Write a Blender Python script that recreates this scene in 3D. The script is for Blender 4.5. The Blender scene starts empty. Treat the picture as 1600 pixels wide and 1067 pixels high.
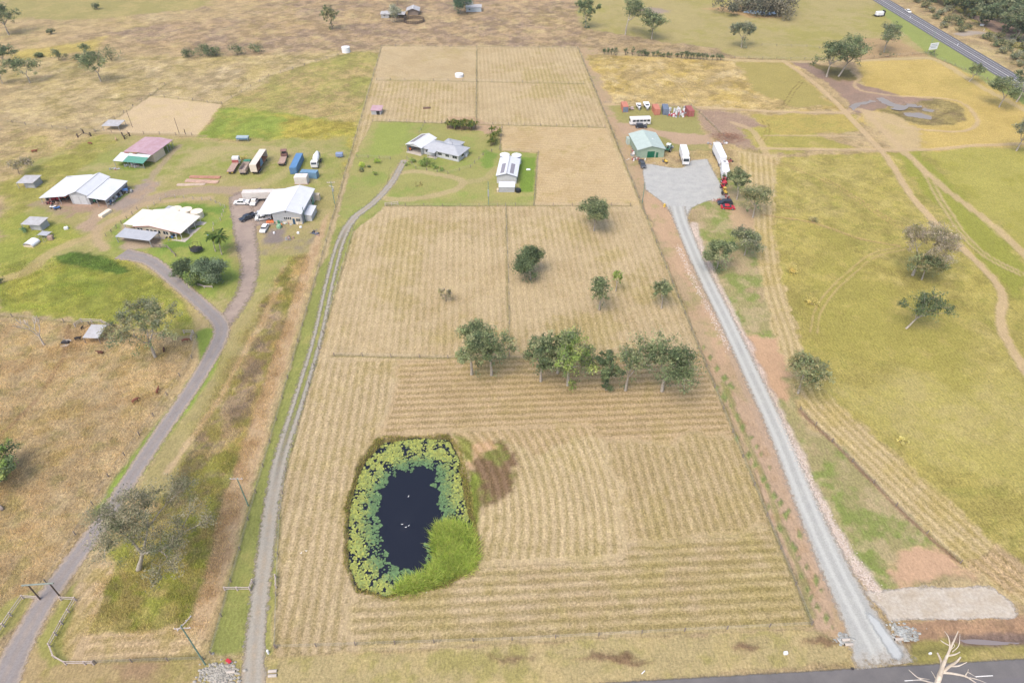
import bpy, bmesh, math, random
import numpy as np
from math import radians, sin, cos, pi, atan2, hypot

# ------------------------------------------------------------------ camera, world, sun, exposure
SC = bpy.context.scene
COL = SC.collection
CAM_H = 115.0
PITCH = radians(40.3)
FPX, CXP, CYP = 1067.0, 800.0, 533.5
cam_d = bpy.data.cameras.new("camera")
cam = bpy.data.objects.new("camera", cam_d)
COL.objects.link(cam)
cam.location = (0, 0, CAM_H)
cam.rotation_euler = (radians(90) - PITCH, 0, 0)
cam_d.sensor_width = 36.0
cam_d.lens = 36.0 * FPX / 1600.0
cam_d.clip_start = 0.5
cam_d.clip_end = 12000
SC.camera = cam

SUN_EL, SUN_AZ = radians(58), radians(215)      # azimuth clockwise from +Y
world = bpy.data.worlds.new("World")
SC.world = world
world.use_nodes = True
nt = world.node_tree
sky = nt.nodes.new("ShaderNodeTexSky")
sky.sky_type = 'NISHITA'
sky.sun_disc = False
sky.sun_elevation = SUN_EL
sky.sun_rotation = SUN_AZ
sky.air_density = 1.0
sky.dust_density = 4.0
sky.ozone_density = 1.0
bgn = nt.nodes["Background"]
bgn.inputs[1].default_value = 0.15
nt.links.new(sky.outputs[0], bgn.inputs[0])
sun_d = bpy.data.lights.new("sun", 'SUN')
sun_d.energy = 1.15
sun_d.angle = radians(32)
sun_d.color = (1.0, 0.93, 0.84)
sun = bpy.data.objects.new("sun", sun_d)
COL.objects.link(sun)
sun.rotation_euler = (radians(90) - SUN_EL, 0, -SUN_AZ + pi)
sun.location = (0, 0, 200)
SC.view_settings.view_transform = 'Standard'
SC.view_settings.look = 'None'
SC.view_settings.exposure = 0.93
SC.view_settings.gamma = 1.0

# ------------------------------------------------------------------ measuring
def at(px, py, z=0.0):
    """the point of the level plane z that the photograph's pixel (1600x1067) looks at"""
    u = (px - CXP) / FPX
    v = (CYP - py) / FPX
    d = (u, cos(PITCH) + v * sin(PITCH), -sin(PITCH) + v * cos(PITCH))
    t = (CAM_H - z) / (-d[2])
    return (d[0] * t, d[1] * t, z)

def lin(c):
    return tuple(((x / 255.0) / 12.92 if x / 255.0 <= 0.04045 else ((x / 255.0 + 0.055) / 1.055) ** 2.4) for x in c)
GAIN = 0.60
def alb(c, g=GAIN, sat=1.0):
    l = [x * g for x in lin(c)]; y = sum(l) / 3
    return tuple(y + (x - y) * sat for x in l)

# ------------------------------------------------------------------ noise
_rng = np.random.RandomState(7)
_TAB = _rng.rand(512, 512).astype(np.float32)
def vnoise(x, y):
    xi = np.floor(x).astype(np.int64); yi = np.floor(y).astype(np.int64)
    fx = (x - xi).astype(np.float32); fy = (y - yi).astype(np.float32)
    fx = fx * fx * (3 - 2 * fx); fy = fy * fy * (3 - 2 * fy)
    a = _TAB[xi & 511, yi & 511]; b = _TAB[(xi + 1) & 511, yi & 511]
    c = _TAB[xi & 511, (yi + 1) & 511]; d = _TAB[(xi + 1) & 511, (yi + 1) & 511]
    return (a * (1 - fx) + b * fx) * (1 - fy) + (c * (1 - fx) + d * fx) * fy
def fbm(x, y, size, octv=4, seed=0, gain=0.55):
    s = 0; a = 1.0; t = 0
    x = x / size + seed * 17.3; y = y / size + seed * 9.1
    for o in range(octv):
        s = s + a * vnoise(x, y); t += a
        a *= gain; x = x * 2.03 + 11.7; y = y * 2.03 + 5.3
    return s / t
def sstep(a, b, x):
    t = np.clip((x - a) / (b - a), 0, 1)
    return t * t * (3 - 2 * t)

# ------------------------------------------------------------------ materials
def newmat(name):
    m = bpy.data.materials.new(name); m.use_nodes = True
    n = m.node_tree
    return m, n, n.nodes["Principled BSDF"]
def mat(name, rgb, rough=0.7, var=0.12, scale=1.5, metal=0.0, spec=0.3, bump=0.0, g=None, second=None, wave=None, wavedir='X'):
    """plain surface with procedural wear; rgb as display values of the thing itself"""
    m, n, p = newmat(name)
    c = alb(rgb, g if g else 0.72)
    geo = n.nodes.new("ShaderNodeTexCoord")
    no = n.nodes.new("ShaderNodeTexNoise"); no.inputs["Scale"].default_value = scale; no.inputs["Detail"].default_value = 6
    no.inputs["Roughness"].default_value = 0.65
    n.links.new(geo.outputs["Object"], no.inputs["Vector"])
    ramp = n.nodes.new("ShaderNodeMapRange"); ramp.inputs[1].default_value = 0.3; ramp.inputs[2].default_value = 0.7
    n.links.new(no.outputs[0], ramp.inputs[0])
    mix = n.nodes.new("ShaderNodeMix"); mix.data_type = 'RGBA'
    c2 = alb(second, 0.72) if second else tuple(x * (1 - 2 * var) for x in c)
    c1 = c if second else tuple(min(x * (1 + var * 0.6), 0.9) for x in c)
    mix.inputs[6].default_value = (*c1, 1); mix.inputs[7].default_value = (*c2, 1)
    n.links.new(ramp.outputs[0], mix.inputs[0])
    outc = mix.outputs[2]
    if wave:
        wv = n.nodes.new("ShaderNodeTexWave"); wv.bands_direction = wavedir; wv.inputs["Scale"].default_value = wave
        wv.inputs["Distortion"].default_value = 0.0
        n.links.new(geo.outputs["Object"], wv.inputs["Vector"])
        mr = n.nodes.new("ShaderNodeMapRange"); mr.inputs[3].default_value = 0.82; mr.inputs[4].default_value = 1.05
        n.links.new(wv.outputs["Fac"], mr.inputs[0])
        mm = n.nodes.new("ShaderNodeVectorMath"); mm.operation = 'SCALE'
        n.links.new(outc, mm.inputs[0]); n.links.new(mr.outputs[0], mm.inputs["Scale"])
        outc = mm.outputs[0]
    n.links.new(outc, p.inputs["Base Color"])
    p.inputs["Roughness"].default_value = rough
    p.inputs["Metallic"].default_value = metal
    p.inputs["Specular IOR Level"].default_value = spec
    if bump > 0:
        b = n.nodes.new("ShaderNodeBump"); b.inputs["Strength"].default_value = 1; b.inputs["Distance"].default_value = bump
        n.links.new(no.outputs[0], b.inputs["Height"]); n.links.new(b.outputs[0], p.inputs["Normal"])
    return m

# ------------------------------------------------------------------ scene-tree helpers
def tag(o, label=None, cat=None, group=None, kind=None):
    if label: o["label"] = label
    if cat: o["category"] = cat
    if group: o["group"] = group
    if kind: o["kind"] = kind
    return o
def thing(name, label, cat, loc, rz=0.0, group=None):
    o = bpy.data.objects.new(name, None); COL.objects.link(o)
    o.empty_display_size = 0.5
    o.location = loc; o.rotation_euler = (0, 0, rz)
    return tag(o, label, cat, group)
def copy_tree(o, parent=None, loc=None, rz=None, label=None, scale=None):
    c = o.copy(); COL.objects.link(c); c.parent = parent
    if loc is not None: c.location = loc
    if rz is not None: c.rotation_euler = (0, 0, rz)
    if scale is not None: c.scale = (scale, scale, scale)
    if label: c["label"] = label
    for ch in list(o.children):
        copy_tree(ch, c)
    return c

class MB:
    """collects shapes, builds ONE mesh object"""
    def __init__(s): s.v = []; s.f = []; s.m = []; s.sm = []
    def add(s, vs, fs, mat=0, smooth=False):
        k = len(s.v); s.v += [tuple(p) for p in vs]
        for f in fs: s.f.append([k + i for i in f]); s.m.append(mat); s.sm.append(smooth)
        return s
    def box(s, cx, cy, z0, sx, sy, sz, rz=0, top=(1, 1), shift=(0, 0), mat=0, b=0.0):
        c, n = cos(rz), sin(rz); vs = []
        lv = [(0, 1 - b * 2, 1 - b * 2), (1, 1, 1)] if b == 0 else None
        for (z, kx, ky, ox, oy) in ((z0, 1, 1, 0, 0), (z0 + sz, top[0], top[1], shift[0], shift[1])):
            for (ax, ay) in ((-.5, -.5), (.5, -.5), (.5, .5), (-.5, .5)):
                x = ax * sx * kx + ox; y = ay * sy * ky + oy
                vs.append((cx + x * c - y * n, cy + x * n + y * c, z))
        return s.add(vs, [(3, 2, 1, 0), (4, 5, 6, 7), (0, 1, 5, 4), (1, 2, 6, 5), (2, 3, 7, 6), (3, 0, 4, 7)], mat)
    def rbox(s, cx, cy, z0, sx, sy, sz, r, mat=0, n=3, crown=0.0):
        """box with rounded vertical corners and a softened top edge"""
        ring = []
        for (qx, qy, a0) in ((1, 1, 0), (-1, 1, 90), (-1, -1, 180), (1, -1, 270)):
            for i in range(n + 1):
                a = radians(a0 + 90 * i / n)
                ring.append((qx * (sx / 2 - r) + r * cos(a), qy * (sy / 2 - r) + r * sin(a)))
        N = len(ring); vs = []
        lv = [(z0, 0), (z0 + sz - r * .6, 0), (z0 + sz - r * .18, r * .35), (z0 + sz, r * .9)]
        for (z, ins) in lv:
            for (x, y) in ring:
                vs.append((cx + x * (1 - 2 * ins / sx), cy + y * (1 - 2 * ins / sy), z))
        fs = []
        for l in range(3):
            for i in range(N):
                j = (i + 1) % N
                fs.append((l * N + i, l * N + j, (l + 1) * N + j, (l + 1) * N + i))
        fs.append(tuple(3 * N + i for i in range(N))); fs.append(tuple(reversed(range(N))))
        return s.add(vs, fs, mat)
    def prism(s, prof, y0, y1, mat=0, taper=None):
        """side profile (x,z) extruded across y"""
        n = len(prof)
        vs = [(x, y0, z) for x, z in prof] + [(x, y1, z) for x, z in prof]
        fs = [tuple(range(n)), tuple(reversed(range(n, 2 * n)))]
        for i in range(n):
            j = (i + 1) % n; fs.append((i, i + n, j + n, j))
        return s.add(vs, fs, mat)
    def cyl(s, p0, p1, r0, r1=None, n=10, mat=0, caps=True, smooth=True):
        r1 = r0 if r1 is None else r1
        d = np.array(p1, float) - np.array(p0, float); L = np.linalg.norm(d)
        if L < 1e-6: return s
        d /= L; a = np.array((0, 0, 1.0)) if abs(d[2]) < .9 else np.array((1.0, 0, 0))
        u = np.cross(d, a); u /= np.linalg.norm(u); w = np.cross(d, u)
        vs = []
        for (p, r) in ((p0, r0), (p1, r1)):
            for i in range(n):
                t = 2 * pi * i / n
                vs.append(tuple(np.array(p) + r * (cos(t) * u + sin(t) * w)))
        fs = [(i, (i + 1) % n, n + (i + 1) % n, n + i) for i in range(n)]
        s.add(vs, fs, mat, smooth)
        if caps:
            s.add(vs[:n], [tuple(reversed(range(n)))], mat); s.add(vs[n:], [tuple(range(n))], mat)
        return s
    def slab(s, pts, t=0.08, mat=0):
        """sheet through 3D points pts (ccw from above) with thickness t below"""
        n = len(pts)
        vs = list(pts) + [(x, y, z - t) for x, y, z in pts]
        fs = [tuple(range(n)), tuple(reversed(range(n, 2 * n)))]
        for i in range(n):
            j = (i + 1) % n; fs.append((i, i + n, j + n, j))
        return s.add(vs, fs, mat)
    def dome(s, c, rx, ry, rz, nu=12, nv=5, mat=0, full=False):
        vs = []; fs = []
        lo = -pi / 2 if full else 0
        for j in range(nv + 1):
            a = lo + (pi / 2 - lo) * j / nv
            for i in range(nu):
                t = 2 * pi * i / nu
                vs.append((c[0] + rx * cos(a) * cos(t), c[1] + ry * cos(a) * sin(t), c[2] + rz * sin(a)))
        for j in range(nv):
            for i in range(nu):
                k = (i + 1) % nu
                fs.append((j * nu + i, j * nu + k, (j + 1) * nu + k, (j + 1) * nu + i))
        return s.add(vs, fs, mat, True)
    def build(s, name, mats, parent=None):
        me = bpy.data.meshes.new(name)
        me.from_pydata(s.v, [], s.f)
        if not isinstance(mats, (list, tuple)): mats = [mats]
        for m in mats: me.materials.append(m)
        me.polygons.foreach_set("material_index", s.m)
        me.polygons.foreach_set("use_smooth", s.sm)
        me.update()
        o = bpy.data.objects.new(name, me); COL.objects.link(o)
        o.parent = parent
        return o

def npmesh(name, V, F, mats, parent=None, attrs=None, smooth=False):
    """V (n,3), F (m,4|3) numpy -> object"""
    me = bpy.data.meshes.new(name)
    V = np.asarray(V, np.float32); F = np.asarray(F, np.int32); k = F.shape[1]
    me.vertices.add(len(V)); me.vertices.foreach_set("co", V.ravel())
    me.loops.add(F.size); me.loops.foreach_set("vertex_index", F.ravel())
    me.polygons.add(len(F)); me.polygons.foreach_set("loop_start", np.arange(0, F.size, k, dtype=np.int32))
    me.polygons.foreach_set("loop_total", np.full(len(F), k, np.int32)) if False else None
    if smooth: me.polygons.foreach_set("use_smooth", np.ones(len(F), bool))
    me.update(calc_edges=True)
    for (nm, typ, arr) in (attrs or []):
        a = me.attributes.new(nm, typ, 'POINT')
        a.data.foreach_set({'FLOAT': 'value', 'FLOAT_COLOR': 'color', 'FLOAT_VECTOR': 'vector'}[typ], np.asarray(arr, np.float32).ravel())
    for m in (mats if isinstance(mats, (list, tuple)) else [mats]): me.materials.append(m)
    o = bpy.data.objects.new(name, me); COL.objects.link(o); o.parent = parent
    return o

# ------------------------------------------------------------------ ground
def axis(segs):
    out = [segs[0][0]]
    for a, b, st in segs:
        n = max(1, int(round((b - a) / st)))
        out += [a + (b - a) * (i + 1) / n for i in range(n)]
    return np.array(out)
gx = axis([(-6000, -1500, 900), (-1500, -450, 105), (-450, -150, 1.0), (-150, -92, 0.7), (-92, 92, 0.42), (92, 150, 0.7), (150, 450, 1.0), (450, 1500, 105), (1500, 6000, 900)])
gy = axis([(-2500, -100, 300), (-100, 20, 12), (20, 44, 1.5), (44, 160, 0.38), (160, 300, 0.62), (300, 520, 0.95), (520, 900, 19), (900, 9000, 900)])
GX, GY = np.meshgrid(gx, gy)
NX, NY = len(gx), len(gy)
X = GX.ravel(); Y = GY.ravel(); NV = X.size
print("ground verts", NV)
C = np.zeros((NV, 3), np.float32); C[:] = alb((199, 175, 131))
SF = np.zeros(NV, np.float32); SS = np.zeros(NV, np.float32); TF = np.full(NV, 0.75, np.float32); Z = np.zeros(NV, np.float32)
# ragged-edge warps shared by every region
W1 = (fbm(X, Y, 9, 4, 1) - .5); W2 = (fbm(X, Y, 9, 4, 2) - .5)
W3 = (fbm(X, Y, 2.0, 3, 3) - .5); W4 = (fbm(X, Y, 2.2, 3, 13) - .5)
NFIN = fbm(X, Y, 3.2, 4, 6); _nd = fbm(X, Y, 1.5, 3, 16)
NBIG = .72 * fbm(X, Y, 42, 6, 4, .62) + .28 * _nd; NMID = .68 * fbm(X, Y, 11, 5, 5, .62) + .32 * _nd; NB2 = .72 * fbm(X, Y, 26, 6, 8, .62) + .28 * (1 - NFIN); NM2 = .68 * fbm(X, Y, 6.5, 5, 9, .62) + .32 * _nd

def wpoly(pts): return [at(a, b)[:2] for a, b in pts]
def mask_poly(pts, soft=1.5, warp=4.0, world=False):
    P = np.array(pts if world else wpoly(pts)); pad = soft + warp + 3
    sel = np.nonzero((X > P[:, 0].min() - pad) & (X < P[:, 0].max() + pad) & (Y > P[:, 1].min() - pad) & (Y < P[:, 1].max() + pad))[0]
    x = X[sel] + W1[sel] * warp * 2 + W3[sel] * min(warp * 1.6, 4); y = Y[sel] + W2[sel] * warp * 2 - W4[sel] * min(warp * 1.6, 4); soft = soft * .7
    d2 = np.full(len(sel), 1e12); ins = np.zeros(len(sel), bool)
    n = len(P)
    for i in range(n):
        ax, ay = P[i]; bx, by = P[(i + 1) % n]
        ex, ey = bx - ax, by - ay; L = ex * ex + ey * ey + 1e-9
        t = np.clip(((x - ax) * ex + (y - ay) * ey) / L, 0, 1)
        d2 = np.minimum(d2, (x - ax - t * ex) ** 2 + (y - ay - t * ey) ** 2)
        c = ((ay > y) != (by > y)) & (x < (bx - ax) * (y - ay) / (by - ay + 1e-12) + ax)
        ins ^= c
    sd = np.sqrt(d2); sd[ins] *= -1
    m = np.zeros(NV, np.float32); m[sel] = 1 - sstep(-soft, soft, sd)
    return m
def mask_line(pts, w, soft=0.5, warp=0.6, world=False):
    P = np.array(pts if world else wpoly(pts)); pad = w + soft + warp + 2
    m = np.zeros(NV, np.float32)
    sel = np.nonzero((X > P[:, 0].min() - pad) & (X < P[:, 0].max() + pad) & (Y > P[:, 1].min() - pad) & (Y < P[:, 1].max() + pad))[0]
    x = X[sel] + W1[sel] * warp * 2; y = Y[sel] + W2[sel] * warp * 2
    d2 = np.full(len(sel), 1e12)
    for i in range(len(P) - 1):
        ax, ay = P[i]; bx, by = P[i + 1]; ex, ey = bx - ax, by - ay; L = ex * ex + ey * ey + 1e-9
        t = np.clip(((x - ax) * ex + (y - ay) * ey) / L, 0, 1)
        d2 = np.minimum(d2, (x - ax - t * ex) ** 2 + (y - ay - t * ey) ** 2)
    d = np.sqrt(d2) + W3[sel] * soft
    m[sel] = 1 - sstep(w / 2 - soft / 2, w / 2 + soft / 2, d)
    return m
def smooth_path(pts, k=6):
    P = [np.array(p, float) for p in pts]
    if len(P) < 3: return [tuple(p) for p in P]
    out = []
    Q = [2 * P[0] - P[1]] + P + [2 * P[-1] - P[-2]]
    for i in range(1, len(Q) - 2):
        a, b, c, d = Q[i - 1], Q[i], Q[i + 1], Q[i + 2]
        for j in range(k):
            t = j / k
            out.append(tuple(0.5 * ((2 * b) + (-a + c) * t + (2 * a - 5 * b + 4 * c - d) * t * t + (-a + 3 * b - 3 * c + d) * t ** 3)))
    out.append(tuple(P[-1]))
    return out
def paint(m, rgb, a=1.0, tuft=None, g=GAIN):
    m = (m * a)[:, None]
    C[:] = C * (1 - m) + np.array(alb(rgb, g, .98), np.float32) * m
    if tuft is not None: TF[:] = TF * (1 - m[:, 0]) + tuft * m[:, 0]
def region(pts, rgb, tuft=None, soft=1.5, warp=4.0, patches=()):
    m = mask_poly(pts, soft, warp)
    paint(m, rgb, 1, tuft)
    for (nz, lo, hi, c, a) in patches: paint(m * sstep(lo - .045, hi + .045, nz), c, a)
    return m
def track(pts, w, rgb, a=0.9, soft=0.6, warp=0.5, tuft=0.15, smooth=True, pair=False):
    Q = smooth_path(wpoly(pts)) if smooth else wpoly(pts)
    if pair:
        P = np.array(Q); T = np.gradient(P, axis=0); T /= np.linalg.norm(T, axis=1)[:, None] + 1e-9
        N = np.stack([-T[:, 1], T[:, 0]], 1)
        m = np.maximum(mask_line(P + N * .85, w, soft, warp, True), mask_line(P - N * .85, w, soft, warp, True))
    else: m = mask_line(Q, w, soft, warp, True)
    paint(m, rgb, a, tuft); SS[:] *= (1 - m)
    return m

# --- far and general pasture
paint(sstep(.50, .62, NBIG), (205, 186, 142), .6)
paint(sstep(.53, .66, NMID) , (186, 170, 112), .55)
paint(sstep(.56, .70, NB2), (176, 152, 126), .55)
region([(100, 60), (330, 30), (500, -10), (760, -60), (930, -60), (930, 76), (600, 72), (545, 80), (380, 95), (250, 75)], (192, 166, 128), .8, 6, 10,
       [(NMID, .47, .58, (162, 140, 122), .7), (NM2, .55, .66, (206, 186, 136), .7), (NB2, .55, .66, (180, 160, 104), .5)])
region([(0, -60), (420, -60), (320, 10), (200, 25), (90, 32), (0, 28)], (172, 162, 102), .4, 5, 9, [(NMID, .5, .62, (195, 176, 118), .6)])
region([(18, 80), (90, 72), (170, 60), (150, 78), (60, 92), (20, 95)], (200, 180, 104), .7, 4, 6)
region([(0, 100), (250, 90), (560, 80), (420, 125), (345, 165), (235, 150), (150, 205), (0, 200)], (206, 184, 138), .9, 6, 10,
       [(NMID, .5, .62, (186, 168, 108), .7), (NB2, .54, .64, (172, 158, 98), .7), (NM2, .56, .68, (224, 204, 164), .6)])
region([(0, 205), (150, 208), (190, 210), (120, 245), (0, 290)], (202, 178, 130), .9, 4, 8, [(NMID, .48, .6, (178, 168, 98), .7)])
# --- west homestead
region([(345, 168), (420, 122), (540, 84), (592, 80), (566, 200), (520, 340), (505, 300), (380, 218), (310, 216)], (180, 170, 102), .75, 3, 6,
       [(NMID, .48, .58, (198, 172, 122), .75), (NB2, .52, .62, (160, 164, 80), .6)])
region([(310, 216), (350, 168), (440, 176), (520, 190), (500, 214), (440, 216)], (152, 168, 74), .7, 2, 4, [(NM2, .5, .64, (176, 172, 84), .7)])
region([(440, 180), (560, 196), (545, 260), (500, 240), (440, 214)], (190, 176, 84), .8, 3, 5, [(NM2, .5, .62, (170, 168, 70), .7)])
region([(0, 330), (40, 262), (110, 235), (190, 205), (330, 222), (545, 214), (528, 300), (505, 380), (470, 402), (395, 480), (330, 530), (300, 500), (200, 420), (0, 402)],
       (176, 166, 106), .3, 3, 6, [(NB2, .46, .58, (158, 164, 84), .85), (NMID, .54, .66, (196, 178, 130), .6)])
region([(0, 290), (60, 262), (150, 214), (190, 214), (130, 262), (60, 320), (0, 345)], (170, 166, 84), .7, 3, 6, [(NM2, .52, .62, (196, 178, 116), .7)])
region([(0, 340), (30, 335), (110, 350), (130, 372), (0, 450)], (164, 170, 78), .6, 2, 4, [(NM2, .5, .62, (186, 176, 92), .6)])
region([(235, 150), (347, 163), (306, 214), (175, 208), (150, 203)], (216, 192, 152), .1, .8, .6, [(NM2, .54, .68, (200, 182, 122), .5)])
region([(255, 228), (420, 225), (450, 235), (440, 262), (290, 270), (250, 250)], (160, 164, 86), .2, 3, 4, [(NMID, .5, .62, (190, 174, 124), .7)])
region([(245, 330), (330, 318), (368, 325), (370, 350), (355, 400), (372, 435), (335, 462), (310, 462), (240, 405), (235, 390), (175, 385), (180, 350)],
       (146, 164, 76), .2, 1.5, 2, [(NMID, .5, .62, (178, 172, 96), .7)])
region([(225, 328), (300, 318), (350, 322), (352, 335), (310, 330)], (126, 152, 66), .2, 1.5, 2)
region([(245, 385), (300, 370), (300, 384), (255, 396)], (120, 150, 62), .2, 1.5, 2)
region([(180, 248), (268, 224), (262, 240), (215, 268), (182, 262)], (138, 156, 70), .4, 1.5, 2.5)
region([(170, 315), (235, 280), (240, 288), (182, 322)], (120, 148, 60), .4, 1, 1.5)
region([(80, 306), (160, 318), (168, 330), (100, 335), (40, 322)], (176, 150, 128), .1, 1.5, 2.5, [(NM2, .5, .6, (160, 158, 100), .6)])
region([(120, 352), (160, 318), (170, 322), (150, 360), (125, 362)], (188, 164, 136), .1, 1.2, 2)
region([(168, 326), (212, 290), (228, 281), (248, 288), (240, 300), (205, 325), (180, 332)], (172, 156, 142), .1, 1.2, 2, [(NM2, .52, .62, (186, 160, 128), .8)])
region([(190, 352), (258, 362), (252, 388), (190, 388)], (188, 168, 142), .05, 1.2, 1.5)
region([(366, 300), (410, 296), (432, 345), (420, 380), (370, 345), (360, 320)], (170, 146, 128), .05, 2, 3)
region([(405, 352), (500, 350), (505, 380), (470, 398), (405, 400)], (176, 164, 110), .25, 2, 3, [(NM2, .50, .62, (150, 136, 122), .7), (NMID, .55, .65, (190, 170, 128), .6)])
region([(408, 362), (440, 356), (442, 378), (414, 382)], (148, 136, 128), .05, 1.5, 2)
# bright green field and its darker weed band
region([(0, 412), (85, 400), (205, 402), (260, 440), (312, 500), (300, 520), (262, 520), (100, 497), (0, 488)], (166, 170, 76), .75, 1.5, 2.5,
       [(NM2, .46, .58, (186, 180, 86), .8), (NMID, .55, .66, (140, 158, 62), .7), (NBIG, .56, .64, (200, 182, 118), .6)])
region([(88, 402), (120, 393), (165, 402), (205, 422), (180, 428), (95, 412)], (104, 130, 54), .95, 1, 1.5)
# dry lower paddock
region([(-40, 494), (100, 503), (262, 524), (306, 532), (300, 570), (222, 690), (150, 790), (122, 860), (60, 915), (20, 950), (-60, 1000), (-120, 800)], (210, 184, 138), 1.0, 1.2, 1.5,
       [(NM2, .5, .62, (184, 160, 102), .8), (NMID, .56, .68, (218, 194, 150), .7), (NFIN, .6, .7, (160, 150, 84), .5), (NB2, .55, .68, (194, 158, 110), .7)])
# rough strip beside the lot
m = region([(455, 402), (482, 398), (478, 440), (440, 560), (402, 700), (350, 860), (318, 985), (135, 992), (150, 930), (182, 860), (262, 772), (300, 690), (360, 560), (410, 470)],
       (200, 176, 116), .95, 1.5, 2.5, [(NB2, .50, .56, (158, 160, 74), .8), (NMID, .51, .57, (146, 128, 114), .7), (NM2, .54, .58, (210, 186, 134), .85), (NFIN, .58, .63, (142, 152, 66), .6)])
region([(170, 850), (280, 800), (345, 770), (330, 860), (312, 982), (138, 988), (155, 930)], (164, 166, 76), .9, 2, 3, [(NFIN, .51, .57, (194, 180, 106), .8), (NM2, .55, .61, (150, 136, 98), .6), (NMID, .52, .57, (190, 170, 110), .7), (NM2 * .5 + NFIN * .5, .30, .42, (122, 138, 52), .0)])
region([(330, 560), (385, 540), (420, 470), (445, 470), (390, 640), (345, 700), (290, 700)], (192, 168, 132), .95, 2, 3, [(NFIN, .53, .58, (168, 160, 86), .8), (NM2, .52, .56, (138, 120, 110), .6)])
region([(478, 404), (500, 350), (515, 330), (440, 590), (378, 815), (318, 1005), (288, 1000), (345, 805), (405, 620), (440, 520)], (206, 178, 138), .35, .8, .8, [(NFIN, .52, .64, (180, 150, 112), .7)])
region([(75, 1005), (92, 945), (130, 905), (168, 868), (180, 880), (138, 988), (312, 982), (312, 1024), (165, 1032), (100, 1030)], (214, 188, 146), .5, .6, .6, [(NFIN, .52, .66, (186, 168, 104), .7)])
region([(-80, 1040), (60, 1010), (150, 1034), (320, 1026), (330, 1200), (-120, 1200)], (188, 166, 120), .4, .8, 1.0, [(NM2, .5, .6, (160, 150, 84), .7), (NMID, .55, .65, (172, 140, 112), .7)])
region([(80, 1040), (60, 1000), (92, 945), (120, 905), (112, 960), (98, 1000), (108, 1034)], (164, 160, 92), .3, .6, .8)
region([(-20, 960), (30, 930), (60, 925), (95, 880), (0, 1010), (-60, 1060)], (170, 164, 98), .35, .8, 1)
# --- right of the lot
region([(905, 76), (935, 76), (965, 165), (1010, 260), (1012, 300), (1062, 345), (1130, 500), (1225, 700), (1345, 1010), (1275, 990)], (190, 166, 130), .2, 1.0, 1.5,
       [(NMID, .5, .6, (198, 166, 132), .7), (NM2, .56, .66, (150, 150, 88), .6)])
region([(1010, 300), (1062, 345), (1090, 470), (1150, 520), (1130, 580), (1085, 470), (1030, 370), (1003, 318)], (204, 172, 138), .1, 1.0, 2.0, [(NM2, .58, .66, (160, 156, 100), .6)])
region([(1150, 620), (1190, 640), (1275, 850), (1310, 980), (1278, 985), (1200, 800), (1135, 600)], (196, 168, 138), .15, .6, 1, [(NFIN, .56, .66, (176, 146, 110), .7)])
region([(915, 85), (1110, 90), (1235, 98), (1320, 172), (1200, 176), (962, 162)], (208, 182, 122), .85, 2, 4,
       [(NMID, .5, .6, (200, 174, 92), .7), (NM2, .54, .66, (220, 198, 152), .7), (NBIG, .55, .64, (176, 166, 98), .7)])
region([(1150, 96), (1232, 100), (1302, 168), (1240, 168), (1180, 140)], (178, 164, 96), .3, 2, 3)
region([(950, 164), (1085, 168), (1105, 232), (1150, 250), (1110, 236), (1000, 240), (978, 215)], (166, 160, 98), .2, 1.5, 2, [(NMID, .52, .64, (184, 168, 112), .6)])
region([(958, 190), (985, 192), (1030, 205), (1110, 212), (1112, 226), (1060, 226), (1035, 214), (975, 212)], (196, 168, 138), .1, 1.2, 2)
region([(1085, 172), (1150, 176), (1215, 200), (1245, 236), (1160, 232), (1110, 215)], (184, 158, 132), .4, 2.5, 4, [(NM2, .5, .6, (166, 140, 120), .7)])
region([(1150, 200), (1240, 196), (1330, 232), (1245, 238), (1200, 240)], (184, 174, 92), .6, 2, 3, [(NM2, .54, .66, (204, 180, 122), .6)])
region([(1170, 178), (1330, 180), (1345, 205), (1220, 210)], (198, 178, 100), .6, 1.5, 3, [(NM2, .5, .6, (172, 164, 88), .6)])
region([(1072, 318), (1100, 300), (1150, 262), (1170, 300), (1188, 400), (1240, 560), (1258, 650), (1520, 895), (1480, 920), (1372, 924), (1300, 850), (1192, 600), (1112, 440)],
       (176, 166, 114), .45, 1.5, 3, [(NMID, .5, .56, (194, 168, 132), .75), (NM2, .51, .57, (140, 156, 78), .85), (NFIN, .55, .6, (198, 178, 138), .6), (NB2, .53, .6, (150, 160, 84), .6)])
region([(1150, 520), (1222, 530), (1240, 600), (1232, 625), (1200, 622), (1165, 560)], (206, 170, 134), .1, 2, 3)
region([(1395, 880), (1440, 850), (1500, 870), (1520, 905), (1400, 922)], (208, 172, 138), .1, 1.5, 2.5)
region([(1140, 320), (1190, 330), (1185, 380), (1140, 350)], (202, 174, 136), .2, 1.5, 3)
m = region([(1150, 236), (1218, 246), (1208, 330), (1218, 430), (1275, 590), (1330, 655), (1420, 730), (1520, 810), (1620, 905), (1620, 960), (1500, 885), (1260, 645), (1210, 520), (1182, 400), (1175, 300)],
       (212, 190, 142), .4, 1.0, 1.5, [(NM2, .5, .62, (192, 172, 104), .6)])
STRIP_M = m
m = region([(1218, 246), (1430, 237), (1620, 232), (1640, 930), (1520, 812), (1420, 730), (1330, 655), (1275, 590), (1218, 430), (1208, 330)], (190, 176, 98), .72, 1.0, 1.5,
       [(NMID, .50, .62, (180, 168, 88), .6), (NB2, .54, .66, (200, 184, 116), .5), (NM2, .57, .66, (208, 190, 124), .5), (NFIN, .57, .68, (156, 154, 76), .5)])
region([(1290, 620), (1380, 600), (1600, 560), (1640, 760), (1540, 740), (1400, 700)], (192, 180, 102), .6, 5, 8, [(NMID, .5, .62, (198, 182, 118), .7)])
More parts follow.
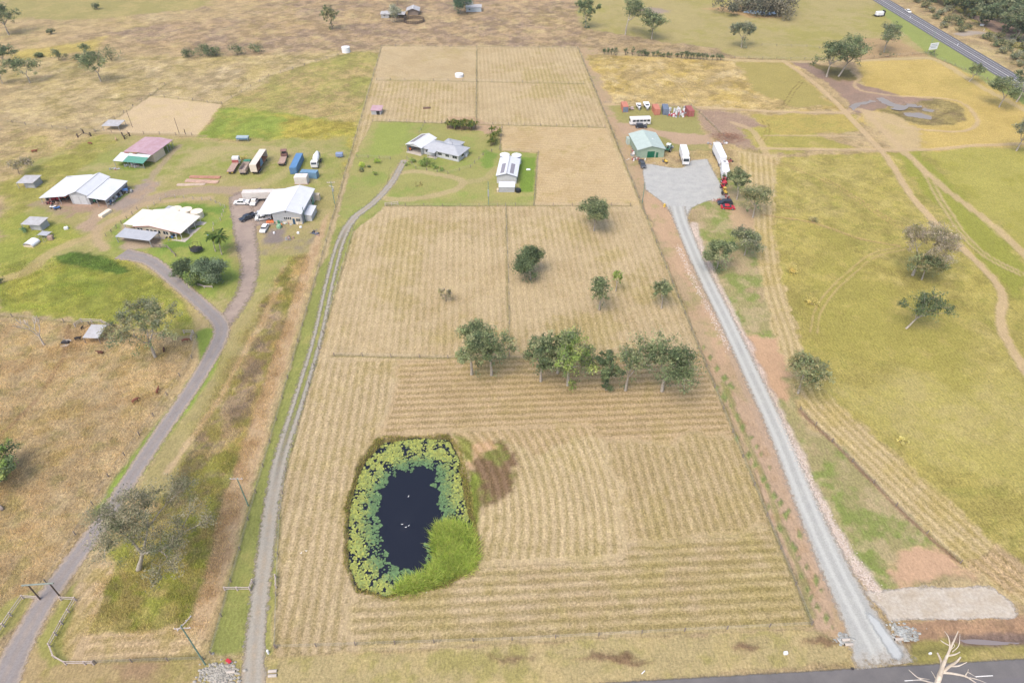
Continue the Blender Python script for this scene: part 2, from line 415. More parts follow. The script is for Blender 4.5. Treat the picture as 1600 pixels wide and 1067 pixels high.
region([(1290, 350), (1420, 470), (1540, 500), (1500, 600), (1330, 560), (1250, 470)], (180, 170, 88), .6, 6, 10, [(NM2, .56, .66, (196, 176, 106), .6)])
region([(1450, 232), (1620, 230), (1620, 420), (1560, 350), (1500, 300)], (184, 176, 92), .5, 3, 4, [(NMID, .52, .64, (164, 160, 66), .6)])
region([(1400, 240), (1440, 238), (1560, 360), (1620, 440), (1600, 470), (1490, 360)], (164, 164, 74), .5, 2, 3)
# --- north-east
region([(905, -60), (1400, -60), (1390, 10), (1500, 95), (1340, 92), (1240, 98), (1100, 82), (940, 72), (905, 40)], (184, 170, 114), .3, 3, 5,
       [(NMID, .52, .64, (168, 160, 90), .6), (NB2, .52, .62, (170, 164, 86), .7)])
region([(905, 45), (1010, 62), (1120, 75), (1140, 88), (940, 84)], (190, 166, 126), .8, 2, 4, [(NM2, .5, .6, (166, 146, 118), .7)])
region([(1300, 85), (1345, 60), (1400, 60), (1450, 90), (1340, 94)], (190, 162, 118), .4, 2, 3)
m = region([(1338, 96), (1470, 93), (1565, 140), (1640, 170), (1640, 228), (1430, 236), (1340, 190), (1355, 140)], (212, 186, 110), .5, 1.5, 2.5,
       [(NMID, .52, .64, (196, 172, 96), .7), (NBIG, .56, .66, (184, 168, 92), .6)])
region([(1376, 0), (1392, 4), (1480, 62), (1570, 126), (1640, 170), (1640, 190), (1545, 130), (1450, 85), (1400, 42), (1378, 20)], (158, 168, 92), .15, 1.2, 1.2)
region([(1420, -60), (1440, -20), (1640, 110), (1640, -60)], (184, 176, 92), .9, 1.5, 3, [(NM2, .5, .6, (160, 160, 72), .8), (NMID, .56, .66, (194, 166, 122), .7)])
region([(1450, -60), (1520, -20), (1545, 20), (1640, 70), (1640, -60)], (92, 100, 58), .9, 4, 5)
region([(1510, 22), (1560, 30), (1640, 60), (1640, 72), (1560, 55)], (176, 150, 130), .1, 1.5, 2)
track([(1500, 54), (1530, 52), (1570, 60), (1640, 72)], 6.5, (184, 172, 160), .9, 1.5, 1)
region([(1095, 15), (1140, 10), (1215, 12), (1218, 28), (1170, 28), (1140, 20)], (196, 166, 118), .1, 2, 3)
region([(990, 14), (1020, 12), (1050, 18), (1020, 24)], (176, 158, 140), .1, 2, 3)
# earth works round the muddy dam
region([(1232, 96), (1272, 97), (1300, 108), (1345, 132), (1410, 150), (1475, 156), (1486, 170), (1440, 176), (1395, 168), (1345, 178), (1322, 172), (1330, 160), (1288, 125)], (162, 138, 120), .2, 1.2, 1.5, [(NM2, .52, .62, (170, 142, 122), .8)])
region([(1262, 98), (1330, 110), (1340, 125), (1310, 128)], (138, 126, 78), .7, 1.5, 2)
region([(1370, 172), (1420, 160), (1470, 154), (1508, 172), (1512, 188), (1490, 198), (1430, 194), (1385, 182)], (168, 152, 98), .8, 1.5, 2, [(NM2, .5, .6, (148, 128, 92), .7)])
region([(1345, 172), (1400, 180), (1440, 205), (1440, 236), (1400, 236), (1350, 195)], (206, 182, 134), .2, 2, 3, [(NM2, .55, .66, (186, 170, 110), .6)])
TR = (208, 182, 140)
track([(1224, 96), (1262, 122), (1300, 155), (1322, 178), (1350, 208), (1385, 245), (1420, 300), (1455, 342), (1500, 385), (1538, 420), (1566, 456), (1564, 490), (1572, 530), (1610, 590)], 2.6, TR)
track([(1322, 176), (1345, 172), (1390, 215), (1420, 242), (1470, 290), (1530, 335), (1610, 405)], 3.0, TR, .8)
track([(1405, 235), (1440, 262), (1480, 330), (1510, 372), (1545, 402), (1600, 430)], .9, TR, .7, .5, .5, .2, True, True)
track([(945, 163), (1050, 166), (1200, 174), (1318, 177)], 2.6, TR, .8)
track([(1190, 232), (1290, 234), (1440, 234), (1520, 228), (1620, 224)], 2.4, TR, .8)
track([(1195, 212), (1270, 212), (1345, 214)], 1.6, TR, .6)
track([(940, 84), (1100, 92), (1235, 97), (1340, 95), (1420, 92), (1462, 94), (1520, 128), (1600, 172), (1660, 200)], 3.4, (206, 184, 136), .8)
track([(1330, 112), (1344, 122), (1335, 132), (1350, 143), (1400, 150), (1460, 153), (1500, 160), (1524, 180), (1526, 195), (1505, 205), (1450, 204), (1400, 195), (1350, 172)], 1.7, TR, .8)
track([(1145, 192), (1175, 205), (1192, 228), (1200, 245)], 2.8, TR, .7)
track([(1200, 250), (1290, 282), (1400, 350), (1430, 355)], .45, (186, 156, 104), .8, .4, .4, .2, True, True)
track([(1190, 336), (1270, 348), (1340, 372), (1405, 385)], .8, (196, 162, 118), .8)
track([(1410, 388), (1360, 402), (1310, 445), (1280, 480), (1272, 520)], .5, (200, 176, 120), .8, .4, .4, .2, True, True)
track([(1252, 128), (1238, 145), (1226, 165)], .4, (130, 112, 64), .8, .4, .3, .2, True, True)
track([(1195, 188), (1200, 205), (1190, 220)], .4, (140, 120, 60), .7, .4, .3, .2, True, True)
track([(1018, 100), (1060, 132), (1080, 160)], .6, (200, 176, 128), .7, .5, .4, .3, True, True)
track([(1120, 520), (1150, 610), (1215, 760), (1290, 960)], .5, (176, 142, 112), .0)
for o in (0, 2.4, 4.6, 6.8, 9.2):
    pass
# tracks and worn paths west
track([(540, 86), (480, 105), (420, 140), (360, 165), (345, 172)], .5, (168, 160, 96), .8, .5, .4, .3, True, True)
track([(580, 84), (590, 95), (575, 140), (560, 170), (500, 185)], 1.0, (160, 158, 90), .7)
track([(0, 486), (60, 470), (160, 400), (190, 350), (205, 335)], 0.1, (200, 180, 130), .0)
track([(-10, 440), (40, 425), (90, 390), (150, 365), (200, 335)], 4.0, (194, 172, 124), .75, 1.5, 1.5)
track([(200, 330), (240, 310), (280, 300), (330, 296), (380, 300)], 5.0, (180, 158, 134), .85, 1.5, 1.5)
track([(165, 388), (152, 370), (160, 352), (200, 335), (232, 318), (330, 308)], 3.0, (196, 172, 134), .85, 1.2, 1.2)
track([(232, 285), (250, 262), (268, 240), (282, 228)], 2.6, (182, 162, 134), .8, 1, 1)
track([(282, 262), (330, 235), (420, 232), (450, 240), (448, 262), (400, 290), (380, 298)], 4.5, (192, 174, 126), .6, 3, 3)
track([(0, 192), (100, 202), (160, 208), (240, 210), (320, 213)], 2.0, (180, 162, 118), .7)
track([(205, 398), (250, 425), (300, 480), (318, 515), (316, 545), (280, 610)], 3.2, (206, 178, 132), .6, 1.5, 1.5)
track([(322, 520), (328, 560), (300, 610), (250, 680), (200, 745), (168, 795)], 5.0, (140, 162, 70), .95, 1.2, .8)
track([(392, 470), (382, 520), (330, 620), (275, 700), (240, 765)], 7.0, (172, 162, 104), .75, 2, 1.5)
track([(440, 450), (385, 545), (330, 640), (262, 740)], 1.5, (212, 184, 146), .7, 1, 1)
track([(108, 508), (98, 560), (60, 620), (0, 680)], 1.1, (168, 136, 100), .7, .6, .6, .8)
track([(240, 775), (205, 810), (165, 860), (130, 900)], 4.0, (198, 172, 132), .0)

# ------------- the mown lot (u across, v along, metres from its near left corner)
LA = radians(3.2); OX, OY = at(322, 1030)[:2]
U = (X - OX) * cos(LA) + (Y - OY) * sin(LA); V = -(X - OX) * sin(LA) + (Y - OY) * cos(LA)
def lot(u, v): return (OX + u * cos(LA) - v * sin(LA), OY + u * sin(LA) + v * cos(LA))
def uv_of(px, py):
    x, y, _ = at(px, py)
    return ((x - OX) * cos(LA) + (y - OY) * sin(LA), -(x - OX) * sin(LA) + (y - OY) * cos(LA))
LOT = [(322, 1030), (1270, 980), (902, 74), (596, 72)]
mL = mask_poly(LOT, .5, .3)
paint(mL, (208, 186, 145), 1, .45)
paint(mL * sstep(.5, .62, NMID), (196, 173, 130), .6)
paint(mL * sstep(.52, .64, NB2), (192, 174, 112), .5)
paint(mL * sstep(.54, .68, NBIG), (214, 192, 152), .5)
vb = uv_of(700, 560)[1]      # row fence
vt = uv_of(790, 322)[1]      # house yard front fence
low = mL * (V < vb); mid = mL * ((V >= vb) & (V < vt)); up = mL * (V >= vt)
SF[:] = U; SS[:] = 0
SS[:] = np.where(mL > .5, .75, 0)
SS[:] *= np.where((mL > .5) & (V >= vb), .55 + .6 * sstep(.40, .6, NB2), 1)
pc = uv_of(640, 800)
un, vn = U + W1 * 5, V + W2 * 5
v1 = uv_of(900, 690)[1]; v2 = uv_of(900, 845)[1]; u_left = uv_of(560, 800)[0] - 4
topz = (V > v1 + W1 * 10) & (V < vb) & (un > 26)
botz = (V < v2 + W2 * 6) & (un > 24)
f = np.where(topz, V * 1.0, np.where(botz, V * 1.0 , U))
dp = np.sqrt(((U - pc[0]) / 15.5) ** 2 + ((V - pc[1]) / 22.0) ** 2)
ringz = (dp < 2.75 + W1 * .5) & (un > pc[0] - 2) & (V > v2 - 4) & (V < v1 + 5)
f = np.where(ringz, dp * 17.0, f)
SF[:] = np.where((V < vb) & (mL > .4), f, SF)
SS[:] = np.where((V < vb) & (mL > .5), np.where(topz, 1.2, np.where(botz, 1.15, .95)), SS)
paint(low * ringz, (216, 194, 150), .75)
paint(low * (~topz & ~botz & ~ringz & (un > 55)), (198, 176, 130), .5)
paint(low * topz, (202, 175, 133), .6); paint(low * botz * sstep(.45, .6, NM2), (194, 176, 124), .5)
paint(low * sstep(.55, .66, NM2), (176, 160, 98), .35)
# pond surroundings
region([(735, 690), (790, 690), (815, 720), (790, 770), (745, 800), (735, 760)], (146, 120, 92), .4, 1.2, 2, [(NM2, .5, .6, (140, 148, 72), .8)])
region([(725, 690), (770, 684), (780, 700), (740, 712), (735, 730), (722, 722)], (208, 174, 134), .05, 1, 1.5)
region([(705, 680), (735, 690), (735, 720), (715, 715)], (160, 160, 84), .5, 1, 1.5)
region([(735, 735), (750, 740), (742, 860), (730, 800)], (146, 158, 70), .6, 1, 1.5)
region([(590, 684), (700, 680), (735, 760), (745, 880), (700, 915), (600, 932), (560, 925), (538, 860), (540, 790), (560, 720)], (134, 122, 80), .6, .5, .8)
# lane strip
ml = region([(326, 1026), (428, 1020), (432, 930), (436, 830), (446, 740), (478, 620), (505, 520), (530, 425), (552, 360), (600, 326), (560, 325), (528, 340), (482, 480), (440, 620), (380, 830)], (156, 160, 88), .35, .6, .8,
       [(NM2, .52, .64, (176, 168, 100), .7)]); SS *= (1 - ml)
# lawn
ml = region([(583, 190), (745, 195), (783, 197), (783, 235), (840, 238), (835, 322), (604, 322), (552, 352), (528, 335), (556, 240)], (168, 166, 98), .2, .6, .8,
       [(NMID, .5, .62, (150, 164, 82), .8), (NB2, .54, .66, (192, 176, 118), .6)]); SS *= (1 - ml)
region([(812, 245), (838, 246), (833, 300), (812, 300)], (132, 158, 64), .2, .5, .6)
region([(755, 232), (776, 240), (772, 262), (757, 262)], (134, 158, 72), .3, 1, 1.5)
region([(590, 194), (635, 194), (628, 240), (575, 250)], (158, 168, 86), .2, 1, 2)
region([(700, 182), (745, 184), (782, 200), (770, 212), (745, 204), (700, 202)], (194, 166, 132), .2, 1, 1.5)
track([(632, 252), (612, 282), (598, 308), (640, 312), (700, 300), (722, 286), (700, 276), (650, 268), (625, 270)], 3.2, (196, 176, 132), .75, 1.2, 1)
track([(722, 286), (760, 278), (776, 262)], 3.0, (190, 174, 126), .6, 1.2, 1)
region([(780, 197), (945, 200), (1000, 322), (835, 322), (842, 240), (784, 235)], (212, 187, 143), .3, .5, .5, [(NMID, .5, .6, (196, 170, 122), .6), (NM2, .6, .7, (176, 162, 100), .5)])
mq = mask_poly([(780, 197), (945, 200), (1000, 322), (835, 322), (842, 240), (784, 235)], 1, .5); SF[:] = np.where(mq > .5, V + 3 * np.sin(U * .08), SF); SS[:] = np.where(mq > .5, .35, SS)
mq = mask_poly([(598, 75), (744, 77), (742, 128), (588, 126)], 1, .5); SF[:] = np.where(mq > .5, V, SF); SS[:] = np.where(mq > .5, .3, SS)
# perimeter and paddock wear
HEDGE = (148, 140, 88)
FL = dict(a=.55, soft=.5, warp=.25, tuft=1.0, smooth=False)
for pts, w in (([(588, 126), (745, 128), (912, 132)], 1.1), ([(582, 190), (745, 195), (945, 200)], 1.0), ([(745, 78), (744, 195)], 1.0), ([(520, 556), (700, 560), (1080, 562)], .9),
               ([(840, 238), (834, 322)], .6), ([(834, 322), (985, 322)], .8), ([(784, 198), (781, 236), (840, 239)], .6), ([(790, 325), (795, 557)], .7), ([(605, 323), (834, 322)], .5),
               ([(903, 76), (1268, 975)], .9), ([(596, 74), (325, 1025)], .6), ([(596, 72), (902, 75)], .9), ([(430, 1012), (432, 930), (436, 820), (446, 740), (505, 520), (552, 362)], .5),
               ([(347, 163), (420, 120), (560, 80)], .8), ([(150, 206), (235, 150), (260, 132)], 1.0), ([(235, 150), (347, 163)], 1.0), ([(0, 494), (100, 503), (275, 524)], .5), ([(165, 1034), (320, 1028)], .8),
               ([(1130, 212), (1085, 168)], .6), ([(962, 162), (1085, 168)], 1.0), ([(610, 262), (600, 300), (560, 322)], .1)):
    track(pts, w, HEDGE, **FL)
for pts, w in (([(1232, 96), (1345, 94)], 1.2), ([(1040, 88), (1235, 94)], 1.2), ([(1345, 94), (1445, 84), (1560, 132), (1640, 172)], 1.2)):
    track(pts, w, (166, 138, 108), **FL)
track([(1250, 640), (1300, 690), (1360, 750), (1430, 820), (1500, 880)], 1.0, (160, 128, 104), .85, .5, .4, .6)
# windrow strip direction
sp = np.array(smooth_path(wpoly([(1190, 240), (1196, 330), (1205, 430), (1240, 540), (1262, 620), (1380, 740), (1500, 850), (1620, 950)])))
dmin = np.full(NV, 1e9)
selS = np.nonzero(STRIP_M > .02)[0]
dS = np.full(len(selS), 1e9)
for i in range(len(sp) - 1):
    ax, ay = sp[i]; bx, by = sp[i + 1]; ex, ey = bx - ax, by - ay; L = hypot(ex, ey)
    t = ((X[selS] - ax) * ex + (Y[selS] - ay) * ey) / (L * L); tc = np.clip(t, 0, 1)
    dd = np.hypot(X[selS] - ax - tc * ex, Y[selS] - ay - tc * ey) * np.sign((X[selS] - ax) * ey - (Y[selS] - ay) * ex)
    dS = np.where(np.abs(dd) < np.abs(dS), dd, dS)
SF[selS] = dS; SS[selS] = np.where(STRIP_M[selS] > .5, .95, SS[selS])
SS *= np.where(mask_poly([(1085, 172), (1165, 176), (1215, 212), (1160, 240)], 1, 1) > .5, 0, 1)
mq = mask_poly([(75, 1005), (92, 945), (130, 905), (168, 868), (180, 880), (138, 988), (312, 982), (312, 1024), (165, 1032), (100, 1030)], .5, .3)
bl = np.array(wpoly([(138, 990), (312, 984)]))
SF[:] = np.where(mq > .5, np.where(X > at(140, 985)[0], Y - X * .05, X * .86 - Y * .5), SF); SS[:] = np.where(mq > .5, .8, SS)
mq = mask_poly([(360, 1035), (1270, 985), (1270, 1012), (900, 1048), (400, 1067)], .5, .3)
# verge of the near road
region([(325, 1033), (1275, 984), (1330, 1012), (1335, 1036), (900, 1070), (300, 1200), (250, 1200)], (196, 178, 128), .45, .6, .8,
       [(NM2, .5, .6, (164, 158, 84), .6), (NFIN, .55, .66, (204, 182, 132), .6)])
for c, r1, r2 in (((960, 1030), 60, 7), ((1165, 1018), 26, 9), ((980, 1025), 20, 6), ((1290, 1005), 34, 9), ((800, 1028), 40, 4)):
    region([(c[0] - r1, c[1]), (c[0], c[1] - r2), (c[0] + r1, c[1]), (c[0], c[1] + r2)], (158, 130, 100), .8, .9, 1.6)
region([(1400, 970), (1590, 965), (1640, 975), (1640, 1000), (1400, 1002)], (186, 152, 120), .4, .8, 1.2, [(NFIN, .5, .6, (160, 130, 104), .7)])
region([(1420, 1000), (1640, 990), (1640, 1030), (1420, 1036)], (168, 158, 92), .4, .6, .8, [(NM2, .5, .6, (192, 172, 116), .7)])
region([(1480, 990), (1600, 985), (1640, 998), (1560, 1010), (1490, 1006)], (146, 124, 110), .5, .6, .8)
region([(1500, 895), (1545, 905), (1640, 960), (1640, 900), (1560, 850)], (212, 184, 140), .8, .8, 1.5)
# soil beside gravel drive, pale spoil
track([(1082, 350), (1108, 420), (1156, 520), (1204, 620), (1240, 700), (1276, 780), (1322, 860), (1378, 935)], 3.0, (226, 206, 190), .9, 1.2, 1.0, .6)
track([(1060, 340), (1085, 430), (1130, 520), (1180, 640), (1240, 780), (1300, 930)], 2.0, (190, 166, 142), .7, .8, .8)
track([(1130, 600), (1180, 720), (1240, 870), (1270, 960)], 1.3, (140, 150, 72), .5, .8, 1.0, .8)
for k_ in range(46):
    _t = ((k_ * 37) % 46) / 46; _x = 1110 + 190 * _t + ((k_ * 13) % 7 - 3) * 3.2; _y = 560 + 420 * _t + ((k_ * 29) % 11 - 5) * 3
    _r = 2.2 + (k_ % 4) * .9
    region([(_x - _r, _y), (_x, _y - _r * 1.6), (_x + _r, _y), (_x, _y + _r * 1.6)], (146, 158, 92), .7, .5, .8)

# where two mowing directions meet the rows simply stop
_G = SF.reshape(NY, NX); _sx = np.abs(np.diff(_G, axis=1)) > 1.35 * np.diff(gx)[None, :] + .05; _sy = np.abs(np.diff(_G, axis=0)) > 1.35 * np.diff(gy)[:, None] + .05
_bad = np.zeros((NY, NX), bool); _bad[:, 1:] |= _sx; _bad[:, :-1] |= _sx; _bad[1:] |= _sy; _bad[:-1] |= _sy
_b2 = _bad.copy()
_b2[:, 1:] |= _bad[:, :-1]; _b2[:, :-1] |= _bad[:, 1:]; _b2[1:] |= _bad[:-1]; _b2[:-1] |= _bad[1:]
SS = np.where(_b2.ravel(), 0, SS)
# relief: tufts, the pond basin, roadside ditch
POND = [(600, 690), (655, 683), (700, 686), (716, 715), (722, 760), (730, 800), (742, 850), (738, 880), (705, 900), (650, 918), (600, 928), (562, 918), (546, 885), (542, 840), (548, 790), (560, 745), (575, 715)]
mp = mask_poly(POND, 1.2, .6)
Z += TF * .30 * (fbm(X, Y, 1.6, 3, 11) - .5) + .25 * (NB2 - .5)
Z = Z * (1 - mp) - 1.1 * mp
tr_ditch = mask_line([(1400, 1005), (1480, 998), (1640, 990)], 3.0, 2.0, .5); Z -= .5 * tr_ditch
DAMP = [(1385, 170), (1420, 163), (1470, 165), (1482, 175), (1455, 185), (1410, 180)]
md = mask_poly(DAMP, 2.5, 1.0); Z -= .9 * md
DAMW = [[(1370, 154), (1385, 152), (1402, 161), (1416, 163), (1408, 169), (1390, 166)], [(1414, 171), (1440, 172), (1458, 180), (1448, 184), (1425, 179)],
        [(1440, 162), (1456, 166), (1463, 171), (1446, 169)], [(1326, 164), (1345, 159), (1362, 155), (1371, 158), (1348, 165), (1332, 172)], [(1413, 159), (1432, 159), (1438, 165), (1420, 164)]]
DAMZ = []
for pl in DAMW:
    m_ = mask_poly(pl, 2.6, 2.0); lv = float(np.sum(Z * m_) / (np.sum(m_) + 1e-6)); DAMZ.append(lv - .36)
    Z[:] = Z * (1 - m_) + (lv - .62) * m_; paint(mask_poly(pl, 3.0, 2.5), (160, 140, 126), .8, .2)
# hard-surfaced places are graded flat
HARD = []
def grade(m): Z[:] = Z * (1 - m) - .10 * m

# road courses (photo pixels -> world), used for both grading and paving
def ribbon_world(pts, k=10): return np.array(smooth_path(wpoly(pts), k))
ROADS = {
 'gravel_drive': ([(1058, 322), (1066, 350), (1092, 412), (1135, 500), (1178, 592), (1218, 680), (1262, 790), (1302, 880), (1350, 975), (1385, 1040)], [5.2, 4.6, 4.2, 4.2, 4.3, 4.4, 4.8, 5.6, 7.0, 11.0]),
 'west_driveway': ([(190, 396), (235, 408), (280, 445), (322, 482), (345, 508), (338, 540), (300, 605), (255, 670), (205, 745), (165, 808), (120, 868), (75, 930), (35, 1000), (5, 1062), (-20, 1110)], [6, 4.4, 3.9, 3.9, 4.1, 4.1, 3.8, 3.7, 3.7, 3.8, 3.9, 4.0, 4.4, 5.6, 6.6]),
 'workshop_driveway': ([(372, 305), (378, 335), (384, 370), (390, 410), (385, 450), (368, 480), (345, 512)], [6, 7, 6.5, 5, 4.4, 4.4, 4.2]),
 'lot_lane': ([(632, 250), (612, 285), (585, 315), (552, 342), (532, 378), (515, 440), (495, 530), (468, 620), (440, 710), (424, 790), (415, 860), (406, 930), (398, 1010), (394, 1080)], [2.2, 2.3, 2.4, 2.6, 2.8, 2.8, 2.8, 2.9, 3.0, 3.1, 3.2, 3.2, 3.4, 4.6]),
}
for k_, (pts, w) in ROADS.items():
    P = ribbon_world(pts)
    grade(mask_line(P, max(w) * .9 + 1.0 if k_ != 'lot_lane' else 4.2, 1.5, .1, True))
YARD = [(1004, 254), (1050, 262), (1066, 262), (1080, 250), (1106, 248), (1112, 262), (1128, 290), (1132, 308), (1100, 316), (1080, 325), (1070, 345), (1056, 345), (1040, 320), (1008, 296), (1004, 272)]
PAD = [(1348, 924), (1385, 921), (1420, 916), (1470, 917), (1530, 915), (1552, 917), (1562, 925), (1578, 938), (1588, 952), (1591, 962), (1575, 967), (1545, 965), (1500, 968), (1440, 967), (1390, 970), (1378, 950)]
grade(mask_poly([(368, 302), (395, 296), (408, 292), (428, 330), (434, 352), (405, 352), (385, 358), (370, 330)], 1, .1)); grade(mask_poly(YARD, 1, .1)); grade(mask_poly(PAD, 1, .1))
grade(mask_poly([(1300, 1030), (1420, 1020), (1420, 1060), (1300, 1060)], 1, .1))
rb = [at(700, 1082), at(1640, 1028)]
rdir = np.array(rb[1][:2]) - np.array(rb[0][:2]); rdir /= np.linalg.norm(rdir)
rp0 = np.array(at(1300, 1046)[:2]); rnrm = np.array((-rdir[1], rdir[0]))
sdr = (X - rp0[0]) * rnrm[0] + (Y - rp0[1]) * rnrm[1]
grade(((sdr < 1.0) & (sdr > -12)).astype(np.float32))
HW = [(1340, -30), (1384, 0), (1437, 38), (1500, 74), (1545, 97), (1600, 126), (1680, 168)]
hwp = np.array(wpoly(HW)); hd = hwp[-1] - hwp[0]; hd /= np.linalg.norm(hd); hn = np.array((-hd[1], hd[0])); h0 = hwp[3]
sdh = (X - h0[0]) * hn[0] + (Y - h0[1]) * hn[1]
grade((np.abs(sdh) < 8.0).astype(np.float32))
Zg = Z.reshape(NY, NX)

_cl = fbm(X, Y, 4.2, 6, 41, .74); _c2 = fbm(X, Y, 14, 5, 42, .7)
_k = np.clip((TF - .52) / .4, 0, .72) * np.where(Y > 150, .9, .5); _k = np.where(mL > .5, _k * .35, _k)
C *= (1 + _k * (.30 * sstep(.50, .60, _cl) - .30 * sstep(.50, .40, _cl) - .14 * sstep(.5, .4, _c2)))[:, None]
C[:, 2] *= 1 - .10 * _k * sstep(.50, .60, _c2)
# overall vertex-level mottling of the living cover itself
C *= (0.93 + .14 * NFIN[:, None] + .10 * (NM2[:, None] - .5) * 2)
quad = (np.arange(NY - 1)[:, None] * NX + np.arange(NX - 1)[None, :]).ravel()
F = np.stack([quad, quad + 1, quad + NX + 1, quad + NX], 1)
gm, gn, gp = newmat("grassland")
def N(t, **kw):
    n = gn.nodes.new(t)
    for k, v in kw.items(): setattr(n, k, v)
    return n
lk = gn.links.new
pos = N("ShaderNodeNewGeometry").outputs["Position"]
ac = N("ShaderNodeAttribute", attribute_name="gcol").outputs["Color"]
fxn = N("ShaderNodeAttribute", attribute_name="gfx"); sep = N("ShaderNodeSeparateXYZ"); lk(fxn.outputs["Vector"], sep.inputs[0])
def noise(scale, detail=5, rough=.6, vec=None):
    n = N("ShaderNodeTexNoise"); n.inputs["Scale"].default_value = scale; n.inputs["Detail"].default_value = detail; n.inputs["Roughness"].default_value = rough
    lk(vec if vec else pos, n.inputs["Vector"]); return n.outputs[0]
def math_(op, a, b=None, c=None):
    n = N("ShaderNodeMath", operation=op)
    for i, x in enumerate((a, b, c)):
        if x is None: continue
        if isinstance(x, (int, float)): n.inputs[i].default_value = x
        else: lk(x, n.inputs[i])
    return n.outputs[0]
def mrange(x, a, b, c, d):
    n = N("ShaderNodeMapRange"); lk(x, n.inputs[0])
    for i, v in enumerate((a, b, c, d)):
        if isinstance(v, (int, float)): n.inputs[i + 1].default_value = v
        else: lk(v, n.inputs[i + 1])
    return n.outputs[0]
nF = noise(2.3, 7, .75)
mp_ = N("ShaderNodeMapping"); mp_.inputs["Rotation"].default_value = (0, 0, .5); mp_.inputs["Scale"].default_value = (2.6, .75, 1); lk(pos, mp_.inputs[0])
nS = noise(.9, 5, .65, mp_.outputs[0])
nM = noise(.33, 5, .6)
wob = math_('MULTIPLY', math_('SUBTRACT', noise(.16, 2, .5), .5), .5)
sn = math_('SINE', math_('MULTIPLY', math_('ADD', sep.outputs[0], wob), 2 * pi / 1.95))
sr = math_('ADD', sn, math_('MULTIPLY', math_('SUBTRACT', nF, .5), 6.0))
sr = math_('ADD', sr, math_('MULTIPLY', math_('SUBTRACT', nM, .5), 3.0))
smask = mrange(sr, -1.5, 1.1, 0, 1)
def colscale(col, fac):
    n = N("ShaderNodeVectorMath", operation='SCALE'); lk(col, n.inputs[0]); lk(fac, n.inputs["Scale"]); return n.outputs[0]
def cmix(f, a, b, blend='MIX'):
    n = N("ShaderNodeMix", data_type='RGBA', blend_type=blend)
    lk(f, n.inputs[0]) if not isinstance(f, (int, float)) else setattr(n.inputs[0], 'default_value', f)
    for i, x in ((6, a), (7, b)):
        if isinstance(x, tuple): n.inputs[i].default_value = x
        else: lk(x, n.inputs[i])
    return n.outputs[2]
amp = mrange(sep.outputs[2], 0, 1.3, .20, .62)
lo = math_('SUBTRACT', 1.0, amp); hi = math_('ADD', 1.0, amp)
br = mrange(nF, .30, .70, lo, hi)
br2 = mrange(nS, .30, .70, math_('SUBTRACT', 1.0, math_('MULTIPLY', amp, .6)), math_('ADD', 1.0, math_('MULTIPLY', amp, .6)))
c = colscale(ac, math_('MULTIPLY', br, br2))
# green shoots and bleached straw inside the tufts
nT = noise(.62, 9, .78); nU = noise(.17, 8, .74)
c = cmix(math_('MULTIPLY', mrange(nT, .52, .64, 0, .75), math_('MULTIPLY', sep.outputs[2], mrange(sep.outputs[2], .45, .8, .35, 1))), c, (1.24, 1.20, 1.22, 1), 'MULTIPLY')
c = cmix(math_('MULTIPLY', mrange(nT, .48, .36, 0, .80), math_('MULTIPLY', sep.outputs[2], mrange(sep.outputs[2], .45, .8, .35, 1))), c, (.78, .765, .70, 1), 'MULTIPLY')
c = cmix(math_('MULTIPLY', mrange(nU, .52, .66, 0, .8), sep.outputs[2]), c, (.89, .88, .84, 1), 'MULTIPLY')
gsh = cmix(math_('MULTIPLY', mrange(nM, .54, .68, 0, .5), sep.outputs[2]), c, (.92, 1.0, .76, 1), 'MULTIPLY')
c = gsh
dark = cmix(1.0, c, (.77, .77, .62, 1), 'MULTIPLY'); lite = cmix(1.0, c, (1.12, 1.11, 1.13, 1), 'MULTIPLY')
stripe = cmix(smask, dark, lite)
c = cmix(sep.outputs[1], c, stripe)
lk(c, gp.inputs["Base Color"]); gp.inputs["Roughness"].default_value = .95; gp.inputs["Specular IOR Level"].default_value = .1
bp = N("ShaderNodeBump"); bp.inputs["Strength"].default_value = 1.0; bp.inputs["Distance"].default_value = 1
hgt = math_('ADD', math_('MULTIPLY', nF, math_('MULTIPLY', sep.outputs[2], .36)), math_('MULTIPLY', nT, math_('MULTIPLY', sep.outputs[2], .55))); hgt = math_('ADD', hgt, math_('MULTIPLY', math_('MULTIPLY', smask, sep.outputs[1]), .07))
lk(hgt, bp.inputs["Height"]); lk(bp.outputs[0], gp.inputs["Normal"])
ground = npmesh("ground", np.stack([X, Y, Z], 1), F, gm, None,
                [("gcol", 'FLOAT_COLOR', np.concatenate([C, np.ones((NV, 1), np.float32)], 1)), ("gfx", 'FLOAT_VECTOR', np.stack([SF, SS, TF], 1))], True)
tag(ground, kind="structure")

def ground_z(x, y):
    i = np.clip(np.searchsorted(gx, x) - 1, 0, NX - 2); j = np.clip(np.searchsorted(gy, y) - 1, 0, NY - 2)
    tx = (x - gx[i]) / (gx[i + 1] - gx[i]); ty = (y - gy[j]) / (gy[j + 1] - gy[j])
    return (Zg[j, i] * (1 - tx) + Zg[j, i + 1] * tx) * (1 - ty) + (Zg[j + 1, i] * (1 - tx) + Zg[j + 1, i + 1] * tx) * ty
def gat(px, py):
    x, y, _ = at(px, py)
    return (x, y, float(ground_z(x, y)))

def top_height(bx, by, ty):
    """height of an upright thing whose foot is at pixel (bx,by) and whose top shows at row ty"""
    x, y, _ = at(bx, by); lo_, hi_ = 0.0, 60.0
    for _i in range(40):
        m = (lo_ + hi_) / 2; dz = m - CAM_H
        py = CYP - FPX * (y * sin(PITCH) + dz * cos(PITCH)) / (y * cos(PITCH) - dz * sin(PITCH))
        if py > ty: lo_ = m
        else: hi_ = m
    return lo_

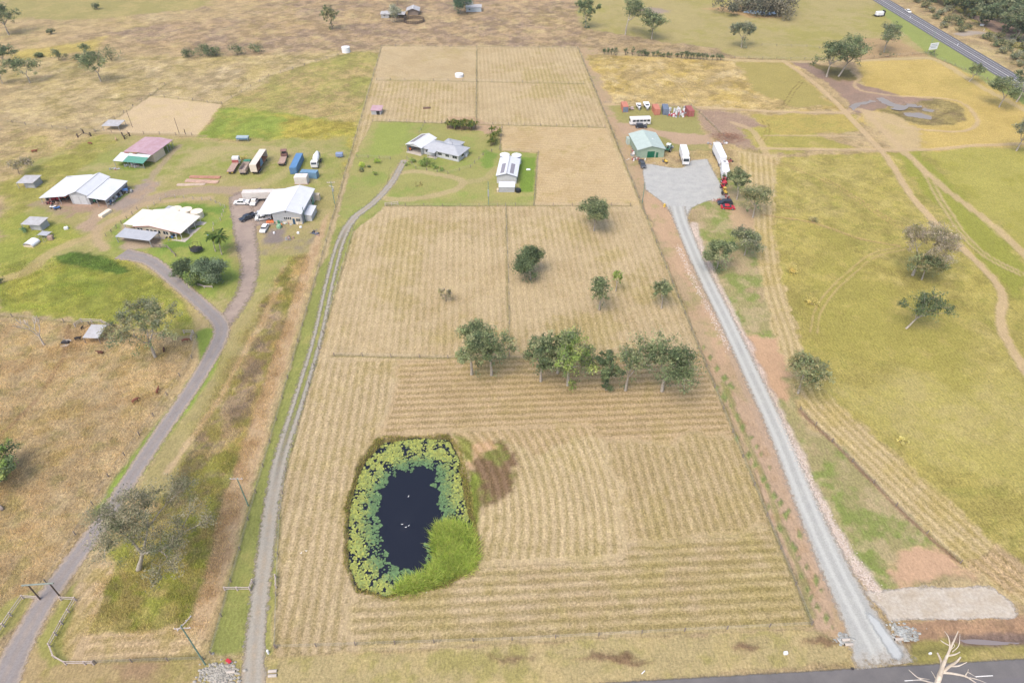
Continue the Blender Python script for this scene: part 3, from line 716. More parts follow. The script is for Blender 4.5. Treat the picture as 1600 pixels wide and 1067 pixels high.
def ground_col(x, y):
    i = np.clip(np.searchsorted(gx, x), 0, NX - 1); j = np.clip(np.searchsorted(gy, y), 0, NY - 1)
    return C.reshape(NY, NX, 3)[j, i]

# ------------------------------------------------------------------ paved and gravelled surfaces
def surfmat(name, base, alt, edge_soft=.5, tracks=None, tcol=None, rough=.9, fine=4.0, centre_grass=0, pale=None, bump=.02, var=.12, nwob=1.4):
    m, n, p = newmat(name)
    L = n.links.new
    def nd(t, **k):
        x = n.nodes.new(t)
        for a, b in k.items(): setattr(x, a, b)
        return x
    P = nd("ShaderNodeNewGeometry").outputs["Position"]
    def nz(s, d=5, r=.62):
        x = nd("ShaderNodeTexNoise"); x.inputs["Scale"].default_value = s; x.inputs["Detail"].default_value = d; x.inputs["Roughness"].default_value = r
        L(P, x.inputs["Vector"]); return x.outputs[0]
    def mt(op, a, b=None):
        x = nd("ShaderNodeMath", operation=op)
        for i, v in enumerate((a, b)):
            if v is None: continue
            if isinstance(v, (int, float)): x.inputs[i].default_value = v
            else: L(v, x.inputs[i])
        return x.outputs[0]
    def mr(v, a, b, c, d):
        x = nd("ShaderNodeMapRange"); L(v, x.inputs[0])
        for i, q in enumerate((a, b, c, d)): x.inputs[i + 1].default_value = q
        return x.outputs[0]
    def mx(f, a, b):
        x = nd("ShaderNodeMix", data_type='RGBA'); L(f, x.inputs[0])
        for i, v in ((6, a), (7, b)):
            if isinstance(v, tuple): x.inputs[i].default_value = v
            else: L(v, x.inputs[i])
        return x.outputs[2]
    e = nd("ShaderNodeAttribute", attribute_name="edge").outputs["Fac"]
    cr = nd("ShaderNodeAttribute", attribute_name="cross").outputs["Fac"]
    n1, n2, n3 = nz(fine, 7, .7), nz(.35, 5), nz(1.1, 5)
    col = mx(mr(n2, .35, .65, 0, 1), (*alb(base), 1), (*alb(alt), 1))
    if tracks:
        ac_ = mt('ABSOLUTE', cr); d = mt('ABSOLUTE', mt('SUBTRACT', ac_, tracks))
        d = mt('ADD', d, mt('MULTIPLY', mt('SUBTRACT', n3, .5), .9))
        col = mx(mr(d, .15, .7, .85, 0), col, (*alb(tcol), 1))
    if pale:
        col = mx(mr(mt('ADD', e, mt('MULTIPLY', mt('SUBTRACT', n3, .5), 1.6)), 0.0, .75, .9, 0), col, (*alb(pale), 1))
    sc = nd("ShaderNodeVectorMath", operation='SCALE'); L(col, sc.inputs[0]); L(mr(n1, .3, .7, 1 - var, 1 + var), sc.inputs["Scale"])
    L(sc.outputs[0], p.inputs["Base Color"])
    al = mr(mt('ADD', e, mt('MULTIPLY', mt('SUBTRACT', n3, .5), nwob)), -edge_soft / 2, edge_soft / 2, 0, 1)
    if centre_grass:
        cg = mt('ABSOLUTE', cr); cg = mt('ADD', cg, mt('MULTIPLY', mt('SUBTRACT', n3, .5), 1.0))
        y = nd("ShaderNodeSeparateXYZ"); L(P, y.inputs[0])
        far = mr(y.outputs[1], centre_grass, centre_grass + 25, 0, 1)
        far2 = mr(y.outputs[1], 175, 195, 1, 0)
        far = mt('MULTIPLY', far, far2)
        al = mt('MULTIPLY', al, mt('SUBTRACT', 1.0, mt('MULTIPLY', far, mr(cg, .25, .75, .97, 0))))
    L(al, p.inputs["Alpha"])
    p.inputs["Roughness"].default_value = rough; p.inputs["Specular IOR Level"].default_value = .2
    b = nd("ShaderNodeBump"); b.inputs["Distance"].default_value = bump; L(n1, b.inputs["Height"]); L(b.outputs[0], p.inputs["Normal"])
    return m
def ribbon(name, P, W, z, m, ext=.7, nc=9, fade=0):
    P = np.asarray(P, float); W = np.asarray(W, float)
    T = np.gradient(P, axis=0); T /= np.linalg.norm(T, axis=1)[:, None]
    Nn = np.stack([-T[:, 1], T[:, 0]], 1)
    V = []; ed = []; cr = []
    for k in range(nc):
        s = -1 + 2 * k / (nc - 1); off = s * (W / 2 + ext)
        V.append(np.concatenate([P + Nn * off[:, None], np.full((len(P), 1), z)], 1)); ed.append(W / 2 - np.abs(off)); cr.append(off)
    V = np.stack(V, 1); n = len(P)
    if fade:
        ln = np.concatenate([[0], np.cumsum(np.linalg.norm(np.diff(P, axis=0), axis=1))]); ed = [np.minimum(e, (ln[-1] - ln) / fade) for e in ed]
    q = (np.arange(n - 1)[:, None] * nc + np.arange(nc - 1)[None]).ravel()
    Fq = np.stack([q, q + nc, q + nc + 1, q + 1], 1)[:, ::-1]
    return tag(npmesh(name, V.reshape(-1, 3), Fq, m, None, [("edge", 'FLOAT', np.stack(ed, 1).ravel()), ("cross", 'FLOAT', np.stack(cr, 1).ravel())]), kind="structure")
def sheet(name, poly, z, m, step=1.0, ext=1.0):
    P = np.array(poly)
    xs = np.arange(P[:, 0].min() - ext, P[:, 0].max() + ext + step, step); ys = np.arange(P[:, 1].min() - ext, P[:, 1].max() + ext + step, step)
    xx, yy = np.meshgrid(xs, ys); x = xx.ravel(); y = yy.ravel()
    d2 = np.full(len(x), 1e12); ins = np.zeros(len(x), bool); n = len(P)
    for i in range(n):
        ax, ay = P[i]; bx, by = P[(i + 1) % n]; ex, ey = bx - ax, by - ay; L = ex * ex + ey * ey + 1e-9
        t = np.clip(((x - ax) * ex + (y - ay) * ey) / L, 0, 1)
        d2 = np.minimum(d2, (x - ax - t * ex) ** 2 + (y - ay - t * ey) ** 2)
        ins ^= ((ay > y) != (by > y)) & (x < (bx - ax) * (y - ay) / (by - ay + 1e-12) + ax)
    sd = np.sqrt(d2); sd = np.where(ins, sd, -sd); nx = len(xs)
    q = (np.arange(len(ys) - 1)[:, None] * nx + np.arange(nx - 1)[None]).ravel()
    Fq = np.stack([q, q + 1, q + nx + 1, q + nx], 1)
    keep = sd[Fq].max(1) > -ext
    Fq = Fq[keep]; used, inv = np.unique(Fq, return_inverse=True)
    V = np.stack([x, y, np.full(len(x), z)], 1)[used]
    return tag(npmesh(name, V, inv.reshape(-1, 4), m, None, [("edge", 'FLOAT', sd[used]), ("cross", 'FLOAT', np.full(len(used), 9.0))]), kind="structure")

def road_of(k):
    pts, w = ROADS[k]
    q = np.array(smooth_path([(*at(a, b)[:2], ww) for (a, b), ww in zip(pts, w)], 12)); return q[:, :2], q[:, 2]
M_GRAVEL = surfmat("blue gravel", (194, 194, 186), (184, 184, 178), .9, 1.05, (212, 212, 204), nwob=2.4, pale=(204, 194, 178), fine=3.5, var=.16)
M_YARDG = surfmat("blue gravel yard", (188, 189, 184), (204, 203, 196), 1.0, fine=2.2, nwob=2.6, pale=(200, 194, 180), var=.15)
M_WEST = surfmat("worn bitumen", (152, 144, 140), (172, 160, 150), .7, 0.9, (162, 155, 152), pale=(206, 186, 160), nwob=1.9, var=.17, fine=3)
M_WORK = surfmat("brown gravel", (172, 154, 142), (188, 170, 154), 2.0, nwob=4.5, fine=2.5, var=.16)
M_LANE = surfmat("grey lane gravel", (186, 170, 146), (170, 164, 152), .8, .85, (184, 178, 164), centre_grass=88, nwob=2.6, var=.18, fine=3)
M_PAD = surfmat("crushed rock", (200, 186, 164), (214, 204, 188), .8, fine=1.8, nwob=2.2, pale=(218, 208, 194), bump=.10, var=.2)
M_TAR = surfmat("road asphalt", (122, 119, 118), (134, 130, 128), .4, 2.2, (128, 124, 126), nwob=.5, fine=6, var=.07)
M_HWY = surfmat("highway asphalt", (112, 112, 118), (118, 117, 122), .3, 1.9, (164, 162, 164), nwob=.3, fine=3, var=.06)
P_, W_ = road_of('workshop_driveway'); ribbon("workshop_driveway", P_, W_, -.062, M_WORK)
P_, W_ = road_of('west_driveway'); ribbon("west_driveway", P_, W_, -.055, M_WEST)
P_, W_ = road_of('lot_lane'); ribbon("lot_lane", P_, W_, -.055, M_LANE)
P_, W_ = road_of('gravel_drive'); ribbon("gravel_drive", P_, W_, -.046, M_GRAVEL, fade=4.0)
sheet("gravel_yard", wpoly(YARD), -.052, M_YARDG)
sheet("gravel_pad", wpoly(PAD), -.060, M_PAD, .5)
sheet("workshop_yard", wpoly([(368, 302), (395, 296), (408, 292), (428, 330), (434, 352), (405, 352), (385, 358), (370, 330)]), -.066, M_WORK)
t_ = np.linspace(-160, 220, 200)
ctr = rp0 - rnrm * 5.6
ribbon("near_road", ctr + rdir * t_[:, None], np.full(200, 11.2), -.070, M_TAR, .4, 7)
t2 = np.linspace(-420, 420, 120)
ribbon("highway", h0 + hd * t2[:, None], np.full(120, 11.0), -.070, M_HWY, .3, 9)
mline = mat("road paint", (236, 234, 228), .6, .1, 3, g=.85)
def strip_marks(name, p, d, n_, spans, w, z):
    mb = MB()
    for (off, a, b) in spans:
        q = [p + n_ * (off - w / 2) + d * a, p + n_ * (off - w / 2) + d * b, p + n_ * (off + w / 2) + d * b, p + n_ * (off + w / 2) + d * a]
        vs = [(x, y, z) for x, y in q]
        nz = (vs[1][0] - vs[0][0]) * (vs[2][1] - vs[0][1]) - (vs[1][1] - vs[0][1]) * (vs[2][0] - vs[0][0])
        mb.add(vs, [(0, 1, 2, 3) if nz > 0 else (3, 2, 1, 0)])
    return tag(mb.build(name, mline), kind="structure")
sp_ = [(-.1, -400, 400), (.18, -400, 400), (3.9, -400, 400), (-3.9, -400, 400)]
strip_marks("highway_marking", h0, hd, hn, sp_, .16, -.060)
dk = at(1538, 1055.5)[:2]; a0 = float(np.dot(np.array(dk) - ctr, rdir))
strip_marks("near_road_marking", ctr, rdir, rnrm, [(float(np.dot(np.array(dk) - ctr, rnrm)), a0 - 12 * i - 1.5, a0 - 12 * i + 1.5) for i in range(-5, 10)], .14, -.060)
# pale spill of fresh blue stone beside the drive mouth
M_FRESH = surfmat("fresh pale gravel", (214, 216, 212), (202, 206, 204), .7, fine=5, nwob=.8)
sheet("fresh_gravel_strip", wpoly([(1352, 955), (1370, 965), (1392, 995), (1412, 1022), (1405, 1030), (1396, 1028), (1375, 995), (1360, 972)]), -.038, M_FRESH, .4, .6)
M_APRON = surfmat("concrete apron", (206, 184, 160), (214, 194, 170), .2, fine=3, nwob=.1)
sheet("shed_apron", wpoly([(1000, 251), (1041, 249), (1042, 256), (1008, 257)]), -.040, M_APRON, .5, .4)

# ------------------------------------------------------------------ water
def watermat(name, rgb, ripple=None, bump=.01, rough=.06):
    m, n, p = newmat(name); L = n.links.new
    p.inputs["Base Color"].default_value = (*rgb, 1); p.inputs["Roughness"].default_value = rough
    p.inputs["Specular IOR Level"].default_value = .5
    g = n.nodes.new("ShaderNodeNewGeometry")
    no = n.nodes.new("ShaderNodeTexNoise"); no.inputs["Scale"].default_value = 1.6; no.inputs["Detail"].default_value = 4; L(g.outputs["Position"], no.inputs["Vector"])
    h = no.outputs[0]
    b = n.nodes.new("ShaderNodeBump"); b.inputs["Distance"].default_value = bump
    if ripple:
        sb = n.nodes.new("ShaderNodeVectorMath"); sb.operation = 'DISTANCE'; sb.inputs[1].default_value = ripple; L(g.outputs["Position"], sb.inputs[0])
        s = n.nodes.new("ShaderNodeMath"); s.operation = 'MULTIPLY'; s.inputs[1].default_value = 11; L(sb.outputs["Value"], s.inputs[0])
        q = n.nodes.new("ShaderNodeMath"); q.operation = 'SINE'; L(s.outputs[0], q.inputs[0])
        mr = n.nodes.new("ShaderNodeMapRange"); mr.inputs[1].default_value = .4; mr.inputs[2].default_value = 3.6; mr.inputs[3].default_value = 2.6; mr.inputs[4].default_value = 0; L(sb.outputs["Value"], mr.inputs[0])
        mm = n.nodes.new("ShaderNodeMath"); mm.operation = 'MULTIPLY'; L(q.outputs[0], mm.inputs[0]); L(mr.outputs[0], mm.inputs[1])
        ad = n.nodes.new("ShaderNodeMath"); ad.operation = 'ADD'; L(mm.outputs[0], ad.inputs[0]); L(h, ad.inputs[1]); h = ad.outputs[0]
    L(h, b.inputs["Height"]); L(b.outputs[0], p.inputs["Normal"])
    return m
WZ = -.45
def flat_poly(name, poly, z, m):
    P = [(x, y, z) for x, y in poly]
    a = sum(P[i][0] * P[(i + 1) % len(P)][1] - P[(i + 1) % len(P)][0] * P[i][1] for i in range(len(P)))
    if a < 0: P.reverse()
    return tag(MB().add(P, [tuple(range(len(P)))]).build(name, m), kind="structure")
pw = wpoly(POND); cxp = np.mean(pw, 0)
flat_poly("pond_water", [tuple(cxp + (np.array(p) - cxp) * 1.06) for p in pw], WZ, watermat("pond water", (.006, .007, .013), (*at(632, 817)[:2], WZ), .012))
mud = watermat("muddy water", (.22, .185, .15), None, .02, .3)
for pl, zz in zip(DAMW, DAMZ):
    w_ = wpoly(pl); c_ = np.mean(w_, 0); w_ = [tuple(c_ + (np.array(p) - c_) * 1.25) for p in w_]
    flat_poly("dam_water", [tuple(p) for p in smooth_path(w_ + [w_[0]], 4)[:-1]], zz, mud)
flat_poly("ditch_water", smooth_path(wpoly([(1500, 998), (1530, 997), (1570, 1001), (1600, 1003), (1560, 1006), (1515, 1004), (1500, 998)]), 4)[:-1], -.30, watermat("ditch water", (.20, .17, .16)))
flat_poly("far_dam_water", wpoly([(1160, 20), (1170, 17), (1210, 18), (1213, 22), (1200, 25), (1172, 22)]), .12, watermat("pale water", (.6, .65, .68)))

# ------------------------------------------------------------------ pond plants
def inpoly(x, y, P):
    ins = np.zeros(len(x), bool); n = len(P)
    for i in range(n):
        ax, ay = P[i]; bx, by = P[(i + 1) % n]
        ins ^= ((ay > y) != (by > y)) & (x < (bx - ax) * (y - ay) / (by - ay + 1e-12) + ax)
    return ins
OPENW = [(662, 728), (680, 736), (681, 760), (684, 784), (694, 805), (686, 822), (671, 832), (672, 874), (659, 889), (620, 887), (605, 874), (593, 838), (590, 799), (593, 781), (600, 760), (620, 739), (640, 730)]
REED = [(680, 824), (692, 817), (712, 818), (737, 832), (746, 872), (730, 896), (700, 906), (680, 912), (650, 922), (626, 929), (616, 922), (642, 906), (668, 893), (680, 876)]
def scatter(poly, n, seed, hole=None, prob=None):
    r = np.random.RandomState(seed); P = np.array(wpoly(poly)); out = []
    lo, hi = P.min(0), P.max(0); xs = []
    while sum(len(a) for a in xs) < n:
        q = r.rand(n * 2, 2) * (hi - lo) + lo; k = inpoly(q[:, 0], q[:, 1], P)
        if hole is not None:
            wx = q[:, 0] + (fbm(q[:, 0], q[:, 1], 1.8, 3, 21) - .5) * 3.4; wy = q[:, 1] + (fbm(q[:, 0], q[:, 1], 1.8, 3, 22) - .5) * 3.4
            k &= ~inpoly(wx, wy, np.array(wpoly(hole)))
        if prob is not None: k &= r.rand(len(q)) < prob(q[:, 0], q[:, 1])
        xs.append(q[k])
    return np.concatenate(xs)[:n]
def attrmat(name, rough=.6, trans=.0, spec=.2, attr="tint"):
    m, n, p = newmat(name); a = n.nodes.new("ShaderNodeAttribute"); a.attribute_name = attr
    n.links.new(a.outputs["Color"], p.inputs["Base Color"]); p.inputs["Roughness"].default_value = rough; p.inputs["Specular IOR Level"].default_value = spec
    if trans:
        t = n.nodes.new("ShaderNodeBsdfTranslucent"); mx = n.nodes.new("ShaderNodeMixShader"); mx.inputs[0].default_value = trans
        n.links.new(a.outputs["Color"], t.inputs["Color"]); n.links.new(p.outputs[0], mx.inputs[1]); n.links.new(t.outputs[0], mx.inputs[2])
        n.links.new(mx.outputs[0], n.nodes["Material Output"].inputs["Surface"])
    return m
M_LEAF = attrmat("foliage", .65, .42)
M_PADS = attrmat("lily pad", .35, 0, .5)
r = np.random.RandomState(3)
q = scatter(POND, 9500, 5, OPENW, lambda x, y: .12 + .88 * sstep(.36, .52, fbm(x, y, 1.3, 3, 33)))
n = len(q); R_ = .13 + .15 * r.rand(n) ** 1.3; a0_ = r.rand(n) * 6.28
ang = np.linspace(0, 2 * pi, 8)[:-1]
V = np.zeros((n, 7, 3)); V[:, :, 0] = q[:, :1] + R_[:, None] * np.cos(a0_[:, None] + ang); V[:, :, 1] = q[:, 1:] + R_[:, None] * np.sin(a0_[:, None] + ang)
V[:, :, 2] = WZ + .012 + .05 * r.rand(n)[:, None] + .05 * R_[:, None] * np.cos(ang * 2)
inner = np.array(wpoly(OPENW)); ci = inner.mean(0)
dd = np.min([np.hypot(q[:, 0] - a, q[:, 1] - b) for a, b in smooth_path(wpoly(OPENW) + [wpoly(OPENW)[0]], 3)], 0)
yel = np.clip((dd - 1.6 + 2.2 * (r.rand(n) - .5)) / 2.2, 0, 1) * np.clip(.35 + r.rand(n), 0, 1)
ca, cb = np.array(alb((110, 142, 90), .6)), np.array(alb((180, 184, 88), .62))
tint = ca * (1 - yel[:, None]) + cb * yel[:, None]; tint *= (.6 + .7 * r.rand(n))[:, None]
tint = np.repeat(np.concatenate([tint, np.ones((n, 1))], 1), 7, 0)
tag(npmesh("lily_pads", V.reshape(-1, 3), np.arange(n * 7).reshape(n, 7), M_PADS, None, [("tint", 'FLOAT_COLOR', tint)]), "yellow green and blue green lily pads crowding the edge of the dark pond", "lily pads", kind="stuff")
def blades(name, q, zf, h0, h1, w, cols, seed, lean=.5, m=M_LEAF, vcol=.3, gain=.9, follow=0.0):
    r = np.random.RandomState(seed); n = len(q); h = h0 + (h1 - h0) * r.rand(n); a = r.rand(n) * 2 * pi; b = r.rand(n) * 2 * pi; l = lean * (.4 + r.rand(n)) * h * 1.3
    z = zf(q[:, 0], q[:, 1]) if callable(zf) else np.full(n, zf)
    V = np.zeros((n, 3, 3)); ww = w * (.6 + .8 * r.rand(n))
    for k, s in ((0, -1), (1, 1)):
        V[:, k, 0] = q[:, 0] + s * ww * np.cos(a) / 2; V[:, k, 1] = q[:, 1] + s * ww * np.sin(a) / 2; V[:, k, 2] = z - .05
    V[:, 2, 0] = q[:, 0] + l * np.cos(b); V[:, 2, 1] = q[:, 1] + l * np.sin(b); V[:, 2, 2] = z + h
    c = np.array([alb(x, gain) for x in cols]); t = c[r.randint(0, len(c), n)] * (1 - vcol + 2 * vcol * r.rand(n))[:, None]
    if follow: t = t * (1 - follow) + ground_col(q[:, 0], q[:, 1]) * (1.15 + 1.3 * r.rand(n))[:, None] * follow
    t = np.repeat(np.concatenate([t, np.ones((n, 1))], 1), 3, 0)
    return npmesh(name, V.reshape(-1, 3), np.arange(n * 3).reshape(n, 3), m, None, [("tint", 'FLOAT_COLOR', t)])
q = scatter(REED, 15000, 6, None, lambda x, y: .08 + .92 * sstep(.38, .56, fbm(x, y, 1.1, 4, 34))); q = q + r.normal(0, .3, q.shape)
tag(blades("water_reeds", q, WZ, .7, 1.6, .22, [(170, 188, 82), (150, 174, 70), (190, 202, 104), (134, 156, 70), (182, 184, 98)], 8, 1.0, gain=1.02), "bright green reeds massed in the near right corner of the pond", "reeds", kind="stuff")
# rim grass of the pond
q = scatter([(590, 682), (700, 679), (722, 705), (738, 775), (750, 850), (745, 885), (700, 918), (600, 936), (556, 925), (536, 880), (538, 790), (556, 735)], 5200, 9, POND)
tag(blades("pond_rim_grass", q, ground_z, .25, .6, .16, [(160, 156, 78), (140, 146, 66), (186, 166, 98)], 10, .8), "rough olive grass fringing the rim of the pond", "grass", kind="stuff")

# ------------------------------------------------------------------ trees
def barkmat(name, a, b, s=2.0):
    return mat(name, a, .85, .2, s, second=b)
M_BARK_PALE = barkmat("pale gum bark", (206, 198, 184), (150, 138, 124))
M_BARK_GREY = barkmat("grey bark", (164, 150, 134), (116, 104, 92))
M_BARK_WHITE = barkmat("bleached dead wood", (232, 222, 208), (196, 182, 166), 1.2)
def grow(rs, H, R, levels=3, trunk=.35, spread=.75, kids=(3, 4), up=.35, lean=0.0, seg=3, r0=None):
    """branch skeleton scaled into height H and crown radius R. returns segments and tips"""
    segs = []; tips = []
    def rec(p, d, L, r, lv):
        q = np.array(p); dd = np.array(d)
        for k in range(seg):
            dd = dd + rs.normal(0, .13 if lv else .035, 3) + np.array((0, 0, up * .12 if lv else 0)); dd /= np.linalg.norm(dd)
            nq = q + dd * L / seg; r1 = r * (1 - .42 * (k + 1) / seg)
            segs.append([q.copy(), nq.copy(), r * (1 - .42 * k / seg), r1, lv]); q = nq
            if lv >= levels - 1 and k < seg - 1: tips.append(q.copy())
        if lv >= levels: tips.append(q.copy()); return
        n = rs.randint(kids[0], kids[1] + 1); off = rs.rand() * 6.28
        ax = np.cross(dd, (0, 0, 1.0) if abs(dd[2]) < .95 else (1.0, 0, 0)); ax /= np.linalg.norm(ax); ay = np.cross(dd, ax)
        for i in range(n):
            t = off + 2 * pi * i / n + rs.normal(0, .3); s = spread * (.6 + .7 * rs.rand())
            nd = dd * cos(s) + (ax * cos(t) + ay * sin(t)) * sin(s) + np.array((0, 0, up * .4)); nd /= np.linalg.norm(nd)
            rec(q, nd, L * (.62 + .3 * rs.rand()), r * .58, lv + 1)
    rec(np.zeros(3), np.array((lean, 0, 1.0)) / hypot(lean, 1), 1.0 * trunk / .35, .1, 0)
    T = np.array(tips); mz = T[:, 2].max(); c = np.percentile(np.abs(T[:, :2] - T[:, :2].mean(0)), 92)
    sx = R * .82 / max(c, .05); sz = H * .94 / mz
    r0 = r0 or H * .026
    out = [(s[0] * (sx, sx, sz), s[1] * (sx, sx, sz), s[2] / .1 * r0, s[3] / .1 * r0, s[4]) for s in segs]
    return out, T * (sx, sx, sz)
def leafmesh(name, parent, rs, tips, N, clump, size, cols, flat=.75, crown=None, vc=.38, bias=.7, m=None):
    T = np.asarray(tips); k = len(T)
    w = rs.rand(k) ** .6 + .25; w /= w.sum(); idx = rs.choice(k, N, p=w)
    cr_ = clump * (.55 + .8 * rs.rand(k))
    d = rs.normal(0, 1, (N, 3)); d /= np.linalg.norm(d, axis=1)[:, None]; rad = rs.rand(N) ** .45
    c = T[idx] + d * (rad * cr_[idx])[:, None] * (1, 1, flat)
    nrm = d * .6 + rs.normal(0, .6, (N, 3)) + (0, 0, bias); nrm /= np.linalg.norm(nrm, axis=1)[:, None]
    a = np.cross(nrm, rs.normal(0, 1, (N, 3))); a /= np.linalg.norm(a, axis=1)[:, None]; b = np.cross(nrm, a)
    s = (size * (.55 + .9 * rs.rand(N)))[:, None]
    V = np.stack([c - a * s * .5, c - b * s * .32, c + a * s * .5, c + b * s * .32], 1)
    cc = np.array([alb(x, 1.36, .86) for x in cols]); tc = cc[rs.randint(0, len(cc), k)] * (1 - vc * .7 + vc * 1.4 * rs.rand(k))[:, None]
    t = tc[idx] * (1 - vc * .6 + vc * 1.2 * rs.rand(N))[:, None]
    t = np.repeat(np.concatenate([t, np.ones((N, 1))], 1), 4, 0)
    return npmesh(name, V.reshape(-1, 3), np.arange(N * 4).reshape(N, 4), m or M_LEAF, parent, [("tint", 'FLOAT_COLOR', t)])
GUM = [(104, 118, 76), (122, 132, 88), (88, 104, 68), (134, 138, 96)]
GUMG = [(112, 120, 92), (128, 130, 104), (96, 106, 80)]
OLIVE = [(138, 134, 88), (124, 122, 80), (150, 140, 96)]
DARKG = [(88, 104, 68), (102, 116, 74), (76, 92, 60)]
YG = [(126, 146, 66), (108, 132, 60), (146, 158, 78)]
GREYP = [(142, 130, 112), (156, 144, 122), (128, 122, 98)]
def tree(name, label, px, py, H, R, seed, cols=GUM, N=2600, clump=None, size=.42, levels=3, kids=(2, 4), spread=.7, trunk=.35, bark=None, lean=0, group=None, cat="tree", base=None, flat=.75, minlv=9, up=.35, tw=.02, bulk=1.0, loc=None, lowskirt=0):
    rs = np.random.RandomState(seed); loc = loc or gat(px, py)
    t = thing(name, label, cat, (loc[0], loc[1], loc[2] - .1), 0, group)
    segs, tips = grow(rs, H, R, levels, trunk, spread, kids, up, lean)
    mb = MB()
    for a, b, r0, r1, lv in segs:
        mb.cyl(a, b, max(r0, tw), max(r1, tw * .8), n=7 if lv == 0 else (5 if lv == 1 else 3), caps=False)
    nk = int(14 + R * 4.5)
    if N and bulk:
        # secondary twig ends filling the crown's own outline, in lobes with gaps between
        d = rs.normal(0, 1, (nk * 6, 3)); d /= np.linalg.norm(d, axis=1)[:, None]; d[:, 2] = np.where(d[:, 2] < -.75, -d[:, 2], d[:, 2])
        lob = rs.normal(0, 1, (5, 3)); lob /= np.linalg.norm(lob, axis=1)[:, None]; lob[:, 2] = np.abs(lob[:, 2]) * .8
        w_ = (d @ lob.T).max(1); d = d[np.argsort(-w_ + rs.rand(len(w_)) * .7)[:nk]]
        rr = (.55 + .4 * rs.rand(nk))[:, None]; cz = H * (.58 if trunk > .3 else .52); zr = H * (.40 if trunk > .3 else .44)
        mx_, my_ = np.mean(tips[:, 0]) * .6, np.mean(tips[:, 1]) * .6
        ext_ = d * rr * (R * .92, R * .92, zr * 1.0) + (mx_, my_, cz)
        ext_ = ext_[: int(nk * bulk)]
        for e_ in ext_[::2]:
            j = np.argmin(np.linalg.norm(tips - e_, axis=1)); mb.cyl(tips[j], e_, max(tw * 1.2, .03), tw * .7, 3, caps=False)
        tips = np.concatenate([tips, ext_])
    if lowskirt:
        k = rs.rand(lowskirt, 3); tips = np.concatenate([tips, np.stack([(k[:, 0] - .5) * R * .7, (k[:, 1] - .5) * R * .7, k[:, 2] * H * .4 + .5], 1)])
    mb.build("trunk", bark or M_BARK_PALE, t)
    if N: leafmesh("crown", t, rs, tips, int(N * 1.7), clump or R * .235, size, cols, flat)
    return t
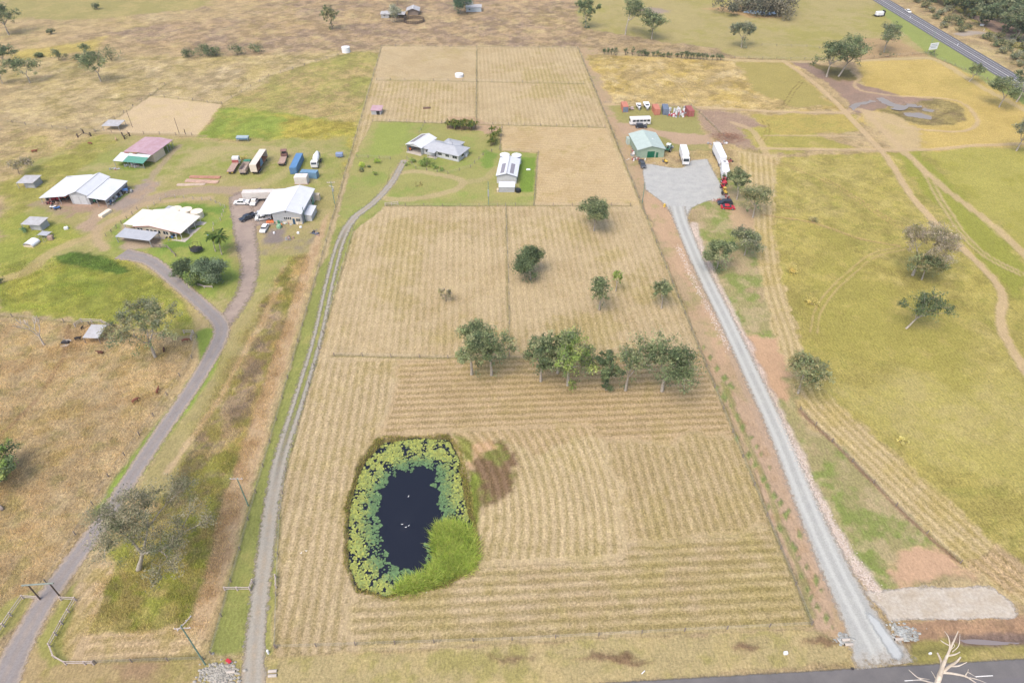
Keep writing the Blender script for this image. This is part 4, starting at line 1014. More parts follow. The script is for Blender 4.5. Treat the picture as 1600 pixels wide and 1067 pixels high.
TREES = [
 # the row of gums across the lot
 ("gum_tree", "leftmost tall gum of the row across the mown lot, wide round crown", 737, 585, 15.5, 6.0, 11, GUM, 4200, dict(group="gum trees in a row across the lot", lowskirt=4)),
 ("gum_tree", "second gum from the left in the row, upright crown touching its left neighbour", 768, 586, 15.2, 5.0, 12, GUM, 3400, dict(group="gum trees in a row across the lot", lowskirt=3)),
 ("gum_tree", "slender gum with bare straight pale trunk, third from the left in the row", 845, 596, 14.0, 4.2, 13, DARKG + GUM, 2200, dict(group="gum trees in a row across the lot", trunk=.55)),
 ("gum_tree", "dark gum standing behind the tall pale one in the middle of the row", 871, 583, 14.0, 4.4, 14, DARKG + GUM, 2800, dict(group="gum trees in a row across the lot", lowskirt=4)),
 ("gum_tree", "tall yellowish gum with white trunk in the middle of the row", 887, 602, 16.5, 5.9, 15, YG + GUM, 4000, dict(group="gum trees in a row across the lot", lowskirt=5)),
 ("gum_tree", "narrow dark columnar gum leafy to the ground, third from the row's right end", 947, 609, 12.5, 3.2, 16, DARKG, 2000, dict(group="gum trees in a row across the lot", lowskirt=16, trunk=.25)),
 ("gum_tree", "ragged open gum with bare gaps, second from the right end of the row", 977, 610, 14.8, 4.2, 17, GUM, 1500, dict(group="gum trees in a row across the lot", lowskirt=6, clump=.9)),
 ("gum_tree", "biggest spreading gum closing the right end of the row", 1034, 611, 16.6, 7.4, 18, DARKG + GUM, 5200, dict(group="gum trees in a row across the lot", lowskirt=4)),
 # single trees of the lot
 ("round_tree", "dense round dark green tree alone in the middle of the mown lot", 829, 437, 9.6, 4.6, 21, DARKG, 6000, dict(trunk=.22, clump=2.0, lowskirt=6, bulk=1.01)),
 ("round_tree", "round olive tree on a visible trunk near the fence corner of the lot", 928, 361, 11.0, 4.6, 22, GUM, 5000, dict(trunk=.35, clump=1.6)),
 ("gum_tree", "tall narrow two tier gum right of the round dark tree", 936, 484, 11.5, 3.4, 23, DARKG + GUM, 1700, dict(trunk=.35, clump=1.0, lowskirt=5)),
 ("sapling", "thin wispy sapling just right of the two tier gum", 962, 455, 7.5, 1.2, 24, YG, 320, dict(clump=.6, kids=(2, 2), tw=.03)),
 ("gum_tree", "small open gum against the right boundary fence of the lot", 1033, 482, 9.0, 3.4, 25, GUM, 1500, dict(clump=.9)),
 ("sapling", "small grey sapling alone in the left middle paddock", 697, 470, 4.6, 1.8, 26, OLIVE + GREYP, 420, dict(clump=.5, tw=.03, bark=M_BARK_GREY)),
 # right side near the drive
 ("gum_tree", "white trunked gum with domed crown nearest the parked tractors", 1151, 312, 11.0, 4.2, 31, GUM, 3400, dict(trunk=.4)),
 ("gum_tree", "spreading gum on the mown strip behind the red and black cars", 1176, 340, 12.0, 5.2, 32, GUM + OLIVE, 2800, dict(trunk=.3)),
 ("gum_tree", "grey green gum at the bend of the windrow strip", 1163, 399, 9.0, 4.2, 33, GUMG + GUM, 3200, dict(clump=1.3)),
 ("gum_tree", "domed gum beside the gravel drive below the yard", 1120, 420, 10.0, 4.6, 34, GUM, 3800, dict(lowskirt=2, clump=1.5)),
 ("gum_tree", "patchy half bare gum leaning over the red soil beside the drive", 1247, 614, 12.5, 5.2, 35, OLIVE + GUM, 3000, dict(clump=1.2)),
 ("gum_tree", "huge thin crowned grey gum on the olive paddock", 1426, 430, 17.0, 8.2, 36, GREYP + GREYP + OLIVE, 6500, dict(levels=4, kids=(2, 3), clump=1.5, size=.34, tw=.05)),
 ("gum_tree", "low olive gum tucked in front of the huge grey one", 1440, 437, 9.0, 4.6, 37, OLIVE + GUM, 2600, dict(clump=1.1)),
 ("gum_tree", "dark flat topped gum with bright white leaning limbs on the olive paddock", 1416, 513, 11.8, 5.0, 38, DARKG, 1900, dict(trunk=.45, spread=.55, lean=.25)),
 ("gum_tree", "pale open gum cut by the right picture edge near the far track", 1588, 236, 13.0, 5.0, 39, GUMG, 1700, dict()),
 # northern trees
 ("gum_tree", "tall bushy gum, left one of the three beyond the top fence", 915, 44, 16.0, 6.0, 41, DARKG + GUM, 2600, dict(lowskirt=8, size=.6)),
 ("gum_tree", "tallest gum on a straight pale trunk, middle one of the three beyond the top fence", 977, 55, 19.0, 7.5, 42, GUM, 3200, dict(trunk=.5, size=.6)),
 ("gum_tree", "broad gum, right one of the three beyond the top fence", 1018, 62, 14.0, 7.0, 43, GUM, 2400, dict(size=.6, lowskirt=4)),
 ("round_tree", "lone rounded grey green tree in the far green paddock", 1158, 75, 13.0, 6.8, 44, GUMG, 2600, dict(size=.6, lowskirt=3)),
 ("gum_tree", "left trunk of the big double gum beside the brown earthworks", 1291, 121, 17.5, 7.5, 45, DARKG + GUM, 3600, dict(size=.55)),
 ("gum_tree", "right leaning trunk of the big double gum beside the brown earthworks", 1310, 120, 19.0, 8.5, 46, GUM, 4000, dict(size=.55, lean=.3)),
 ("gum_tree", "open gum between the double gum and the roadside billboard", 1381, 82, 14.0, 6.6, 47, GUMG + GUM, 2400, dict(size=.55)),
 ("gum_tree", "small leaning gum at the fence below the highway", 1514, 128, 9.5, 4.2, 48, GUM, 1200, dict(lean=.3)),
 ("gum_tree", "wide gum at the right picture edge below the highway", 1561, 168, 14.0, 7.0, 49, GUM, 3000, dict(size=.5)),
 ("gum_tree", "dark gum behind the wide one where the highway leaves the picture", 1588, 160, 15.0, 6.0, 50, DARKG, 2400, dict(size=.5, lean=.2)),
 # west trees
 ("gum_tree", "large sparse gum with forked white trunk beside the open feed shelter", 243, 558, 16.5, 8.4, 61, OLIVE + GUM + GUMG, 6500, dict(levels=4, kids=(2, 3), clump=1.3, size=.36, tw=.035, spread=.8)),
 ("gum_tree", "big see-through gum overhanging the west driveway near the gateway", 216, 889, 20, 9.6, 62, [(128, 124, 96), (112, 114, 84), (138, 132, 106), (100, 106, 74)], 11000, dict(levels=4, kids=(3, 3), clump=1.5, size=.27, tw=.045, spread=.62, lean=.42)),
 ("gum_tree", "dark leafed gum cut by the left picture edge beside the dry paddock", 2, 752, 6.5, 5.2, 63, DARKG + YG, 3200, dict(lowskirt=8, trunk=.2)),
 ("garden_tree", "left bushy dark tree of the garden trio by the forked driveway", 288, 431, 4.6, 3.2, 64, DARKG, 1800, dict(trunk=.15, clump=1.3, lowskirt=10)),
 ("garden_tree", "small yellow green tree in the middle of the garden trio", 307, 445, 4.2, 2.6, 65, YG + DARKG, 1500, dict(trunk=.15, clump=1.1, lowskirt=10)),
 ("garden_tree", "tallest grey green tree on the right of the garden trio", 338, 442, 8.0, 4.4, 66, [(96, 114, 84), (112, 128, 96), (80, 98, 70)], 4200, dict(trunk=.2, clump=1.7, lowskirt=14)),
 ("wattle_tree", "low brownish bare topped tree behind the small grey shed", 30, 272, 6.0, 5.0, 67, OLIVE + GREYP, 1500, dict(size=.36, clump=1.1, bark=M_BARK_GREY)),
 ("gum_tree", "large gum at the top left corner of the picture", 14, 55, 17.0, 8.0, 68, DARKG + GUM, 2800, dict(size=.6)),
 ("gum_tree", "round crowned gum standing forward of the scrub line", 158, 128, 14.5, 7.0, 69, GUM, 3000, dict(size=.5, trunk=.45)),
 ("gum_tree", "broad flat crowned gum left of the round crowned one", 47, 130, 12.0, 6.4, 70, GUM, 1800, dict(size=.5)),
 ("gum_tree", "gum cut by the left edge at the end of the scrub line", 8, 100, 10.0, 6.0, 71, DARKG, 1600, dict(size=.55)),
 ("gum_tree", "thin small gum at the left picture edge below the scrub line", 4, 131, 8.0, 3.4, 72, GUM, 700, dict()),
 ("gum_tree", "tall narrow dull gum beside the far worn track", 519, 46, 13.0, 4.6, 73, OLIVE + DARKG, 1600, dict(size=.55, lowskirt=6, bark=M_BARK_GREY)),
 ("garden_tree", "silvery bush tree in front of the far long roofed shed", 616, 35, 9.0, 5.0, 74, [(142, 144, 120), (158, 158, 134), (120, 128, 100)], 1900, dict(size=.5, clump=2, lowskirt=8)),
 ("bare_tree", "brown leafless looking tree behind the far long roofed shed", 621, 8, 11.0, 6.0, 75, [(186, 160, 112), (164, 140, 104)], 800, dict(size=.5, bark=M_BARK_GREY)),
 ("garden_tree", "dense blue green tree beside the far pale shed", 719, 22, 10.0, 5.6, 76, [(70, 98, 72), (84, 112, 80), (60, 86, 62)], 2800, dict(size=.5, clump=2, lowskirt=10, trunk=.2)),
 ("garden_tree", "small dome of yellow green foliage in the bed before the lot house", 667, 259, 2.6, 2.6, 77, YG, 900, dict(size=.35, trunk=.2, clump=.8)),
]
for nm, lb, px, py, H, R, sd, cols, Nn, kw in TREES:
    tree(nm, lb, px, py, H, R, sd, cols, Nn, **kw)
# scrub line and bushes
def bush(name, label, px, py, H, R, seed, cols=DARKG, N=500, size=.4, group=None, cat="bush", loc=None):
    rs = np.random.RandomState(seed); loc = loc or gat(px, py)
    t = thing(name, label, cat, loc, 0, group)
    k = 9 if R < 8 else 40; tips = np.stack([rs.normal(0, R * .4, k), rs.normal(0, R * .4, k), H * (.35 + .4 * rs.rand(k))], 1)
    mb = MB()
    for q in tips[:5]: mb.cyl((0, 0, -.1), q, .08, .03, 4, caps=False)
    mb.build("stem", M_BARK_GREY, t)
    leafmesh("foliage", t, rs, tips, N, min(R * .6, H * .5), size, cols, .8)
    return t
scr = [("dark bush on the far plain just left of the two tone scrub tree", 62, 90, 2.5, 2.2), ("upright dark scrub tree on the far plain left of the round crowned gum", 92, 95, 6, 3.2), ("low dark bush behind the round crowned gum, on its left", 122, 93, 3, 2.6), ("tall dark scrub tree peeping over the round crowned gum", 136, 86, 6.5, 3.4), ("bushy scrub tree touching the round crowned gum on its right", 175, 95, 7.5, 5.5),
       ("small scrub bush at the left end of the middle scrub clump", 293, 90, 4.5, 3.4), ("largest bushy tree of the middle scrub clump", 314, 88, 6.5, 4.6), ("dark twin of the largest bush in the middle scrub clump", 327, 88, 6, 4.0), ("small tree closing the right end of the middle scrub clump", 338, 88, 5.5, 3.4),
       ("lone scrub tree right of the middle scrub clump", 371, 86, 5.5, 4.2), ("brownish scrub tree nearest the white tank track", 402, 81, 5, 4.6), ("lone dark bush high on the top left plain", 152, 15, 4, 2.6), ("tiny bush below the big corner gum", 79, 54, 3.0, 2.2)]
for i, (lb, px, py, H, R) in enumerate(scr):
    bush("scrub_bush", lb, px, py, H, R, 100 + i, DARKG + [(116, 118, 84)], 750, .5)
hp = [(944, 86, 2.6), (950, 86, 2.9), (955, 86, 2.6), (962, 87, 3.1), (977, 87, 3.0), (988, 87, 3.8), (998, 88.5, 2.4), (1003, 88.5, 3.0), (1007, 88, 2.6), (1012, 89, 1.8), (1020, 89, 2.2), (1025, 89, 2.4), (1032, 89, 1.6), (1037, 90, 1.6),
      (1042, 90, 1.8), (1047, 91, 2.2), (1058, 90, 2.0), (1064, 92, 2.9), (1069, 92, 3.0), (1074, 92, 2.8), (1079, 93, 2.9), (1084, 93, 2.7), (1089, 93, 2.8), (1094, 93.5, 2.6), (1099, 94, 2.6), (1104, 94, 2.6), (1112, 95, 2.9), (1120, 95, 2.9), (1126, 95, 2.6)]
for i, (px, py, H) in enumerate(hp):
    bush("hedge_shrub", "dark upright shrub in the gappy planted line beyond the right of the lot", px, py, H * 1.5, 1.15 + .3 * (i % 3 == 0), 140 + i, DARKG, 260, .36, "shrubs planted in a line", "shrub")
g = [("yellow leafed shrub in the lot's side lawn, the larger one by the boundary", 566, 262, 2.4, 1.5, [(176, 184, 52), (140, 160, 48)]), ("round bright shrub in the side lawn, right of the larger yellow one", 590, 255, 2.0, 1.3, [(150, 172, 50), (112, 138, 44)]),
     ("dark little shrub under the larger yellow shrub", 565, 268, 1.3, 1.0, DARKG), ("tiny seedling shrub in the middle of the side lawn", 577, 262, 1.0, .7, DARKG), ("small upright shrub nearest the lane in the side lawn", 586, 274, 1.8, .8, YG),
     ("thin brownish seedling shrub in the side lawn", 564, 268.5, 1.2, .9, OLIVE), ("bright green bush at the left of the front garden bed", 643, 253, 1.4, 1.7, YG), ("low spreading bush left of the front garden bed", 636, 257, .9, 1.5, YG), ("long bed bush, nearest the lane side of the right garden bed", 674, 261, 1.1, 1.2, YG),
     ("middle bush of the right garden bed", 681, 263.5, 1.1, 1.2, YG), ("end bush of the right garden bed towards the sheds", 689, 266, 1.1, 1.3, YG), ("yellowing weed clump on the homestead grass behind the tipper", 380, 251, 1.6, 2.6, [(190, 172, 80), (150, 146, 70)]),
     ("yellow bush on the windrow edge of the olive paddock", 1238, 425, 2.0, 2.4, [(206, 182, 92), (180, 166, 84)]), ("second yellow bush further down the windrow edge", 1268, 475, 1.6, 2.4, [(204, 184, 100), (176, 164, 84)]), ("small grey weed bush beside the cattle path on the olive paddock", 1268, 346, 1.8, 1.8, OLIVE),
     ("green shrubbery below the open gum near the billboard", 1386, 89, 2.6, 5.5, DARKG), ("dark weeds round the foot of the billboard", 1455, 86, 1.6, 3.0, DARKG), ("dry scrub growing on the loop lawn mound", 654, 290, .6, 2.0, [(170, 160, 92), (150, 144, 80)]), ("small dark shrub at the left picture edge beside the green field", 2, 443, 2.4, 1.4, DARKG),
     ("low green bush beside the shaded foot of the small lower shed", 38, 362, 1.4, 1.3, [(96, 130, 90), (80, 116, 70)]), ("pale dry clump in the near olive paddock", 1410, 692, .8, 1.6, [(200, 190, 110), (180, 170, 96)])]
for i, (lb, px, py, H, R, cl) in enumerate(g):
    bush("shrub", lb, px, py, H, R, 180 + i, cl, 420, .28, None, "shrub")
# island of trees in the far dam
bush("dam_tree_clump", "dark dome of swamp trees standing in the far dam", 1189, 22, 11, 17, 230, [(106, 104, 84), (92, 94, 74), (120, 114, 92)], 9000, 1.15, None, "tree clump")
# wood beyond the highway
wood0 = None; rs0 = random.Random(5); WOODC = [(96, 112, 76), (112, 122, 84), (84, 100, 70), (124, 128, 92)]
protos = []
for i in range(5):
    protos.append(tree("wood_tree", "tree of the dense dark wood beyond the highway", 0, 0, 12 + i, 6.4, 300 + i, WOODC, 2600, group="trees of the wood beyond the highway", size=.85, lowskirt=14, loc=(4000 + 20 * i, 0, 0)))
cnt = 0; used = set()
def along(px, py, nn): return at(px, py)
wp = []
for a, b in ((1455, 2), (1470, -8), (1488, 8), (1500, -10), (1515, 4), (1530, -12), (1532, 14), (1545, 2), (1548, 26), (1562, -8), (1565, 12), (1560, 34), (1578, 22), (1582, 42), (1590, 2), (1596, 28), (1598, 52), (1608, 14), (1615, 44), (1590, 68), (1606, 66),
             (1490, -30), (1520, -35), (1550, -32), (1580, -28), (1610, -20), (1462, -28), (1440, -20), (1630, 10), (1632, 40), (1640, 70), (1505, 20), (1522, 30), (1482, -18), (1625, -10), (1570, 52), (1536, 38), (1478, 12), (1495, -2), (1512, -20), (1528, 6), (1540, 16), (1556, -20), (1572, 2), (1586, 14), (1600, 40), (1612, 30), (1555, 20), (1548, -2), (1575, 36)):
    wp.append((a, b))
for (a, b) in wp:
    x, y, _ = at(a + rs0.uniform(-4, 4), b + rs0.uniform(-3, 3)); pr = protos[cnt % 5]
    if cnt < 5: o = pr; o.location = (x, y, 0)
    else: o = copy_tree(pr, None, (x, y, 0), rs0.uniform(0, 6.28), None, rs0.uniform(.8, 1.15))
    cnt += 1
bp0 = bush("roadside_bush", "grey green bush of the scrub between the highway and the wood", 0, 0, 3.6, 3.2, 260, GUMG + OLIVE, 700, .6, "bushes along the far side of the highway", loc=(4200, 0, 0))
bp1 = bush("roadside_bush", "grey green bush of the scrub between the highway and the wood", 0, 0, 4.4, 3.6, 261, DARKG + OLIVE, 800, .6, "bushes along the far side of the highway", loc=(4230, 0, 0))
first = {0: 1, 1: 1}
for i, (a, b) in enumerate(((1432, 4), (1444, 12), (1455, 20), (1462, 30), (1470, 24), (1478, 36), (1490, 30), (1498, 40), (1484, 18), (1500, 50), (1550, 66), (1560, 74), (1566, 84), (1575, 80), (1585, 92), (1596, 88), (1592, 104), (1606, 100), (1578, 72), (1560, 60), (1610, 118), (1425, -6), (1475, 44), (1512, 46), (1600, 76), (1541, 62))):
    x, y, _ = at(a, b); pr = (bp0, bp1)[i % 2]
    if first[i % 2]: first[i % 2] = 0; pr.location = (x, y, 0)
    else: copy_tree(pr, None, (x, y, 0), i * 1.3, None, .7 + .5 * ((i * 7) % 10) / 10)
# bananas
def banana(name, label, pts, seed, hh):
    t = thing(name, label, "banana clump", gat(*pts[0])); rs = np.random.RandomState(seed); o = np.array(t.location)
    mb = MB(); V = []; T = []
    for (px, py) in pts:
        for k in range(3):
            b = np.array(gat(px, py)) - o + (rs.normal(0, .7), rs.normal(0, .7), 0); h = hh * (.6 + .4 * rs.rand())
            mb.cyl(b, b + (rs.normal(0, .15), rs.normal(0, .15), h * .62), .14, .1, 6)
            for l in range(9):
                a = rs.rand() * 6.28; L = 1.3 + .9 * rs.rand(); tip = b + (0, 0, h * .6); w = .28; el = .2 + rs.rand()
                col = np.array(alb([(150, 164, 70), (122, 144, 62), (172, 166, 88), (104, 128, 56)][rs.randint(4)], .5)) * (.75 + .5 * rs.rand())
                d = np.array((cos(a), sin(a), 0)); s = np.array((-sin(a), cos(a), 0)) * w
                p1 = tip + d * L * .5 + (0, 0, el * L * .55); p2 = tip + d * L + (0, 0, el * L * .35 - .2)
                V += [tip - s * .3, tip + s * .3, p1 + s, p1 - s, p1 - s, p1 + s, p2 + s * .2, p2 - s * .2]; T += [[*col, 1]] * 8
    mb.build("stem_cluster", mat("banana stem", (150, 130, 100), .8, .2), t)
    npmesh("leaves", V, np.arange(len(V)).reshape(-1, 4), M_LEAF, t, [("tint", 'FLOAT_COLOR', np.array(T))])
banana("banana_clump", "wide banana plantation clump along the lot's rear lawn fence", [(702 + 5.4 * i, 200 + (i % 3) + i * .5) for i in range(8)] + [(705 + 7 * i, 198 + i * .3) for i in range(6)], 51, 3.8)
banana("banana_clump", "tall narrow banana clump beside the lawn's right fence", [(766, 227), (770, 228), (768, 222), (773, 220), (775, 214), (771, 211)], 52, 4.2)
# palms in the homestead garden
def palm(label, px, py, H, seed):
    t = thing("palm_tree", label, "palm", gat(px, py)); rs = np.random.RandomState(seed); mb = MB()
    p = np.zeros(3)
    for k in range(6):
        q = p + (.05 * k, 0, H / 6); mb.cyl(p, q, .2 - .015 * k, .19 - .015 * k, 8, caps=False); p = q
    mb.build("trunk", M_BARK_PALE, t); V = []; T = []
    for l in range(20):
        a = 6.28 * l / 20 + rs.rand() * .3; el = .9 - 1.3 * rs.rand(); L = 2.8 + .6 * rs.rand(); prev = p.copy(); d = np.array((cos(a), sin(a), el)); d /= np.linalg.norm(d)
        col = np.array(alb([(118, 150, 66), (96, 128, 56), (144, 164, 80)][rs.randint(3)], .5))
        for k in range(7):
            nx = prev + d * L / 7; d = d + (0, 0, -.17); d /= np.linalg.norm(d)
            s = np.array((-sin(a), cos(a), 0)) * (.55 * (1 - abs(k - 2.5) / 6)); dr = np.array((0, 0, -.28))
            for sg in (1, -1):
                V += [prev, nx, nx + s * sg + dr, prev + s * sg + dr]; T += [[*(col * (.7 + .6 * rs.rand())), 1]] * 4
            prev = nx
    npmesh("fronds", V, np.arange(len(V)).reshape(-1, 4), M_LEAF, t, [("tint", 'FLOAT_COLOR', np.array(T))])
palm("left palm behind the garden trio, partly hidden by its taller neighbour", 337, 393, 6.0, 91)
palm("taller right palm above the garden trio", 347, 398, 6.8, 92)
# dead trees
tree("dead_tree", "bleached leafless tree standing in the dry paddock left of the feed shelter", 69, 539, 10.5, 2.9, 83, N=0, levels=3, kids=(3, 3), spread=.30, bark=M_BARK_WHITE, up=.8, trunk=.24, tw=.085)
dt = thing("dead_tree", "big bleached dead tree reaching up in front of the near road", "tree", at(1456, 1096), 0)
rs = np.random.RandomState(4)
def topix(px, py, z):  # a limb end at height z over the ground, relative to the tree's foot
    a = at(px, py, z); return np.array(a) - np.array(dt.location)
mb = MB()
def limb(pts, r0, r1, n=9):
    P = [np.array(p, float) for p in pts]; Q = smooth_path(P, 4)
    for i in range(len(Q) - 1):
        t0, t1 = i / (len(Q) - 1), (i + 1) / (len(Q) - 1)
        j0 = rs.normal(0, .04, 3) * 0
        mb.cyl(Q[i], Q[i + 1], r0 + (r1 - r0) * t0, r0 + (r1 - r0) * t1, n, caps=(i == len(Q) - 2))
fork = topix(1469, 1053, 11); 
limb([(0, 0, -.2), (0, 0, 4), topix(1462, 1078, 8), fork], .62, .38)
top = topix(1480, 1024, 15)
limb([fork, topix(1473, 1040, 13), top], .36, .2); limb([top, topix(1490, 1002, 17), topix(1497, 986, 19)], .18, .05)
limb([top, topix(1484, 1010, 16.5), topix(1482, 995, 18), topix(1476, 986, 19)], .14, .03); limb([topix(1483, 1008, 16.5), topix(1474, 1003, 17.5), topix(1470, 1000, 18)], .09, .05)
limb([top, topix(1492, 1022, 16), topix(1500, 1018, 17)], .15, .06); limb([topix(1488, 1018, 16), topix(1498, 1008, 17), topix(1500, 990, 18)], .07, .02)
limb([topix(1486, 1014, 16), topix(1492, 1008, 17), topix(1486, 1003, 17.5)], .06, .02)
limb([fork, topix(1471, 1035, 13), topix(1465, 1020, 15)], .26, .12)
limb([fork, topix(1484, 1040, 13), topix(1494, 1034, 14.5), topix(1501, 1026, 15.5)], .26, .1); limb([topix(1484, 1040, 13), topix(1497, 1040, 14), topix(1511, 1034, 15)], .16, .04)
limb([topix(1472, 1050, 11.5), topix(1490, 1052, 12.5), topix(1508, 1056, 13.5), topix(1520, 1063, 14), topix(1532, 1072, 14.5)], .2, .06); limb([topix(1508, 1056, 13.5), topix(1512, 1050, 14.5), topix(1520, 1054, 15), topix(1526, 1058, 15.5)], .08, .02)
limb([topix(1512, 1050, 14.5), topix(1513, 1045, 15)], .05, .02); limb([topix(1515, 1058, 13.8), topix(1530, 1062, 14.5), topix(1546, 1069, 15)], .07, .02)
limb([topix(1463, 1068, 9.5), topix(1448, 1064, 11), topix(1434, 1058, 12), topix(1420, 1046, 13)], .15, .04); limb([topix(1448, 1064, 11), topix(1436, 1062, 12), topix(1426, 1062, 12.5)], .06, .03); limb([topix(1434, 1058, 12), topix(1445, 1060, 12.5), topix(1453, 1061, 13)], .05, .02)
limb([topix(1464, 1064, 10), topix(1459, 1054, 11.5), topix(1455, 1048, 12.5)], .07, .03)
mb.build("trunk", M_BARK_WHITE, dt)
# tall rough grass as real tufts where it stands near enough to read
def tuftfield(name, label, poly, n, h0, h1, w, cols, seed, prob=None):
    q = scatter(poly, n, seed, None, prob); rj = np.random.RandomState(seed + 1); q = q + rj.normal(0, .55, q.shape) * (1 + 1.5 * rj.rand(len(q), 1) ** 3)
    tag(blades(name, q, ground_z, h0, h1, w, cols, seed, .9, vcol=.25, gain=1.12, follow=.8), label, "grass", kind="stuff")
tuftfield("tall_grass", "tall yellow and green rough grass on the strip left of the lot boundary", [(455, 402), (482, 398), (478, 440), (440, 560), (402, 700), (350, 860), (318, 985), (135, 992), (150, 930), (182, 860), (262, 772), (300, 690), (360, 560), (410, 470)], 60000, .2, .5, .12,
          [(196, 178, 110), (166, 160, 82), (212, 190, 134), (140, 150, 66), (178, 156, 104)], 401, lambda x, y: sstep(.36, .6, fbm(x, y, 3, 4, 55)))
tuftfield("dry_grass", "dry straw coloured tussock grass in the paddock left of the west driveway", [(-40, 498), (100, 507), (262, 528), (290, 545), (280, 580), (212, 690), (140, 790), (112, 850), (50, 915), (0, 955), (-60, 1000), (-120, 800)], 60000, .15, .36, .12,
          [(216, 190, 140), (196, 168, 116), (226, 202, 156), (178, 158, 98)], 402, lambda x, y: sstep(.36, .6, fbm(x, y, 2.2, 4, 56)))
tuftfield("field_grass", "lush yellow green grass of the field below the homestead", [(0, 416), (85, 404), (205, 408), (255, 440), (300, 496), (262, 512), (100, 490), (0, 482)], 14000, .15, .35, .13, [(176, 182, 84), (154, 166, 66), (196, 188, 104)], 403, lambda x, y: sstep(.38, .6, fbm(x, y, 3, 4, 57)))

# ------------------------------------------------------------------ building materials
M_WROOF = mat("white steel roof", (240, 243, 246), .45, .05, .6, wave=2.2, wavedir='X', g=.68)
M_WROOFY = mat("white steel roof across", (240, 243, 246), .45, .05, .6, wave=2.2, wavedir='Y', g=.68)
M_CREAM = mat("cream steel roof", (252, 245, 230), .5, .05, .6, wave=6.0, g=.68)
M_GREYR = mat("light grey roof", (206, 209, 214), .5, .06, .7, wave=6.0, g=.62)
M_ZINC = mat("weathered zinc sheet", (206, 206, 208), .5, .12, .8, wave=5.0, second=(180, 176, 172))
M_WALLW = mat("white wall sheet", (222, 224, 226), .6, .08, 1.0, wave=7.0, wavedir='X')
M_WALLG = mat("grey wall sheet", (196, 198, 202), .6, .08, 1.0, wave=7.0, wavedir='X')
M_WALLC = mat("cream wall", (228, 214, 190), .7, .06, 1.0)
M_PINK = mat("faded pink roof", (206, 176, 186), .6, .10, .5, wave=5.0, second=(190, 150, 154))
M_TEAL = mat("green roof sheet", (104, 168, 146), .55, .06, 1.0, wave=5.0)
M_TRIM = mat("dull red trim", (168, 104, 92), .6, .1, 2)
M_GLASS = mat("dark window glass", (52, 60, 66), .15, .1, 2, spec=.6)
M_FRAME = mat("white frame", (232, 232, 230), .5, .03, 3)
M_DARK = mat("dark opening", (62, 58, 56), .9, .2, 1)
M_STEEL = mat("galvanised post", (176, 178, 176), .5, .1, 3)
M_TIMB = mat("grey timber", (160, 146, 134), .85, .2, 3)
M_TIMBD = mat("dark timber", (104, 90, 80), .9, .2, 3)
M_RAIL = mat("pale weathered rail", (216, 204, 196), .8, .15, 3, second=(190, 172, 162))
M_CONC = mat("concrete", (204, 194, 182), .9, .1, .8)
M_DIRT = mat("bare dirt", (176, 148, 126), .95, .15, .7)
M_SOLAR = mat("solar panel", (158, 152, 158), .25, .05, 1.0, wave=3.0, wavedir='Y', spec=.5)
M_SAGE = mat("sage roof", (196, 212, 204), .5, .05, .6, wave=5.0)
M_SAGEW = mat("sage wall", (168, 190, 170), .6, .05, .8, wave=6.0, wavedir='X')
M_DGREEN = mat("dark green door", (22, 112, 84), .5, .06, 2, wave=9.0, wavedir='Z')
M_TANKC = mat("cream tank", (240, 228, 206), .6, .05, 1.0, g=.8)
M_TANKW = mat("white tank", (238, 240, 244), .5, .04, 1.0, g=.8)
M_BLUE = mat("blue band", (58, 84, 170), .5, .05, 2)
M_POLEG = mat("green grey treated pole", (128, 158, 142), .8, .1, 2)
M_POLEB = mat("brown pole", (136, 118, 100), .85, .15, 2)

def bldg(name, label, cat, x, y, deg): return thing(name, label, cat, (x, y, -.05), radians(deg))
def gable_walls(t, W, D, he, hr, m, x0=0, y0=0, rx=None, front=True, back=True, left=True, right=True, name="wall", th=.12):
    """W across x, ridge runs along y at rx"""
    rx = W / 2 if rx is None else rx; mb = MB()
    def gab(y):
        pf = [(x0, 0), (x0 + W, 0), (x0 + W, he), (x0 + rx, hr), (x0, he)]; mb.prism(pf, y, y + th)
    if front: gab(y0)
    if back: gab(y0 + D - th)
    if left: mb.box(x0 + th / 2, y0 + D / 2, 0, th, D - 2 * th - .01, he)
    if right: mb.box(x0 + W - th / 2, y0 + D / 2, 0, th, D - 2 * th - .01, he)
    return mb.build(name, m, t)
def gable_roof(t, W, D, he, hr, m, x0=0, y0=0, rx=None, ov=.35, name="roof", mr=None, th=.10):
    rx = W / 2 if rx is None else rx; sl = (hr - he) / rx; sr_ = (hr - he) / (W - rx); mb = MB(); u = .06
    a, b = y0 - ov, y0 + D + ov
    zl, zr = he - sl * ov + u, he - sr_ * ov + u; R_ = hr + u; c = x0 + rx
    mb.slab([(x0 - ov, a, zl), (c, a, R_), (c, b, R_), (x0 - ov, b, zl)], th)
    mb.slab([(c + .002, a, R_), (x0 + W + ov, a, zr), (x0 + W + ov, b, zr), (c + .002, b, R_)], th)
    o = mb.build(name, m, t)
    r_ = MB(); r_.prism([(c - .22, R_ - .22 * sl + .01), (c + .22, R_ - .22 * sr_ + .01), (c + .22, R_ - .22 * sr_ + .05), (c, R_ + .07), (c - .22, R_ - .22 * sl + .05)], a - .02, b + .02); r_.build("ridge_cap", mr or M_FRAME, o)
    return o
def skillion(t, x0, x1, y0, y1, z00, z10, m, z01=None, z11=None, name="roof", th=.09):
    """z at (x0,y0),(x1,y0),(x0,y1),(x1,y1)"""
    z01 = z00 if z01 is None else z01; z11 = z10 if z11 is None else z11
    return MB().slab([(x0, y0, z00), (x1, y0, z10), (x1, y1, z11), (x0, y1, z01)], th).build(name, m, t)
